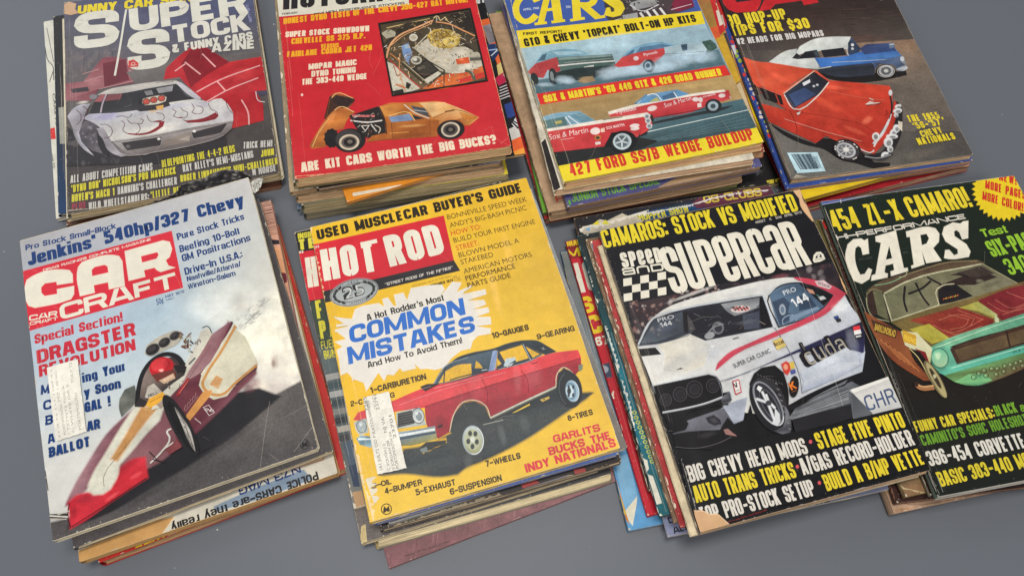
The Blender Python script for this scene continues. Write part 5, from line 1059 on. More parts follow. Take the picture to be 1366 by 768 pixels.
def art_red_kit_car(A):
    A.f(.05,.08)
    A.grid([[(188,40,46),(190,38,45)],[(190,38,45),(188,36,44)],[(186,34,42),(190,40,48)],[(190,42,48),(186,44,50)]])
    A.t(360,0)
    A.P((206,202,184),(36,-30),(735,-90),(743,30),(42,93)); A.B((36,34,34),"HOT",(70,56),(318,34),130,.66,.25,.06,.06); A.B((36,34,34),"CARS",(350,32),(690,2),130,.62,.25,.06,.06)
    A.T((60,56,52),"FEBRUARY",(66,83),(150,75),10,.03); A.T((56,52,50),"and HIGH PERFORMANCE STOCKERS",(236,84),(720,26),14,.04)
    YE = (224,160,36); CR = (224,206,180)
    for c, s_, a, b, h in ((YE,"HONEST DYNO TESTS OF THE CHEVY 390-427 RAT MOTOR!",(73,132),(1058,14),31),(CR,"SUPER STOCK SHOWDOWN",(82,202),(530,169),31),(YE,"CHEVELLE SS 375 H.P.",(114,239),(510,207),31),(YE,"VERSUS",(272,263),(368,255),24),(YE,"FAIRLANE COBRA JET 428",(92,309),(546,271),31),(CR,"MOPAR MAGIC",(207,376),(464,350),31),(CR,"DYNO TUNING",(222,414),(459,390),31),(CR,"THE 383-440 WEDGE",(173,456),(516,424),31)): A.T(c,s_,a,b,h,.085,.06)
    A.f(.12,.25); A.t(500,10,6.4)
    A.P((38,32,28),(26,138),(818,6),(968,634),(146,764)); A.P([(70,60,44),(56,50,40),(80,70,56),(110,90,64)],(46,150),(804,22),(946,622),(158,748))
    q = ((46,150),(804,22),(946,622),(158,748))
    def inside(u, v): return tuple((q[0][j]*(1-u)+q[1][j]*u)*(1-v)+(q[3][j]*(1-u)+q[2][j]*u)*v for j in (0,1))
    A.L((186,160,104),10,(100,178),(470,98)); A.P((50,44,36),(250,140),(460,110),(440,140),(240,230),(110,380),(60,330),(170,220)); A.P((170,162,140),(56,225),(120,190),(180,215),(170,250),(100,270)); A.P((44,38,34),(640,60),(800,40),(850,220),(740,190)); 
    A.P((192,186,168),(108,470),(180,500),(385,692),(320,715),(162,742)); A.P([(176,168,148),(186,178,160),(190,184,168),(170,160,140)],(330,350),(470,260),(620,350),(760,340),(900,400),(922,500),(700,565),(620,560),(550,540),(440,440)); A.S((206,200,186),700,420,120,70,-20,.7); A.S((210,204,190),780,520,120,40,-20,.7); A.S((60,54,46),780,320,50,40,0,.7)
    A.P([(200,104,54),(190,90,46),(180,70,44),(196,100,56)],(410,694),(600,580),(770,560),(918,508),(946,596),(460,702)); A.P((182,54,46),(700,620),(928,556),(942,600),(722,652)); A.P((112,138,176),(230,335),(288,308),(318,400),(286,470),(302,505),(250,425)); A.P((150,170,190),(250,330),(285,315),(300,350),(262,360))
    A.E((176,148,70),590,272,140,82,8); A.E((140,112,48),570,250,80,50,10); A.E((206,180,100),640,300,60,36,10)
    for i in range(110): a = A.r.uniform(0,6.28); k = A.r.random()**.5; x, y = 592+140*k*math.cos(a), 272+84*k*math.sin(a); A.L(A.r.choice(((200,170,92),(110,86,40),(184,152,80),(220,200,140),(80,62,34),(160,130,60))),A.r.uniform(4,9),(x,y),(x+A.r.uniform(-30,30),y+A.r.uniform(-22,22)))
    for i in range(420):
        u, v = A.r.random()*.92+.03, A.r.random()*.92+.03; x, y = inside(u, v); l = A.r.uniform(8,44); an = A.r.uniform(0,6.28)
        dark = (x < 330 and y < 330) or (x > 640 and y < 210)
        A.L(A.r.choice(((52,46,40),(80,70,56),(120,104,80),(150,136,110),(40,36,32)) if dark else ((206,198,176),(60,52,44),(150,126,84),(176,164,140),(90,78,60),(196,160,112),(216,210,196),(110,104,96))),A.r.uniform(3,9),(x,y),(x+l*math.cos(an),y+l*math.sin(an)*.8),a=.9)
    A.P((46,42,37),(318,532),(438,440),(552,540),(420,612)); A.P((62,57,50),(345,530),(438,458),(530,540),(422,596)); A.T((130,120,100),"DELCO",(372,540),(430,520),22,.02); A.P((196,190,172),(420,622),(540,550),(572,570),(452,652)); A.E((176,170,154),355,458,46,34); A.E((90,84,76),355,458,30,20); A.E((196,190,176),345,452,16,12); A.E((206,200,182),330,262,34,30); A.E((180,172,150),330,262,24,20)
    for p, w, c in (((( 225,480),(420,650)),12,(44,48,36)),(((240,470),(440,640)),6,(186,176,150)),(((400,430),(600,545)),10,(50,46,40)),(((420,420),(610,530)),4,(190,182,160)),(((600,545),(450,680)),12,(60,64,48)),(((340,350),(450,240)),8,(200,192,170)),(((100,440),(130,332),(220,240),(330,190),(440,142),(490,118)),17,(206,152,108)),(((130,340),(250,245),(400,182),(470,150)),9,(190,140,96)),(((520,130),(640,150),(740,198),(856,252)),14,(200,140,96)),(((660,160),(680,222),(780,290)),5,(196,176,150)),(((500,100),(530,80),(560,120),(600,90),(620,120)),9,(196,176,130)),(((440,120),(480,150),(500,110)),8,(196,150,110)),(((215,400),(212,560),(262,722)),8,(206,150,104)),(((120,446),(260,580),(400,700)),9,(176,54,48)),(((160,500),(190,590),(230,570)),6,(150,70,40)),(((180,660),(260,690)),14,(196,110,60)),(((592,560),(590,690)),7,(60,50,40)),(((812,446),(912,440)),40,(92,88,78)),(((815,434),(912,428)),8,(150,146,136)),(((772,540),(822,560),(852,622)),30,(84,84,68)),(((778,532),(826,552),(846,590)),6,(160,158,140)),(((740,290),(860,390)),10,(50,46,40)),(((130,400),(220,470)),12,(180,120,70)),(((150,380),(230,450)),5,(70,56,44))): A.L(c,w,*p,bevel=.2)
    A.P((196,84,48),(690,448),(800,428),(812,480),(702,492)); A.S((230,150,100),740,450,30,12,-8,.7); A.P((46,42,38),(150,720),(240,700),(250,735),(165,746)); A.P((46,42,38),(270,640),(310,660),(290,700),(265,690))
    A.f(.05,.08); A.L((36,30,28),15,(36,144),(811,14),(957,628),(152,756),(36,144),bevel=0)
    # golden kit car with its tail raised
    A.t(360,110); A.f(.10,.24)
    A.P([(70,44,36),(60,40,34),(176,104,50)],(292,190),(320,78),(345,58),(446,84),(452,100),(410,146),(300,200)); A.P([(190,112,52),(150,84,40),(176,100,46),(160,90,42),(190,116,54),(150,80,38),(130,70,34)],(305,192),(345,150),(372,130),(452,158),(412,200),(392,250),(335,262),(305,300),(300,345),(226,355),(215,340),(255,268)); A.P((50,36,34),(335,98),(355,70),(440,90),(420,128),(384,138)); A.L((222,170,110),5,(330,84),(350,62),(445,86)); A.L((224,176,120),5,(345,150),(372,132),(450,160)); A.L((226,180,120),4,(228,345),(262,270),(320,190)); A.L((120,66,34),4,(300,200),(322,88)); A.S((206,140,80),330,190,20,50,30,.6)
    A.P((40,36,36),(425,180),(580,130),(608,190),(622,280),(520,300),(470,255))
    for p, w, c in (((430,205),(520,215),(600,205)),9,(206,200,190)),(((490,235),(510,262),(530,232),(490,235)),5,(196,190,180)),(((540,225),(570,265)),7,(190,184,176)),(((440,180),(560,182)),14,(200,110,110)),(((560,230),(590,250),(580,275)),6,(180,170,150)),(((450,190),(480,175)),6,(210,200,190)),(((530,180),(560,200)),7,(60,56,56)): A.L(c,w,*p)
    for i in range(24): x, y = A.r.uniform(440,600), A.r.uniform(160,280); A.L(A.r.choice(((90,84,80),(150,140,130),(30,28,30),(120,80,60))),A.r.uniform(3,6),(x,y),(x+A.r.uniform(-18,18),y+A.r.uniform(-14,14)))
    A.P([(150,84,40),(186,116,52),(176,108,46),(196,128,62),(206,146,84),(224,180,124),(216,160,96),(190,118,54),(160,88,40),(150,80,36),(170,98,44),(160,90,40),(170,100,44)],(583,132),(640,114),(720,112),(812,108),(900,106),(1002,138),(1114,190),(1064,232),(1030,232),(1000,204),(935,212),(900,262),(892,288))
    A.P([(176,106,46),(190,118,54),(160,90,40),(150,84,38),(156,86,40),(160,90,42),(140,74,34)],(615,170),(760,160),(850,200),(900,205),(905,262),(890,290),(650,308),) ; A.P([(150,84,38),(170,98,44),(150,80,36),(130,70,32)],(515,322),(545,288),(625,272),(660,306)); A.P([(160,92,42),(176,106,50),(160,92,42)],(608,176),(640,165),(660,305),(622,300))
    A.P([(200,134,66),(176,106,48),(150,84,40)],(583,132),(720,112),(745,165),(630,180),(612,195)); A.L((60,40,34),6,(583,132),(610,190),(624,280))
    A.P((70,74,80),(752,126),(826,140),(858,190),(776,160)); A.L((206,196,180),6,(716,120),(775,165),(850,195)); A.L((170,170,170),5,(770,150),(840,160)); A.P([(222,182,128),(214,170,116),(206,150,88)],(800,112),(930,110),(1000,142),(870,188),(840,150)); A.L((70,50,40),9,(935,160),(985,150)); A.L((150,86,40),3,(870,190),(1000,150),(1106,188)); A.P([(112,132,166),(130,150,180)],(634,188),(742,170),(768,205),(650,216)); A.P((54,48,50),(750,172),(825,196),(776,202)); A.L((224,180,110),5,(632,184),(745,166),(775,208)); A.L((206,150,80),4,(640,275),(742,268)); A.L((120,66,34),3,(648,218),(656,304)); A.L((120,66,34),3,(852,205),(858,285)); A.P([(206,140,70),(186,112,50)],(1010,160),(1114,190),(1060,215),(1035,200)); A.S((226,180,110),760,235,90,10,-4,.5); A.S((100,54,28),780,285,110,14,-6,.5)
    for x, y, rx, ry in ((330,300,36,48),): A.E((34,31,32),x,y,rx,ry)
    for k in range(10): a = k*.6; A.L((30,28,29),12,(330+34*math.cos(a),300+44*math.sin(a)),(330+42*math.cos(a),300+52*math.sin(a)))
    A.E((36,33,34),428,312,82,62,-6); A.E((60,56,56),420,306,66,50,-6); A.E((200,184,160),424,322,52,40,-6); A.E((96,86,80),424,322,40,30,-6); A.E((40,36,36),426,322,30,22,-6); A.E((120,110,100),428,320,12,9)
    A.E((36,32,33),966,256,72,50,-8); A.E((196,182,160),964,256,48,38,-8); A.E((80,72,68),964,256,38,30,-8); A.E((44,40,40),964,256,26,20,-8); A.E((110,100,92),964,256,10,8)
    A.f(.05,.08); A.T(CR,"ARE KIT CARS WORTH THE BIG BUCKS?",(168,480),(1212,327),50,.10)
    A.E((224,200,190),172,68,4,5); A.P([(196,160,110),(206,172,124)],(838,428),(880,408),(935,404),(920,418),(960,416),(900,428)); A.torn((206,160,120),9,(130,500),(500,470),(900,420),(1290,340),seed=41,inner=1,a=.75); A.torn((206,150,120),6,(60,-30),(110,380),(130,500),seed=42,inner=-1,a=.6)
    A.L((220,120,110),2,(1180,240),(1210,300),(1290,345),a=.5); A.L((220,150,140),2,(1230,330),(1270,300),a=.6)
    A.wear(26, 61, (214,150,130), .0014)

def art_drag_strip(A):
    A.f(.05,.08)
    A.grid([[(62,86,152),(60,84,150)],[(62,86,152),(60,84,150)],[(150,175,185),(140,166,176)],[(90,110,110),(80,104,110)],[(220,198,46),(222,200,48)]])
    A.t(670,0)
    A.P((62,86,152),(30,-30),(1040,-100),(1062,64),(74,170))
    A.L(YEL,36,(186,12),(160,-20),(110,-15),(75,30),(85,95),(118,118),(150,112),(182,84)); A.L(YEL,34,(205,128),(248,-50)); A.L(YEL,48,(300,118),(275,-50)); A.L(YEL,20,(222,60),(300,48)); A.L(YEL,18,(172,132),(238,124)); A.L(YEL,18,(262,122),(335,112)); A.L(YEL,44,(400,108),(388,-40)); A.L(YEL,18,(362,112),(440,100)); A.L(YEL,40,(430,30),(510,96)); A.L(YEL,18,(492,100),(548,90)); A.L(YEL,36,(400,30),(480,20),(500,-30))
    A.T((190,200,214),"APRIL 1968",(112,62),(198,52),13,.02); A.T((190,200,214),"50¢",(342,48),(366,44),13,.02)
    A.f(.1,.15); A.P([(58,54,54),(70,66,66),(80,60,66),(60,52,54),(50,46,48)],(530,-60),(960,-90),(1020,42),(800,110),(610,142),(560,100)); A.P([(150,150,150),(170,168,164),(120,118,118)],(680,20),(800,-20),(830,30),(700,60)); A.L((206,206,204),5,(680,30),(740,62),(835,28)); A.P((120,38,60),(900,50),(925,-20),(1000,-40),(1022,35),(940,62))
    for k in range(4): A.L((206,204,200),14,(735+35*k,70-8*k),(765+36*k,112-8*k)); A.L((60,56,58),4,(752+35*k,66-8*k),(780+36*k,106-8*k))
    A.L((206,190,196),4,(900,55),(1010,25)); A.P((150,150,150),(640,85),(720,70),(725,105),(650,120)); A.T((60,56,56),"426",(580,128),(625,118),22,.03); A.L((214,214,210),3,(570,120),(640,100))
    for i in range(30): x, y = A.r.uniform(600,900), A.r.uniform(-10,100); A.L(A.r.choice(((40,38,40),(170,168,166),(110,106,106))),A.r.uniform(3,7),(x,y),(x+A.r.uniform(-20,20),y+A.r.uniform(-16,16)))
    A.f(.05,.08); A.P(YEL,(545,84),(556,48),(572,45),(580,70),(600,66),(598,48),(560,22),(530,0),(530,-40),(640,-60),(646,-10),(622,-8),(610,-24),(596,-20),(640,20),(652,50),(630,84),(590,94))
    A.P((222,198,44),(74,168),(1060,62),(1083,130),(96,262)); K = (44,38,26)
    A.T(K,"FIRST REPORT!",(112,192),(318,178),15,.08); A.T(K,"GTO & CHEVY 'TOPCAT' BOLT-ON HP KITS",(122,253),(1038,120),44,.05)
    # upper picture
    A.f(.12,.22)
    A.P([(156,182,190),(150,176,188),(140,168,178),(150,176,184)],(96,262),(1083,130),(1150,270),(140,440)); A.P([(84,110,120),(96,122,132),(90,116,124),(74,100,110),(70,96,104)],(140,440),(600,380),(1150,270),(1187,356),(183,507))
    A.S((176,196,204),600,230,200,60,-8,.6); A.P((60,84,76),(1048,258),(1070,226),(1110,218),(1136,240),(1144,262),(1100,284)); A.noiseblobs([(50,72,62),(84,110,100)],14,((1050,235),(1130,225),(1140,270),(1060,280)),6,14,4,.7)
    A.P([(112,152,168),(130,168,182),(104,144,160)],(178,342),(208,292),(262,276),(412,274),(468,296),(300,312)); A.P((70,96,110),(190,330),(214,296),(238,288),(226,325)); A.P((150,180,192),(262,280),(410,277),(440,290),(300,300)); A.P([(182,80,80),(170,62,64),(176,70,70),(150,54,56)],(136,388),(180,344),(292,310),(312,380),(272,396),(242,374),(218,420),(160,412)); A.P([(74,96,90),(56,80,76),(70,92,88),(84,106,100)],(290,310),(584,294),(606,350),(312,386)); A.P((120,140,136),(296,312),(580,296),(584,306),(300,326)); A.L((206,206,200),9,(296,356),(440,342),(600,330)); A.L((150,150,146),4,(330,340),(590,316)); A.P((204,204,196),(434,362),(486,352),(492,374),(440,380))
    A.P((44,54,54),(252,402),(310,386),(604,352),(600,372),(480,420),(390,432),(300,420)); A.E((40,46,48),270,414,20,44,-8); A.E((120,126,126),264,412,8,24,-8); A.E((44,50,50),172,428,18,34,-14); A.S((150,128,96),448,432,50,20,0,.9); A.P((150,126,92),(405,440),(430,418),(480,414),(494,436),(440,448))
    for x, y, rx, ry, a in ((330,430,60,28,.8),(230,458,60,14,.7),(360,440,40,20,.7),(560,400,70,40,.75),(640,380,90,48,.75),(760,376,110,46,.6),(700,350,70,34,.55)): A.S((178,194,204),x,y,rx,ry,0,a)
    A.P([(112,154,176),(126,164,186),(104,140,160)],(638,312),(680,270),(760,240),(880,234),(925,250),(862,270),(720,292)); A.P((72,104,130),(650,310),(690,272),(705,268),(695,300)); A.P((80,112,140),(712,290),(735,258),(850,240),(900,248),(850,266)); A.P([(184,66,66),(190,72,70),(176,58,60),(180,64,64)],(598,356),(640,312),(720,288),(862,264),(864,292),(832,322),(800,346),(762,322),(730,352),(620,364)); A.P([(170,190,196),(150,172,180),(180,198,202)],(864,260),(1062,234),(1088,270),(1076,292),(872,302)); A.L((110,120,126),5,(870,296),(1076,282)); A.T((220,190,190),"Plymouth",(756,306),(828,290),16,.02); A.E((206,190,190),712,318,12,10); A.P((60,80,100),(950,245),(985,240),(985,275),(960,280)); A.P((56,70,80),(955,252),(975,250),(972,265)); A.E((42,48,52),782,358,30,32); A.E((140,160,176),776,358,18,22); A.E((70,86,100),776,358,9,11)
    for x, y, rx, ry, a in ((900,340,110,50,.8),(1020,310,110,46,.8),(850,370,80,34,.7),(1090,310,70,34,.6),(700,388,120,26,.6),(960,300,60,30,.6)): A.S((176,196,208),x,y,rx,ry,-8,a)
    A.P([(88,112,122),(74,100,110)],(300,470),(1180,345),(1187,356),(183,507))
    # lower picture
    A.f(.10,.2); A.P((204,48,42),(182,508),(1186,355),(1216,406),(206,570)); A.T(YEL,"SOX & MARTIN'S '68 440 GTX & 426 ROAD RUNNER",(226,554),(1172,408),40,.06)
    A.t(690,110); A.P([(156,128,84),(172,144,94),(166,138,92),(150,124,84),(140,118,84)],(104,130),(1166,-36),(1216,96),(700,240),(136,300)); A.S((130,104,66),500,100,300,16,-8,.4); A.S((186,158,108),900,30,260,14,-8,.5)
    A.P([(80,106,112),(76,104,112),(70,98,106),(60,84,90),(40,44,44),(42,46,46)],(480,260),(700,205),(1216,90),(1290,245),(540,392),(216,452)); A.P((44,46,46),(190,376),(640,300),(560,392),(216,452)); A.L((196,206,204),5,(690,270),(1232,152)); 
    for k in range(8): A.L((96,120,126) if k%2 else (62,88,94),4,(640+20*k,330-2*k),(1220,170+10*k),a=.6)
    A.P((46,50,52),(700,222),(1000,158),(1150,128),(1100,150),(960,180),(720,228)); A.P([(186,62,66),(196,72,74),(190,64,68),(180,54,60),(170,48,54)],(484,168),(640,124),(770,100),(900,74),(1124,48),(1138,88),(1092,106),(1050,96),(1002,132),(722,196),(690,172),(495,188)); A.P((222,214,200),(484,164),(640,122),(780,98),(905,72),(1100,46),(1106,54),(880,86),(640,134),(490,176))
    A.P([(92,140,180),(110,152,186),(100,140,172)],(628,122),(680,74),(850,46),(915,68),(775,102)); A.P((70,100,130),(770,80),(832,58),(846,86),(776,98)); A.L((214,220,220),6,(640,118),(685,78),(738,70),(768,102)); A.L((214,220,220),6,(832,58),(852,86)); A.P((170,170,110),(700,112),(742,84),(760,104)); A.L((90,130,160),10,(628,120),(690,72))
    A.P((34,36,36),(690,172),(720,178),(728,210),(704,224)); A.E((40,42,44),1044,132,42,37,-8); A.E((150,168,176),1042,132,26,24,-8); A.E((60,70,76),1042,132,12,11); A.L((40,42,42),4,(720,196),(1000,146))
    A.T((224,200,196),"Sox & Martin",(786,140),(928,98),24,.0,.2); A.T((220,196,192),"Plymouth",(530,174),(634,152),20,.02,.2); A.E((214,196,190),718,144,24,12,-14); A.E((214,200,196),950,96,16,10); A.E((214,200,196),976,98,9,12); A.P((214,196,190),(958,118),(980,114),(982,136),(960,140)); A.T((224,200,196),"SOX MARTIN",(990,88),(1056,72),9,.02); A.E((214,200,196),1090,76,16,9,-8); A.L((206,206,206),4,(1130,78),(1138,92))
    A.P((38,40,40),(200,380),(470,350),(640,300),(745,318),(700,340),(560,388),(216,448)); A.P([(120,156,174),(130,164,180),(110,146,164),(104,140,156)],(130,192),(190,174),(330,160),(420,212),(270,242),(148,258)); A.P((84,112,112),(148,254),(140,210),(250,188),(272,240)); A.P((96,132,146),(282,180),(335,168),(400,206),(345,220)); A.P((170,160,90),(200,214),(235,208),(240,222),(205,228)); A.L((214,220,220),7,(256,190),(292,240)); A.L((206,216,220),6,(270,185),(345,238)); A.P([(196,72,74),(190,62,64),(186,56,60),(180,54,58),(186,60,62),(170,50,54)],(146,264),(270,244),(440,222),(700,178),(718,230),(690,268),(630,300),(572,270),(502,276),(465,346),(190,378)); A.P([(224,216,202),(210,204,192)],(408,214),(690,168),(708,182),(440,224),(146,268),(142,258)); A.L((60,52,50),4,(455,206),(560,190))
    for x, y in ((690,188),(696,212),(702,240)): A.E((190,196,196),x,y,14,13); A.E((120,126,130),x,y,8,8)
    A.P((40,40,42),(660,262),(698,252),(690,284),(640,300)); A.P((196,60,60),(660,262),(696,252),(694,264),(650,290))
    A.E((30,31,33),560,322,74,56,-8); A.P((30,31,33),(465,346),(502,276),(570,268),(632,300),(640,320),(480,350)); A.E((170,184,188),558,322,47,42,-8); A.E((90,100,104),556,322,34,30,-8)
    for k in range(5): a = 1.257*k+.3; A.L((190,200,202),8,(556,322),(556+34*math.cos(a),322+30*math.sin(a)))
    A.O((196,206,208),5,558,322,45,40,-8)
    A.T((228,196,190),"Sox & Martin",(170,314),(378,272),30,.0,.2); A.L((220,170,166),3,(232,312),(300,302)); A.E((220,204,198),415,266,25,17,-8); A.E((180,120,60),428,302,15,11,-8); A.E((60,56,50),428,302,9,6); A.P((214,200,194),(414,325),(442,322),(444,336),(416,340)); A.P((224,190,170),(444,252),(464,248),(466,270),(446,273)); A.T((228,196,190),"SOX MARTIN",(476,258),(572,238),16,.02); A.E((220,204,198),624,238,24,9,-8); A.E((220,204,198),626,254,22,7,-8)
    A.f(.05,.08); A.P([(222,200,48),(220,198,46),(222,200,52),(224,202,50)],(219,452),(1288,246),(1330,332),(248,548)); A.B((196,56,40),"427 FORD SS/B WEDGE BUILDUP",(286,507),(1264,311),66,.52,.20,.07)
    A.torn((206,190,150),8,(248,540),(700,470),(1325,328),seed=51,inner=1,a=.7); A.t(670,0); A.torn((196,180,140),6,(40,0),(100,260),(240,700),seed=52,inner=-1,a=.6)
    A.wear(26, 71, (206,196,168), .0013)

def art_orange_sedan(A):
    A.f(.12,.2)
    A.grid([[(54,40,36),(44,34,32),(40,33,31)],[(40,35,36),(56,42,38),(46,38,35)],[(86,80,76),(92,82,76),(88,80,74)],[(98,94,88),(92,86,80),(80,75,70)],[(104,100,94),(92,86,80),(74,70,66)]])
    A.t(950,0)
    for k in range(70):
        x, y = A.r.uniform(380,1010), A.r.uniform(0,230); l = A.r.uniform(40,140); A.L(A.r.choice(((72,54,48),(34,27,26),(84,62,54),(60,44,40))),A.r.uniform(2,5),(x,y),(x+l,y-l*.05),a=.55)
    A.S((96,66,54),800,210,180,30,-4,.4)
    A.f(.4,.2); A.P([(70,64,62),(96,84,76),(128,104,86),(136,112,92),(104,92,82),(96,88,82),(104,100,94)],(130,276),(450,268),(790,232),(1085,212),(1180,400),(1330,700),(300,700)); A.P([(142,116,94),(130,104,84),(112,96,82)],(790,238),(1085,212),(1130,300),(1010,276)); A.S((66,58,54),900,470,260,50,6,.35)
    A.t(980,90); A.P([(100,96,92),(92,88,82),(72,68,66),(74,70,68),(104,102,96)],(190,310),(820,520),(1000,300),(1280,470),(310,600)); A.S((112,104,92),1000,460,140,30,-14,.4); A.S((60,56,54),1120,330,80,90,0,.4)
    A.f(.10,.22); A.t(950,0)
    RD = (186,36,42); A.P(RD,(50,-30),(60,20),(85,52),(130,70),(235,62),(256,20),(262,-30)); A.P((44,32,36),(205,-30),(203,4),(134,13),(116,-4),(112,-30)); A.P(RD,(250,62),(310,52),(335,24),(478,4),(490,30),(565,14),(530,-40),(300,-40))
    A.B(YEL,"30 HOP-UP",(88,142),(402,104),62,.56,.22,.07); A.B(YEL,"TIPS FOR $30",(110,196),(526,152),60,.56,.22,.07); A.B((206,202,196),"W2 HEADS FOR BIG MOPARS",(130,241),(598,194),34,.52,.20,.07); A.T((206,202,196),"MAY",(896,4),(930,0),10,.02)
    # white-over-blue car
    A.S((24,20,20),830,408,230,24,-3,.9); A.P((30,26,26),(560,380),(860,396),(1030,380),(1036,402),(980,416),(640,428),(600,415))
    A.P([(190,196,192),(206,210,204),(210,212,206),(206,208,202),(206,208,204),(190,194,190)],(428,312),(470,250),(540,214),(640,200),(736,200),(722,262),(580,272),(455,296)); A.P([(196,200,196),(206,208,202),(180,184,182)],(306,332),(395,275),(452,264),(430,312),(548,314),(572,366),(470,362),(380,352)); A.L((150,150,150),3,(430,314),(548,312)); A.P((38,38,44),(426,312),(450,285),(470,300),(455,318)); A.P((34,34,40),(455,318),(495,278),(558,268),(576,306)); A.P((34,34,40),(580,270),(700,256),(716,296),(596,308)); A.P((60,68,76),(540,280),(560,272),(574,304),(552,306)); A.P([(44,52,66),(60,74,100),(40,50,70)],(726,232),(742,206),(792,262),(776,286),(728,296)); A.L((206,206,200),4,(722,205),(718,262),(728,298),(778,288)); A.E((206,206,206),748,242,6,6); A.E((190,190,190),748,262,5,5)
    A.P([(56,104,172),(64,112,182),(50,94,160),(56,100,166),(70,110,160),(44,80,140)],(548,314),(720,302),(806,276),(972,262),(1008,300),(900,326),(850,340),(582,366)); A.P([(54,64,100),(42,52,88),(60,76,116),(50,70,116)],(790,262),(822,240),(962,232),(978,272),(812,292)); A.P([(46,50,60),(50,56,68),(40,42,50)],(566,366),(850,340),(868,356),(862,402),(660,410),(575,390)); A.L((160,170,180),4,(636,336),(760,330),(980,318)); A.L((190,196,190),5,(470,362),(572,368),(634,358)); A.P([(66,80,112),(80,96,124),(50,56,70)],(860,338),(1006,304),(1032,366),(992,378),(962,346),(892,344),(866,372)); A.P((96,110,130),(940,236),(970,232),(974,256),(946,262)); A.L((206,206,206),4,(945,240),(970,238))
    A.E((36,33,34),924,384,52,36,-4); A.E((170,170,170),926,382,37,29,-4); A.E((90,90,92),926,382,26,20,-4); A.E((190,190,186),926,382,10,8); A.O((200,198,190),2.5,925,384,45,32,-4); A.P([(170,174,180),(110,114,122),(190,194,196)],(984,372),(1030,350),(1040,366),(1022,380),(990,382)); A.P((120,124,130),(1004,300),(1030,330),(1032,350),(1012,340)); A.E((180,184,190),1012,318,9,12)
    # orange car
    A.P([(206,84,56),(212,92,64),(200,78,52),(186,66,44),(196,74,48),(190,68,46),(206,80,54)],(160,308),(230,330),(320,340),(545,378),(470,420),(385,485),(372,508),(300,480),(232,460),(190,400))
    A.t(980,90)
    A.P((28,25,26),(180,296),(300,360),(430,412),(470,380),(560,388),(660,440),(745,508),(828,512),(822,536),(745,540),(650,512),(560,490),(480,440),(360,408),(260,360))
    A.P([(200,76,52),(206,80,56),(206,80,54),(204,80,58),(186,62,44),(186,58,40),(196,64,44),(190,58,40),(176,52,38),(170,48,36),(176,52,36),(166,44,34),(176,52,38),(166,48,36)],(70,40),(120,96),(255,130),(430,20),(500,74),(700,92),(822,104),(838,140),(832,268),(762,370),(742,462),(660,442),(600,396),(540,376))
    A.P([(196,66,46),(186,58,40),(176,50,36),(166,46,34),(160,42,32),(176,52,38),(190,66,46)],(110,100),(256,212),(330,235),(480,300),(660,400),(742,440),(740,466),) ; A.P([(190,64,44),(180,56,40),(170,50,36),(160,44,32),(176,52,36),(190,64,46)],(128,130),(300,230),(500,300),(690,405),(742,462),(662,442)); A.P([(186,60,42),(176,52,38),(166,46,34),(172,50,36)],(125,130),(680,400),(560,384),(480,370)); A.P([(186,60,42),(170,50,36),(160,44,34),(166,48,36)],(140,200),(480,300),(480,372),(430,408)); A.P([(190,64,44),(180,56,40),(166,48,36),(172,50,36)],(140,196),(300,240),(432,408),(182,294))
    A.S((224,118,88),706,284,36,22,-30,.8); A.S((224,110,80),520,110,120,14,4,.5); A.S((170,50,36),600,240,140,22,20,.5); A.S((216,96,66),500,200,120,26,24,.4); A.S((220,104,76),240,60,80,20,30,.5); A.S((222,110,80),640,340,90,16,22,.4); A.S((160,42,32),430,330,140,26,22,.4)
    A.L((206,104,80),3,(500,130),(640,160),(800,180)); A.L((150,44,34),3,(330,240),(520,270),(700,320),(760,360))
    A.P([(48,54,70),(36,36,42),(34,34,40),(40,46,60),(50,58,80)],(262,148),(420,28),(497,80),(440,150),(312,222)); A.P([(62,78,116),(56,70,104),(50,62,92),(70,88,130)],(285,150),(370,112),(430,148),(325,212)); A.L((206,170,150),6,(258,144),(424,22)); A.L((214,206,196),6,(262,150),(312,226),(445,152),(500,84),bevel=.2); A.P((206,206,206),(358,88),(398,68),(402,84),(366,104)); A.E((190,190,190),420,105,5,4); A.E((190,190,190),438,98,5,4); A.P((30,28,30),(420,30),(438,36),(440,60)); A.L((90,90,96),3,(270,160),(320,220))
    A.P((34,27,28),(128,108),(246,156),(258,206),(160,172)); A.L((170,62,46),7,(216,146),(236,198)); A.P((34,27,28),(86,90),(110,98),(128,150),(110,150)); A.L((206,110,90),3,(128,106),(246,154))
    A.L((150,60,48),4,(262,282),(480,350),(676,402)); A.L((226,160,140),2.5,(262,278),(480,346),(676,398)); A.L((120,36,30),3,(290,230),(330,330),(330,360)); A.P((206,206,200),(328,248),(350,238),(345,252),(334,258))
    A.L((36,30,32),8,(822,130),(836,230),(826,280)); A.L((196,196,196),15,(826,280),(790,350),(738,412),bevel=.3); A.L((60,56,58),5,(830,284),(796,352),(745,420)); A.L((206,206,206),9,(836,252),(812,330),(740,426)); A.E((214,210,206),750,372,17,20,20); A.E((120,116,116),750,374,10,12); A.E((196,196,196),828,140,8,14)
    A.P((38,34,36),(690,472),(750,480),(800,470),(850,440),(884,360),(892,230),(868,190),(846,186),(850,300),(842,345),(800,436),(780,458)); A.P([(190,62,44),(176,52,38),(166,46,34)],(735,466),(782,420),(850,290),(860,200),(848,180),(836,260),(800,350),(745,430)); 
    for x, y, rx, ry, ro in ((866,236,22,12,-10),(868,212,16,8,-20),(858,260,10,9,0),(846,348,24,14,-40),(836,372,30,11,0),(816,404,22,26,10),(800,472,20,16,-20),(860,330,16,20,0),(826,440,14,16,0)): A.E((206,206,204),x,y,rx,ry,ro); A.E((130,130,132),x+3,y+4,rx*.5,ry*.5,ro)
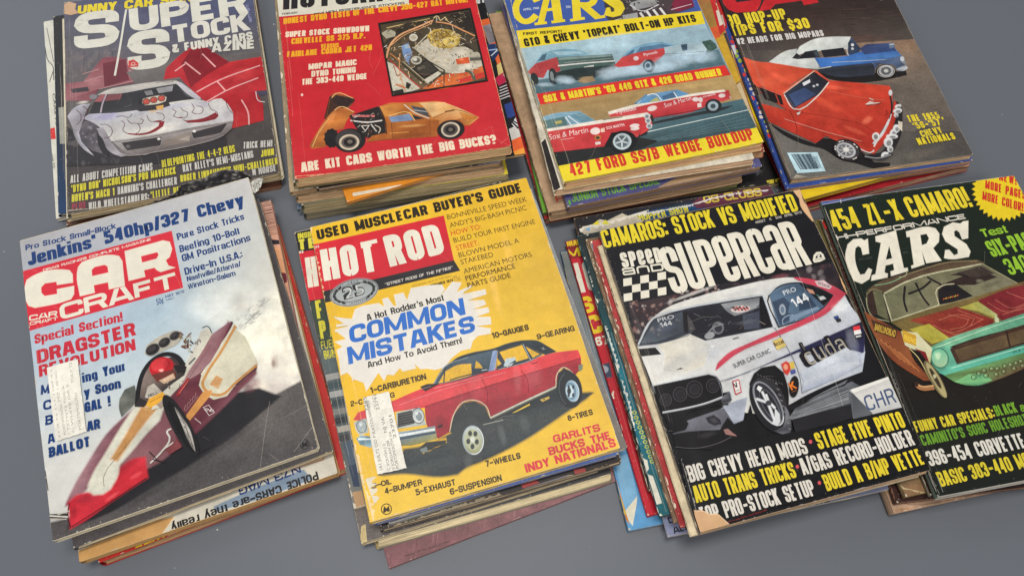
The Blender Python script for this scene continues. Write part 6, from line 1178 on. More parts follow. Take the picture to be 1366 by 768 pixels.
    A.P((206,196,176),(868,290),(892,296),(890,346),(872,330)); A.L((196,196,196),6,(650,432),(735,452),(740,444)); A.L((60,58,60),16,(690,480),(790,490),(840,460)); A.L((150,150,152),5,(690,478),(760,488),(830,470))
    A.E((32,29,30),598,446,76,54,22); A.E((60,56,56),594,446,66,46,22); A.E((176,176,178),590,446,52,36,22); A.E((110,110,112),590,446,40,28,22)
    for k in range(8): a = .785*k; A.L((190,190,190),5,(590,446),(590+38*math.cos(a),446+27*math.sin(a)))
    A.E((214,212,206),590,444,13,11)
    for k in range(10):
        t = (20,34,90,110,150,166,210,226,286,304)[k]; A.O((214,210,204),6,596,446,66,46,22,4,t0=t,t1=t+12)
    A.P((206,190,180),(694,202),(720,186),(742,194),(775,192),(740,202)); A.L((206,196,186),5,(715,170),(738,180)); A.L((120,50,40),4,(700,206),(780,196)); A.L((150,40,34),4,(805,230),(812,250),(800,262))
    for s_, a, b, h in (("THE 1955,",(932,294),(1112,272),40),("'56-'57",(962,332),(1102,308),38),("CHEVY",(1000,374),(1112,350),38),("NATIONALS",(980,418),(1178,386),40)): A.B(YEL,s_,a,b,h,.54,.21,.08)
    # printed bar code
    A.P((176,204,212),(278,458),(440,455),(484,556),(330,568)); 
    for k, w in enumerate((5,3,6,3,8,4,3,6,5,3,7,4,6,3)):
        u = k/13*.62; A.L((50,62,76),w,(302+160*u,466-2*u),(352+150*u,548-8*u))
    for k in range(3): A.L((56,70,84),3,(418+8*k,478),(444+8*k,540))
    A.T((56,70,84),"5",(322,565),(332,564),14,.03)
    A.P([(150,140,124),(176,164,144),(120,116,108)],(306,602),(326,578),(400,590),(520,585),(560,600),(420,612)); A.torn((90,88,90),6,(60,30),(180,330),(300,600),seed=61,inner=-1,a=.6)
    A.wear(18, 81, (150,142,130), .0010)
# ------------------------------------------------------------------ partly hidden magazines: only what their strips show
TAN=(176,150,118); CRM=(206,192,164); PAGE=(190,170,138); DPAGE=(150,124,96)
def low_asphalt(A): A.f(.4,.2); A.grid([[(72,68,68)]*2]*2); A.wear(10,3)
def low_peach(A):
    A.f(.1,.25); A.grid([[(190,150,134),(196,152,134)],[(186,146,126),(206,150,118)],[(150,126,130),(176,150,160)],[(190,40,46),(170,150,160)]]); A.t(0,220,2.954)
    for k in range(26): y = 130+6*k; A.L((110,74,66),2.5,(985+A.r.uniform(0,20)+1.4*k,y),(1080+1.3*k,y-14+A.r.uniform(-4,4)))
    A.torn((230,214,196),14,(1020,90),(1085,130),(1130,300),seed=4); A.P((40,32,40),(1040,290),(1130,300),(1128,310),(1050,316)); A.P((206,150,110),(1060,320),(1120,330),(1132,440),(1090,430)); A.P((96,30,40),(1085,440),(1110,425),(1132,430),(1128,462),(1100,470)); A.wear(14,4)
def low_upside(A):
    A.f(.06,.14); A.grid([[(206,200,184)]*2]*2); A.t(40,576)
    A.P((196,150,92),(200,660),(640,480),(770,450),(735,500),(685,570),(680,590),(250,740)); A.L((224,200,160),4,(770,450),(735,500),(685,572))
    A.P([(134,150,166),(120,138,158)],(980,398),(1200,300),(1460,200),(1500,250),(1300,330),(1000,420)); 
    A.t(200,530); A.T((34,60,112),"N73 MAG",(800,358),(470,482),40,.05); A.T((34,31,30),"POLICE CARS-are they really",(892,392),(108,676),46,.05); A.wear(8,5)
def low_red_upside(A):
    A.f(.06,.14); A.grid([[(186,46,42)]*2]*2); A.t(200,530); A.T((222,190,40),"SPEED MECHANICS FULL DETAILS",(900,462),(-80,790),50,.06)
    A.t(40,576); A.torn((220,206,180),10,(370,740),(700,640),(1000,520),seed=3,a=.6); A.wear(16,6)
def low_blue(A): A.f(.2,.25); A.grid([[(58,82,146),(60,86,150)],[(52,76,140),(70,96,160)]]); A.wear(14,7)
def low_gray_road(A):
    A.f(.35,.25); A.grid([[(120,126,130),(150,158,166)],[(110,116,120),(140,140,138)],[(124,110,96),(116,110,104)]]); A.wear(20,8)
def low_torn_black(A):
    A.f(.08,.2); A.grid([[(44,38,36)]*3]*3); A.t(450,576); A.P((140,128,104),(270,496),(360,470),(640,384),(860,322),(870,336),(600,420),(430,490),(280,535)); A.torn((60,52,44),12,(275,500),(640,384),(860,322),seed=8)
    for k in range(8): A.L((96,84,70),3,(300+60*k,510-17*k),(340+60*k,490-17*k))
    A.P((150,56,52),(980,280),(1060,255),(1080,270),(990,300)); A.P((150,60,56),(1260,200),(1320,190),(1330,215),(1270,225)); A.P((120,116,120),(1000,300),(1240,225),(1240,240),(1010,320)); A.wear(26,9,(170,150,120),.002)
def low_inside(A):
    A.f(.05,.12); A.grid([[(34,36,36)]*2,[(36,40,38)]*2,[(86,96,98)]*2,[(70,80,84)]*2,[(120,118,112)]*2]); A.t(380,220,2.954)
    A.P((200,38,52),(48,345),(140,330),(190,520),(95,535)); A.T((210,198,60),"INSIDE",(52,292),(126,280),22,.05); A.B((214,204,70),"TE",(58,336),(118,326),42,.6,.24,.1); A.T(CREAM,"“",(60,370),(76,367),30,.03); A.B(CREAM,"HO",(92,484),(190,466),120,.5,.2,.1)
    A.P((58,70,58),(100,540),(190,520),(230,700),(140,720)); A.B((206,196,56),"FI",(128,606),(186,594),72,.6,.22,.2); A.B((206,196,56),"PA",(142,686),(206,672),72,.6,.22,.15); A.T((200,190,60),"FUEL",(146,728),(200,716),34,.0); A.T((200,190,60),"BUILD",(158,766),(218,752),34,.0)
    A.t(430,360); A.T((206,196,60),"BUG",(10,468),(90,450),38,.0)
    for k, c in enumerate(((150,150,146),(60,76,80),(160,162,160),(50,64,70),(120,120,116),(40,46,52),(166,160,150),(60,60,64))): y = 560+46*k; A.P(c,(6+12*k,y),(120+12*k,y-22),(126+12*k,y+10),(12+12*k,y+32))
    A.t(450,440); A.torn((196,186,166),26,(0,60),(30,330),(70,560),(110,760),seed=9,inner=-1)
    A.t(450,576); A.P((70,84,100),(30,60),(80,40),(110,250),(80,240)); A.P((46,58,80),(60,180),(100,170),(120,290),(86,290)); A.P((176,140,100),(80,320),(130,310),(160,430),(110,450)); A.torn((206,196,176),22,(0,100),(60,320),(100,470),(120,560),seed=19,inner=-1)
    A.wear(26,10)
def low_brownroad(A): A.f(.5,.25); A.grid([[(104,96,92)]*2]*2); A.t(450,576); A.P((190,170,120),(120,600),(128,500),(150,490),(160,590)); A.wear(20,11)
def low_darkstrip(A): A.f(.1,.2); A.grid([[(66,66,68)]*2]*2); A.t(450,576); A.P((196,176,136),(420,568),(560,530),(700,490),(720,505),(520,545)); A.P((86,98,104),(320,590),(500,530),(470,560)); A.P((180,150,60),(205,600),(230,600),(225,615)); A.wear(24,12)
def low_mauve(A):
    A.f(.14,.4); A.grid([[(128,88,92),(124,84,88)],[(120,80,84),(140,98,100)]]); A.t(450,576)
    for k in range(34): x = A.r.uniform(280,1250); A.L(A.r.choice(((160,120,120),(96,60,66),(146,104,106))),A.r.uniform(3,8),(x,700-.36*(x-280)-A.r.uniform(0,60)),(x+6,660-.36*(x-280)-A.r.uniform(0,70)),a=.5)
    A.T((70,44,50),"See pg. 101 for details of offer",(360,664),(600,586),11,.0); A.wear(16,13,(190,160,156))
def low_tornspine(A):
    A.f(.1,.3); A.grid([[(206,190,158),(210,196,168),(190,170,140)]]*2); A.t(760,240); A.torn((110,96,80),10,(110,270),(190,500),(270,768),seed=15,inner=-1,a=.6); A.wear(24,14,(120,104,84))
def low_redspine(A):
    A.f(.1,.3); A.grid([[(170,60,58),(176,60,58)],[(150,40,44),(160,50,50)]]); A.t(760,240); A.torn((214,200,176),10,(80,270),(110,330),(140,470),seed=16,inner=-1); A.torn((206,190,166),8,(120,420),(190,640),(230,768),seed=17,inner=-1,a=.8); A.P((90,120,140),(96,290),(110,290),(128,370),(112,370)); A.wear(30,15,(214,200,176),.0025)
def low_tanspine(A):
    A.f(.1,.3); A.grid([[(120,96,74),(90,70,56)]]*2); A.t(760,240); A.torn((200,184,156),9,(56,260),(100,440),(170,700),seed=18,inner=-1,a=.9); A.wear(26,16,(200,186,160),.0025)
def low_teal(A):
    A.f(.08,.25); A.grid([[(40,46,46)]*2,[(36,60,62)]*2,[(24,90,104)]*2,[(22,98,112)]*2,[(20,84,92)]*2]); A.t(600,560)
    for k in range(11): A.E((190,190,60),985+9.5*k,-40+26*k,10,8); A.E((26,94,106),985+9.5*k,-40+26*k,5,4)
    A.P((210,206,190),(988,180),(1010,165),(1020,200),(1052,215),(1060,260),(1040,285),(1082,300),(1130,440),(1080,455),(1050,330),(1000,220)); A.t(560,420)
    A.torn((196,200,190),14,(985,60),(1050,260),(1120,500),(1160,740),seed=20,inner=-1); A.P((20,110,124),(1060,280),(1085,300),(1095,360),(1070,340)); A.wear(30,17,(206,206,190),.0025)
def low_black_ragged(A):
    A.f(.08,.2); A.grid([[(34,32,34),(36,40,50),(90,50,62)],[(38,34,34)]*3]); A.t(760,240)
    A.P((34,70,112),(345,180),(640,128),(700,120),(760,160),(340,240)); A.T((206,196,60),"CHOPPER SHOW",(350,226),(640,170),40,.04); A.P((100,48,66),(655,128),(690,96),(740,104),(790,80),(860,78),(880,60),(1000,48),(1060,56),(1040,120),(680,150)); A.T((206,180,70),"OS CLUBS",(720,128),(1030,84),44,.04)
    A.P((190,180,160),(60,270),(70,250),(120,240),(160,212),(200,220),(280,180),(310,195),(350,190),(400,230),(200,270),(80,290)); A.torn((214,208,192),22,(50,262),(110,240),(200,225),(350,180),(420,160),seed=21); A.torn((206,204,200),12,(345,185),(500,160),(650,132),seed=22); A.torn((206,200,196),14,(650,130),(760,95),(880,70),(1060,52),seed=23)
    A.P((206,190,60),(120,240),(150,215),(160,240)); A.P((206,196,60),(170,235),(190,212),(215,240)); A.P((120,160,190),(80,262),(110,250),(105,275)); A.wear(24,18)
def low_lilac(A): A.f(.06,.14); A.grid([[(126,132,160)]*2]*2); A.t(600,560); A.T((36,34,40),"DART",(1172,552),(1330,500),34,.06); A.T((36,34,40),"ALL NEW",(1196,606),(1420,540),34,.06); A.t(900,530); A.T((30,34,60),"ROADSTER",(960,500),(1160,448),30,.06); A.P((36,34,36),(500,640),(830,540),(820,570),(520,660)); A.wear(16,19)
def low_red_rod(A):
    A.f(.05,.12); A.grid([[(120,36,36)]*2]+[[(186,34,48)]*2]*5); A.t(740,300,8.)
    A.P((196,36,50),(110,375),(330,340),(500,900),(250,900)); A.T((226,190,40),"BRAND",(116,232),(330,205),62,.06); A.B((226,196,40),"MU",(138,352),(400,310),96,.7,.26,.1); A.B(CREAM,"HO",(226,735),(470,690),330,.5,.24,.1); A.E(CREAM,176,424,14,12)
    A.t(740,240,2.732); A.B((226,196,40),"S",(100,490),(150,478),62,.8,.28,.1); A.B((226,196,40),"C",(128,566),(180,552),70,.8,.28,.1); A.T(CREAM,"'67",(144,608),(200,596),34,.05)
    A.t(560,420); A.P((54,66,86),(955,270),(1010,255),(1025,330),(985,335),(960,310)); A.E((150,160,170),985,290,20,18); A.T(CREAM,"Y",(1022,450),(1050,442),40,.04); A.t(600,560); A.P((186,34,48),(915,130),(960,110),(1060,540),(1010,550)); A.wear(16,20)
def low_blue_sky(A):
    A.f(.06,.14); A.grid([[(120,124,120)]*2,[(116,124,128)]*2,[(112,130,142)]*2,[(90,146,190)]*2,[(90,150,196)]*2]); A.t(600,560); A.P((120,172,206),(880,200),(950,180),(1000,400),(930,490)); A.P((216,212,190),(932,490),(1000,405),(996,440),(975,560),(960,540)); A.P((196,120,50),(868,300),(890,320),(960,560),(935,590)); A.P((206,176,60),(876,330),(890,335),(940,500),(932,505)); A.P((90,150,190),(920,500),(960,560),(985,575),(940,590)); A.wear(12,21)
def low_olive(A): A.f(.12,.35); A.grid([[(96,90,52),(90,82,56)],[(120,96,70),(110,86,60)]]); A.t(1026,510); A.T((196,176,50),"PRO STOCK",(690,520),(960,440),38,.06); A.P([(140,108,78),(120,92,66)],(700,560),(830,530),(890,600),(760,640)); A.torn((190,170,130),12,(680,525),(720,560),(850,590),seed=25); A.wear(20,22)
def low_darkred(A): A.f(.1,.2); A.grid([[(70,40,36),(130,36,40)],[(60,40,36),(50,40,36)]]); A.t(1026,220); A.P((170,44,36),(240,300),(290,300),(310,340),(260,350)); A.T((190,170,60),"9",(250,260),(280,254),30,.06); A.wear(16,23)
def low_tanback(A): A.f(.12,.4); A.grid([[(170,140,116),(172,142,118)]]*2); A.t(1026,510); A.L((110,84,66),3,(985,615),(1010,598),(1120,585),(1240,560),(1366,520)); A.L((120,92,70),2.5,(700,640),(760,650),(1000,620)); A.S((150,110,70),720,680,60,20,0,.6); A.S((120,90,70),800,600,80,40,0,.4); A.wear(20,24,(206,184,160))
def low_cream(A): A.f(.08,.2); A.grid([[(206,196,170)]*2]*2); A.t(50,120); A.P((60,60,50),(340,668),(420,648),(430,665),(345,688)); A.wear(14,25)
def low_navy(A): A.f(.06,.2); A.grid([[(30,32,34),(30,40,60)],[(34,38,44),(34,60,96)],[(30,58,96)]*2]); A.t(50,0); A.P((150,150,140),(112,570),(148,566),(150,768),(120,768)); A.P((40,38,38),(80,52),(150,40),(150,570),(112,575)); A.wear(14,26)
def low_white_lines(A):
    A.f(.05,.1); A.grid([[(206,204,190)]*2]*2); A.t(50,0); A.L((60,58,60),4,(40,250),(60,330),(80,350),(86,400)); A.L((70,70,70),4,(64,440),(84,380),(88,430)); A.L((80,80,80),3,(50,150),(86,330)); A.P((206,50,48),(60,690),(92,680),(98,740),(66,745)); A.T((70,70,70),"CARS 73",(80,500),(96,670),13,.02); A.t(50,120); A.P((206,50,48),(60,210),(92,200),(98,262),(66,265)); A.T((60,60,60),"HOW TO",(66,330),(84,420),12,.02); A.wear(10,27)
def low_brown(A): A.f(.2,.3); A.grid([[(110,74,60)]*2]*2); A.wear(8,28)
def low_tornnavy(A):
    A.f(.08,.2); A.grid([[(150,132,104),(150,140,130),(160,164,190)],[(160,140,110),(60,60,80),(150,156,186)]]); A.t(360,110)
    A.P((52,52,70),(520,560),(620,530),(700,515),(900,480),(960,460),(1010,470),(1000,490),(700,540),(560,570)); A.P((50,52,66),(980,462),(1040,440),(1120,430),(1080,470),(1010,485)); A.torn((220,206,180),26,(130,590),(400,556),(520,545),(660,520),(820,500),(960,490),seed=31); A.torn((214,200,176),16,(160,570),(520,550),(800,505),(1260,435),seed=32,a=.9); A.wear(20,29,(220,206,180),.003)
def low_orange(A): A.f(.05,.12); A.grid([[(222,140,40)]*2]*2); A.t(360,110); A.P((226,214,190),(440,590),(700,545),(705,556),(445,608)); A.wear(8,30)
def low_yelgray(A): A.f(.1,.2); A.grid([[(110,106,92),(206,186,60)]]*2); A.wear(16,31)
def low_bluegray(A): A.f(.1,.2); A.grid([[(96,112,130)]*2]*2); A.wear(16,32)
def low_comics(A):
    A.f(.06,.14); A.grid([[(28,27,30)]*2]*3); A.t(360,0); A.T((206,206,206),"VA",(1100,24),(1166,10),34,.06)
    A.P((214,100,50),(1120,112),(1190,96),(1240,180),(1285,320),(1275,400),(1240,420),(1200,300),(1130,140)); A.P([(130,124,130),(150,146,150),(90,80,84)],(1135,140),(1180,128),(1230,210),(1170,240)); A.P((32,50,92),(1160,240),(1230,230),(1235,270),(1190,330)); A.L((150,170,200),8,(1168,270),(1230,262)); A.L((206,210,214),6,(1180,300),(1235,250)); A.P((196,176,110),(1210,350),(1260,310),(1270,370),(1220,410)); A.P((176,36,70),(1200,420),(1270,370),(1280,430),(1220,460)); 
    for k in range(5): A.L((196,190,190),6,(1225,470+16*k),(1290,445+16*k)); A.L((30,28,30),6,(1228,478+16*k),(1294,453+16*k))
    A.P((46,66,130),(1250,560),(1330,530),(1340,600),(1270,640)); A.P((206,206,206),(1290,660),(1330,600),(1345,640),(1310,690)); A.L((30,30,34),8,(1275,630),(1350,680)); A.P((150,146,140),(1280,700),(1350,660),(1370,720),(1300,740))
    A.t(360,110); A.P((224,98,50),(1290,310),(1380,270),(1390,340),(1300,370)); A.P((226,150,60),(1300,370),(1390,335),(1395,370),(1310,395)); A.P((200,196,190),(1275,250),(1350,215),(1370,275),(1290,310)); A.L((36,34,40),9,(1270,190),(1340,260)); A.wear(14,33)
def low_green(A): A.f(.05,.15); A.grid([[(104,160,50)]*2]*3); A.t(360,0); A.P((196,214,150),(1225,90),(1245,85),(1250,110),(1232,115)); A.P((190,206,150),(1262,180),(1290,175),(1300,225),(1270,230)); A.P((34,34,32),(1290,330),(1350,320),(1400,560),(1340,580)); A.wear(10,34)
def low_whitepages(A): A.f(.1,.3); A.grid([[(206,198,180)]*2]*2); A.t(690,110); A.P((40,36,36),(120,330),(150,300),(230,560),(190,590)); A.wear(20,35,(120,100,80))
def low_redyellow(A):
    A.f(.06,.2); A.grid([[(176,44,42),(186,44,42)],[(150,120,90),(150,110,60)],[(120,90,70),(176,140,56)],[(110,60,56),(140,100,60)],[(96,40,46),(130,46,52)]]); A.t(950,0)
    A.P((186,44,44),(-20,-30),(50,-30),(84,150),(40,190)); A.P((206,196,180),(20,60),(44,50),(60,130),(40,140)); A.P((196,156,48),(20,200),(60,190),(150,430),(120,450)); A.P((60,60,60),(60,180),(80,175),(130,300),(110,310)); A.P((196,176,140),(110,470),(150,440),(240,680),(200,700)); A.P((206,90,50),(-10,150),(30,140),(44,200),(10,210)); A.torn((200,180,150),10,(44,0),(110,200),(280,680),seed=71,a=.8); A.wear(26,36,(206,190,150),.002)
def low_junior(A): A.f(.06,.2); A.grid([[(84,84,128),(80,80,124)],[(78,78,122),(86,86,130)]]); A.t(690,110); A.B((106,160,60),"JUNIOR STOCK SPECIAL",(296,640),(760,542),46,.42,.15,.06); A.P([(170,140,108),(150,120,92)],(750,560),(870,498),(1250,440),(1250,480),(900,560)); A.P((90,160,60),(270,630),(282,628),(288,650),(278,655)); A.wear(14,37)
def low_tan_p(A): A.f(.1,.3); A.grid([[(170,140,110)]*2]*2); A.t(690,110); A.B((190,60,50),"PONTIAC",(212,640),(560,560),38,.5,.18,.08); A.wear(20,38,(206,180,150))
def low_blackyel(A): A.f(.08,.2); A.grid([[(34,33,34)]*2]*2); A.t(690,110); A.P((206,190,60),(1340,540),(1366,520),(1366,560),(1345,566)); A.P((70,70,76),(1260,460),(1310,470),(1280,500)); A.T((206,190,60),"72",(1350,570),(1440,550),50,.06); A.wear(16,39)
def low_pattern(A):
    A.f(.06,.16); A.grid([[(50,74,142)]*2]*3); A.t(950,0)
    for k in range(22): A.E(A.r.choice(((214,186,50),(206,96,50),(150,170,60),(214,200,190),(206,60,50))),106+9.5*k+A.r.uniform(-14,10),200+25*k,A.r.uniform(6,12),A.r.uniform(5,9),A.r.uniform(0,90),8)
    A.P((206,206,210),(95,245),(120,240),(130,290),(105,295)); A.P((190,46,48),(20,-20),(60,-20),(80,150),(50,170)); A.P((206,190,180),(30,90),(55,80),(70,140),(45,150)); A.wear(18,40)
def low_yellow(A): A.f(.05,.12); A.grid([[(222,190,36)]*2]*2); A.wear(10,41)
def low_darkcar(A): A.f(.1,.2); A.grid([[(48,44,44)]*3,[(50,44,42),(46,42,42),(130,70,40)]]); A.t(980,90); A.L((170,170,170),3,(880,560),(960,545),(1040,548),(1110,530),(1100,555)); A.L((150,150,150),3,(930,560),(1000,570)); A.P((190,110,50),(1195,520),(1240,500),(1250,530),(1210,545)); A.wear(18,42,(180,140,110),.002)
def low_red(A): A.f(.06,.16); A.grid([[(170,40,48)]*2]*2); A.wear(14,43,(210,180,160))
def low_tanedge(A): A.f(.12,.3); A.grid([[(168,142,110),(160,136,106)]]*2); A.wear(24,45,(206,184,150),.002)
def low_gray(A): A.f(.15,.25); A.grid([[(110,108,96),(100,100,90)]]*2); A.wear(16,44)

# ------------------------------------------------------------------ the eight stacks, listed from the top down
# (label, art, thickness, corner a, pixel a, corner b, pixel b, cover, pages, spine, torn spine)
def top(n): return TOPS[n]
TOPS = {'ss':(-0.43169,0.28176,0.34657,0.20217,0.27354),'hc':(-0.21624,0.33044,0.29612,0.21091,0.27600),'cars':(0.03852,0.35573,0.34028,0.20961,0.27600),'chev':(0.26852,0.39780,0.27045,0.20346,0.27600),
        'cc':(-0.33407,-0.00507,0.44617,0.20984,0.27505),'hr':(-0.09363,0.03212,0.37835,0.21277,0.27330),'sc':(0.16817,0.04936,0.33789,0.20700,0.27797),'hp':(0.36349,0.09799,0.27547,0.20800,0.28073)}
TOPZ = {'ss':.01891,'hc':.04607,'cars':.04659,'chev':.02843,'cc':.03621,'hr':.03748,'sc':.04198,'hp':.0365}
o_, y_ = solve('TL', (1093.5, 269.4), 'BL', (1246, 659), .0361, .2105, .2843); TOPS['hp'] = (o_[0], o_[1], y_, .2105, .2843)
E_ = (206,196,172)
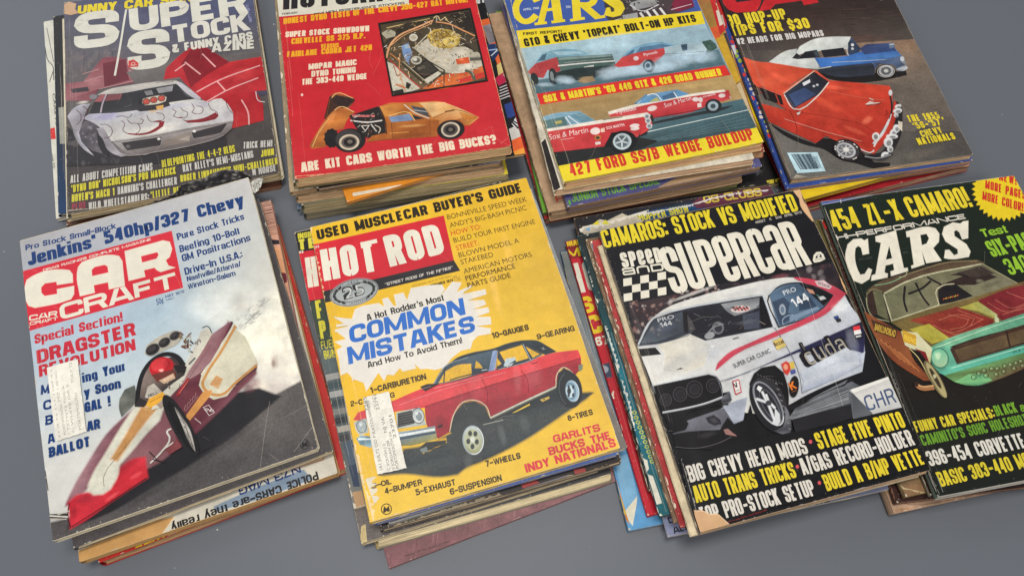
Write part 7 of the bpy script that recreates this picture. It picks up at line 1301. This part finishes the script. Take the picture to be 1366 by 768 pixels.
STACKS = {
'cc': [("pale blue and smoke grey magazine with a maroon dragster on its cover", art_dragster, .0042, None, E_, (214,200,170), (180,176,170), None),
  ("magazine with a dark asphalt grey cover edge right under the dragster magazine", low_asphalt, .0045, ('BL',(97.5,733.5),'BR',(436,606)), (96,92,90), (214,196,160), (90,86,84), None),
  ("magazine with torn peach and pink cover showing right of the dragster magazine", low_peach, .0045, ('BR',(433,611),'TR',(357,243)), (170,120,110), (190,160,120), (150,60,60), None),
  ("tan and white magazine with upside-down black POLICE CARS lettering along its front edge", low_upside, .0085, ('BL',(105,751),'BR',(434,638)), (196,160,110), (200,160,104), (190,150,100), None),
  ("red magazine with upside-down yellow lettering, lowest below the dragster magazine", low_red_upside, .0100, ('BL',(131,754),'BR',(450,632)), (180,50,46), (190,150,110), (170,46,44), None)],
'hr': [("yellow magazine with a red muscle car on its cover and a white burst", art_musclecar, .0048, None, (214,186,120), (200,178,130), (210,170,70), (224,206,170)),
  ("magazine with a blue front edge directly under the yellow muscle car magazine", low_blue, .0042, ('BR',(826,607),'BL',(498,701)), (70,90,140), (190,176,150), (70,88,130), None),
  ("magazine with a speckled grey edge showing along the right side of the yellow magazine", low_gray_road, .0042, ('BR',(838,598),'TR',(739,331)), (150,156,160), (190,176,150), (130,136,140), None),
  ("magazine with a torn black cover and red bits, second strip below the yellow magazine", low_torn_black, .0036, ('BL',(508,710),'BR',(816,622)), (70,60,54), (176,156,124), (60,54,50), (170,150,120)),
  ("black, red and grey magazine with a torn white spine left of the yellow magazine", low_inside, .0056, ('TL',(392,310),'BL',(476,700)), (190,180,160), (196,176,140), (196,186,166), (214,206,190)),
  ("magazine with a brownish grey speckled cover strip below the yellow magazine", low_brownroad, .0052, ('BL',(482,727),'BR',(819,622)), (150,136,112), (200,184,150), (206,190,150), None),
  ("thick magazine with cream page edges just above the mauve magazine", low_darkstrip, .0066, ('BL',(501,732),'BR',(817,641)), (110,100,84), (206,190,152), (180,160,110), None),
  ("mauve brown magazine lying on the table, turned out in front of its stack", low_mauve, .0033, ('BL',(519,759),'BR',(822,642)), (120,84,86), (150,120,116), (140,100,100), None)],
'sc': [("black magazine with a white race coupe and a red stripe on its cover", art_white_coupe, .0052, None, (150,130,110), (200,164,124), (120,110,100), (190,176,150)),
  ("magazine with a torn cream spine right beside the white race coupe magazine", low_tornspine, .0042, ('BL',(921,716),'TL',(789,303)), (206,190,158), (206,186,150), (206,190,158), (120,104,84)),
  ("magazine with a torn red and cream spine left of the white race coupe magazine", low_redspine, .0042, ('BL',(908,704),'TL',(781,303)), (170,64,60), (190,160,130), (176,90,80), (220,206,180)),
  ("magazine with a torn brown spine between the red spine and the teal cover", low_tanspine, .0042, ('BL',(899,698),'TL',(775,301)), (110,90,72), (170,140,110), (120,96,76), (200,184,156)),
  ("magazine with a torn teal edge and yellow marks left of the white coupe magazine", low_teal, .0056, ('BL',(880,690),'TL',(766,302)), (60,80,80), (120,116,100), (30,80,90), (206,206,190)),
  ("magazine with ragged torn black, blue and maroon cover behind the white coupe magazine's top edge", low_black_ragged, .0056, ('TL',(765,291),'BL',(876,694)), (90,70,56), (170,140,110), (96,76,60), (200,186,160)),
  ("lilac grey magazine with black lettering sticking out in front below the white coupe magazine", low_lilac, .0044, ('BL',(891,717),'BR',(1197,651)), (140,140,150), (196,180,150), (150,150,160), None),
  ("red magazine with white and yellow lettering between the yellow and white coupe magazines", low_red_rod, .0056, ('TL',(754,322),'BL',(866,697)), (170,40,50), (176,150,120), (180,44,56), None),
  ("sky blue magazine with a white torn corner, bottom left below the white coupe magazine", low_blue_sky, .0060, ('BL',(838,709),'TL',(748,338)), (100,140,170), (190,150,90), (80,120,150), (206,190,150))],
'hp': [("dark green magazine with a teal and red funny car and a blue top strip", art_green_funny_car, .0058, None, (150,150,146), (206,190,170), (80,90,80), None),
  ("magazine with a thin dark edge directly under the teal and red funny car magazine", low_darkred, .0056, ('BL',(1241,662),'TL',(1086,271)), (90,90,76), (190,170,140), (110,106,90), (170,160,140)),
  ("magazine with a torn olive cover beside the white coupe magazine's lower right corner", low_olive, .0090, ('BL',(1208,664),'BR',(1500,600)), (120,96,66), (160,130,96), (120,100,70), (190,170,130)),
  ("dark red magazine squeezed between the white coupe and the funny car magazines", low_darkred, .0090, ('BL',(1196,672),'TL',(1072,280)), (96,60,50), (150,124,96), (90,60,50), (150,110,90)),
  ("thick tan magazine on the table below the teal and red funny car magazine", low_tanback, .0130, ('BL',(1192,686),'BR',(1480,624)), (172,142,118), (180,150,122), (176,146,120), None)],
'ss': [("grey magazine with a white flame painted coupe and a red car body", art_flame_car, .0052, None, (150,138,120), (186,166,130), (130,124,116), (170,160,140)),
  ("magazine with a cream front edge under the flame painted coupe magazine", low_cream, .0034, ('BL',(88,294),'TL',(82,12)), (206,196,170), (206,190,156), (200,186,156), None),
  ("black and navy magazine showing as a dark strip left of the flame painted coupe magazine", low_navy, .0036, ('BL',(77,288),'TL',(70,13)), (40,50,70), (180,166,140), (40,54,80), None),
  ("white magazine with thin line drawings, leftmost strip beside the flame painted coupe magazine", low_white_lines, .0036, ('BL',(74,293),'TL',(57,23)), (206,204,190), (190,180,160), (206,204,190), None),
  ("brown magazine at the bottom of the stack under the flame painted coupe magazine", low_brown, .0030, ('BL',(88,302),'BR',(372,251)), (110,80,66), (150,120,96), (110,80,66), None)],
'hc': [("red magazine with a golden kit car and a framed engine photo", art_red_kit_car, .0056, None, (196,150,110), (170,140,100), (140,126,104), (190,170,140)),
  ("magazine with olive tan page edges right below the red kit car magazine", low_gray, .0062, ('BL',(391,249),'BR',(683,208)), (140,124,90), (160,138,100), (140,124,92), None),
  ("magazine with orange and blue comic style cover sticking out right of the kit car magazine", low_comics, .0044, ('BR',(702,206),'TR',(646,0)), (60,54,54), (176,150,120), (60,56,56), None),
  ("magazine with a torn navy and lilac cover strip below the red kit car magazine", low_tornnavy, .0054, ('BL',(386,258),'BR',(678,217)), (150,120,90), (190,156,118), (150,130,100), (206,190,160)),
  ("narrow orange magazine slanting out of the front of the red kit car magazine's stack", low_orange, .0034, ('BL',(463,271),'BR',(640,216)), (214,130,40), (206,150,80), (210,130,44), None, .135),
  ("magazine with worn tan page edges just below the torn navy and lilac strip", low_tanedge, .0060, ('BL',(394,268),'BR',(682,227)), (168,142,110), (190,156,118), (160,134,104), (206,186,150)),
  ("magazine with grey and yellow page edges below the slanted orange magazine", low_yelgray, .0070, ('BL',(402,281),'BR',(686,238)), (120,112,86), (150,134,100), (110,104,88), None),
  ("blue grey magazine low below the red kit car magazine, pushed out to the left", low_bluegray, .0060, ('BL',(396,280),'BR',(680,238)), (110,124,140), (150,140,120), (110,124,138), None),
  ("magazine with grey page edges, lowest below the red kit car magazine", low_gray, .0074, ('BL',(405,290),'BR',(686,243)), (120,116,104), (150,140,116), (110,110,104), None)],
'cars': [("yellow and blue magazine with four red drag cars on its cover", art_drag_strip, .0056, None, (190,170,120), (190,150,110), (200,186,150), (214,204,180)),
  ("magazine with white page edges just under the red drag car magazine", low_whitepages, .0056, ('BL',(739,258),'TL',(672,0)), (190,170,140), (206,170,136), (206,196,170), (120,100,84)),
  ("magazine with a red and yellow cover strip right of the red drag car magazine", low_redyellow, .0056, ('BR',(1022,206),'TR',(955,0)), (150,70,60), (190,150,110), (150,60,56), (206,190,150)),
  ("purple magazine with green lettering below the four red drag cars magazine", low_junior, .0080, ('BL',(757,278),'BR',(1010,225)), (110,100,120), (160,130,100), (110,96,110), None),
  ("tan magazine with a piece of red lettering beside the purple magazine's corner", low_tan_p, .0078, ('BL',(733,290),'BR',(1002,236)), (166,134,104), (150,122,94), (166,136,106), (200,176,146)),
  ("bright green magazine between the comic style and the four red drag cars magazines", low_green, .0050, ('BL',(724,285),'TL',(655,-10)), (90,110,60), (140,120,90), (104,120,70), (170,160,130)),
  ("reddish brown magazine low below the four red drag cars magazine", low_red, .0044, ('BL',(727,296),'BR',(996,243)), (130,70,54), (140,112,86), (120,76,60), (170,140,110)),
  ("black magazine with yellow lettering lying low between the drag cars and orange sedan magazines", low_blackyel, .0046, ('BR',(1044,246),'TR',(960,0)), (56,52,50), (140,126,100), (56,52,50), None)],
'chev': [("brown black magazine with an orange sedan and a blue and white sedan", art_orange_sedan, .0048, None, (150,140,126), (190,160,124), (70,62,58), None),
  ("blue magazine with a speckled orange and yellow edge left of the orange sedan magazine", low_pattern, .0054, ('BL',(1050,253),'TL',(956,14)), (76,90,140), (190,150,110), (60,80,140), None),
  ("bright yellow magazine showing as a strip below the orange sedan magazine", low_yellow, .0060, ('BL',(1066,269),'BR',(1330,196)), (214,186,50), (200,160,70), (210,180,60), None),
  ("dark magazine with a chrome detail at its right corner below the orange sedan magazine", low_darkcar, .0060, ('BR',(1299,219),'BL',(1040,262)), (80,64,56), (190,140,110), (80,64,56), None),
  ("red magazine lowest below the orange sedan magazine", low_red, .0062, ('BR',(1296,224),'BL',(1060,284)), (150,50,52), (180,140,116), (150,50,52), None)],
}
LABELS_AT = {}
def curl(nx, ny, start, length, rise, n=5):
    # a sheet rising beyond the line nx*x + ny*y = start, as straight facets along a parabola
    l = math.hypot(nx, ny); return (nx / l, ny / l, [(-9, 0)] + [(start + length * k / n, rise * (k / n) ** 2) for k in range(n + 1)] + [(9, rise * (1 + 2 * (9 - start - length) / length))])
def ripple(nx, ny, L_, amp, seed_, n=9):
    r = random.Random(seed_); l = math.hypot(nx, ny); return (nx / l, ny / l, [(-9, 0)] + [(L_ * k / n, amp * (.5 + .5 * math.sin(k * 1.9 + seed_)) if 0 < k < n else 0) for k in range(n + 1)] + [(9, 0)])
def br(w, h, reach, rise): return curl(1, -1, w / math.sqrt(2) - reach, reach, rise)
def tr(w, h, reach, rise): return curl(1, 1, (w + h) / math.sqrt(2) - reach, reach, rise)
def bl(w, h, reach, rise): return curl(-1, -1, -reach, reach, rise)
def tl(w, h, reach, rise): return curl(-1, 1, h / math.sqrt(2) - reach, reach, rise)
CURL = {
 'cc': lambda w, h: [br(w, h, .030, .0012), tr(w, h, .025, .0010), ripple(0, 1, h, .0006, 1)],
 'hr': lambda w, h: [br(w, h, .035, .0016), bl(w, h, .02, .0008), ripple(.2, 1, h, .0008, 4)],
 'sc': lambda w, h: [br(w, h, .030, .0018), tr(w, h, .03, .0014), ripple(0, 1, h, .0006, 2)],
 'hp': lambda w, h: [bl(w, h, .025, .0016), tl(w, h, .02, .0008), ripple(0, 1, h, .0006, 3)],
 'ss': lambda w, h: [br(w, h, .04, .0018), bl(w, h, .02, .001), ripple(.1, 1, h, .0008, 5)],
 'hc': lambda w, h: [br(w, h, .03, .0012), ripple(0, 1, h, .0007, 6)],
 'cars': lambda w, h: [br(w, h, .035, .0018), bl(w, h, .025, .001), ripple(0, 1, h, .0006, 7)],
 'chev': lambda w, h: [bl(w, h, .022, .0020), br(w, h, .03, .001), ripple(0, 1, h, .0005, 8)],
}
# ------------------------------------------------------------------ table top
V = [(-1.6,-.5,0),(1.6,-.5,0),(1.6,1.6,0),(-1.6,1.6,0)]
bot = [(x,y,-.03) for x,y,_ in V]
F = [[0,1,2,3],[7,6,5,4]] + [[i,i+4,(i+1)%4+4,(i+1)%4] for i in range(4)]
tb = mesh_obj('table_top', V+bot, F, [(.5,.5,.5,1)]*8, None, M_TABLE); tb['kind'] = 'structure'; tb['label'] = 'plain blue grey table top under all the stacks'

FAN = {art_red_kit_car: .0055, art_drag_strip: .0042, art_flame_car: .0022, art_orange_sedan: .0016, art_dragster: .0008, art_musclecar: .0010, art_white_coupe: .0014, art_green_funny_car: .0018,
       low_gray: .0045, low_yelgray: .0060, low_whitepages: .0030, low_redyellow: .0030, low_tan_p: .0060, low_junior: .0010, low_red: .0030, low_darkstrip: .0065, low_brownroad: .0012, low_torn_black: .0016, low_asphalt: .0010,
       low_upside: .0006, low_red_upside: .0020, low_cream: .0020, low_darkcar: .0030, low_yellow: .0010, low_tornnavy: .0012, low_tanedge: .0045, low_peach: .0012, low_blackyel: .0020}
seed = 1
for key, mags in STACKS.items():
    total = sum(m[2] for m in mags); scale = TOPZ[key] / total; z = TOPZ[key]
    for i, m in enumerate(mags):
        lab, art, t, anc, cov, pg, spn, torn_ = m[:8]
        t *= scale; z0 = z - t; fan = FAN.get(art, .0006)
        if i == 0: x, y, yaw, w, h = TOPS[key]; org = (x, y)
        else:
            w, h = (m[8] if len(m) > 8 else .208), (.266 if key in ('hr','sc','hp','cars','hc') else .258)
            org, yaw = solve(anc[0], anc[1], anc[2], anc[3], z0 + t - .0004, w, h)
            org = (org[0] - math.sin(yaw) * fan * .9, org[1] + math.cos(yaw) * fan * .9); h -= fan
        r_ = magazine(lab, org, yaw, z0, t, w, h, cov, pg, spn, art, torn_, seed, warps=CURL[key](w, h) if i == 0 else (), fan=fan)
        if i == 0: LABELS_AT[key] = r_
        z = z0; seed += 1

# ------------------------------------------------------------------ mailing labels stuck on two covers
def mailing_label(key, quad, tile, lines, lab):
    root, cov, A0, zt = LABELS_AT[key]
    A = Art(A0.org, math.atan2(A0.s, A0.c), A0.z, A0.w, A0.h, 77); A.warps = A0.warps; A.feather = 0; A.t(*tile)
    z = zt + .0014
    rr = random.Random(5); pts = []
    for i in range(4):
        a, b = quad[i], quad[(i+1) % 4]; n = 14 if i % 2 == 0 else 22
        for k in range(n):
            t = k/n; j = 1.6 if i % 2 == 0 else 1.0; pts.append((a[0]+(b[0]-a[0])*t+rr.uniform(-j,j), a[1]+(b[1]-a[1])*t+rr.uniform(-j,j)))
    A.f(.12,.14); A.P([(228,224,212)]*len(pts), *pts)
    f = lambda u, v: tuple((quad[0][j]*(1-u)+quad[1][j]*u)*(1-v)+(quad[3][j]*(1-u)+quad[2][j]*u)*v for j in (0,1))
    for (u, v0, v1, s_, h, c) in lines: A.T(c, s_, f(u, v1), f(u, v0), h * .8, .0)
    V, F, C, X = [], [], [], []
    A.emit(V, F, C, X, z)
    o = mesh_obj('address_label', V, F, C, X, M_PRINT, cov); o['label'] = lab
G1 = (164,160,150); G2 = (112,108,102)
mailing_label('cc', ((175,362),(340,318),(386,702),(226,756)), (20,400), [(.15,.05,.95,"11 0 72 111 1107 4 1",11,G1),(.30,.08,.5,"YRZ 1 00 NO",16,G1),(.34,.5,.95,"PORTSMOUTH 1",15,G1),(.48,.3,.96,"1 TZTT0T3 TUG A",15,G1),(.62,.3,.96,"C WHITE OR S",15,G1),(.80,.02,.3,"TULY 72",18,G1),(.86,.45,.95,"PORTSMOUTH",18,G1)], "white address sticker with faint grey print")
mailing_label('hr', ((138,362),(276,330),(370,736),(216,772)), (450,440), [(.20,.05,.95,"161 JUL72 OD P KATOUWHEE0",20,G2),(.13,.0,.18,"7285",24,G2),(.40,.02,.18,"••• •••",16,G2),(.52,.0,.2,"23791",22,G2),(.46,.64,.98,"C VOUGH J 2",18,G2),(.62,.30,.5,"NJ VA",22,G2),(.62,.6,.98,"S JORDAN DR",18,G2),(.76,.5,.98,"PORTSMOUTH VA",20,G2),(.9,.3,.6,"23701",20,G2)], "white address sticker with rows of dark typed letters")

# ------------------------------------------------------------------ crumpled torn page behind the dragster magazine's top edge
def crumpled(name, parent, tile, outline, z, col, amp, seed_, light=None):
    k = tile[2]; rr = random.Random(seed_)
    inv = parent.matrix_basis.inverted()
    P2 = [(tile[0] + x / k, tile[1] + y / k) for x, y in outline]
    # rows across the strip: upper outline against lower outline
    half = len(P2) // 2; up, lo = P2[:half], P2[half:][::-1]; V, F, C = [], [], []; R_ = 7
    def along(pl, u):
        t = u * (len(pl) - 1); i = min(int(t), len(pl) - 2); f = t - i; return (pl[i][0] + (pl[i+1][0] - pl[i][0]) * f, pl[i][1] + (pl[i+1][1] - pl[i][1]) * f)
    n = 34
    for i in range(n + 1):
        a, b_ = along(up, i / n), along(lo, i / n)
        for j in range(R_ + 1):
            f = j / R_; x, y = a[0] + (b_[0] - a[0]) * f, a[1] + (b_[1] - a[1]) * f
            jit = 1.6 if 0 < j < R_ else .7
            p = at(x + rr.uniform(-jit, jit), y + rr.uniform(-jit, jit) * .6, z + rr.uniform(-amp, amp) * (1 if j else .5)); q = inv @ p; V.append(tuple(q))
            c = light if light and (j == 0 or rr.random() < .16) else col; kc = rr.uniform(.75, 1.2); C.append((*lin(tuple(v * kc for v in c)), 1))
    for i in range(n):
        for j in range(R_): a = i * (R_ + 1) + j; F += [[a, a + 1, a + R_ + 2], [a, a + R_ + 2, a + R_ + 1]]
    o = mesh_obj(name, V, F, C, [(.1, .1, 0, 1)] * len(V), M_PRINT, parent); return o
peach = [m for m in MAGS if m[0]['label'].startswith('magazine with torn peach')][0][0]
tp = crumpled('torn_page', peach, (50, 120, 4.), [(585,612),(640,588),(700,568),(745,540),(770,505),(830,482),(890,470),(935,440),(1000,425),(1065,428),(1110,440),(1150,468), (1135,488),(1080,470),(1020,486),(960,506),(900,528),(850,545),(800,562),(750,580),(700,594),(660,606),(620,616),(590,624)], .0335, (44,42,44), .0016, 3, (120,116,110)); tp['label'] = 'crumpled black torn page'
tp = crumpled('torn_page', peach, (50, 120, 4.), [(1138,492),(1160,478),(1185,470),(1205,474), (1196,505),(1180,535),(1160,552),(1146,545)], .0345, (206,204,196), .0012, 5); tp['label'] = 'white folded scrap'
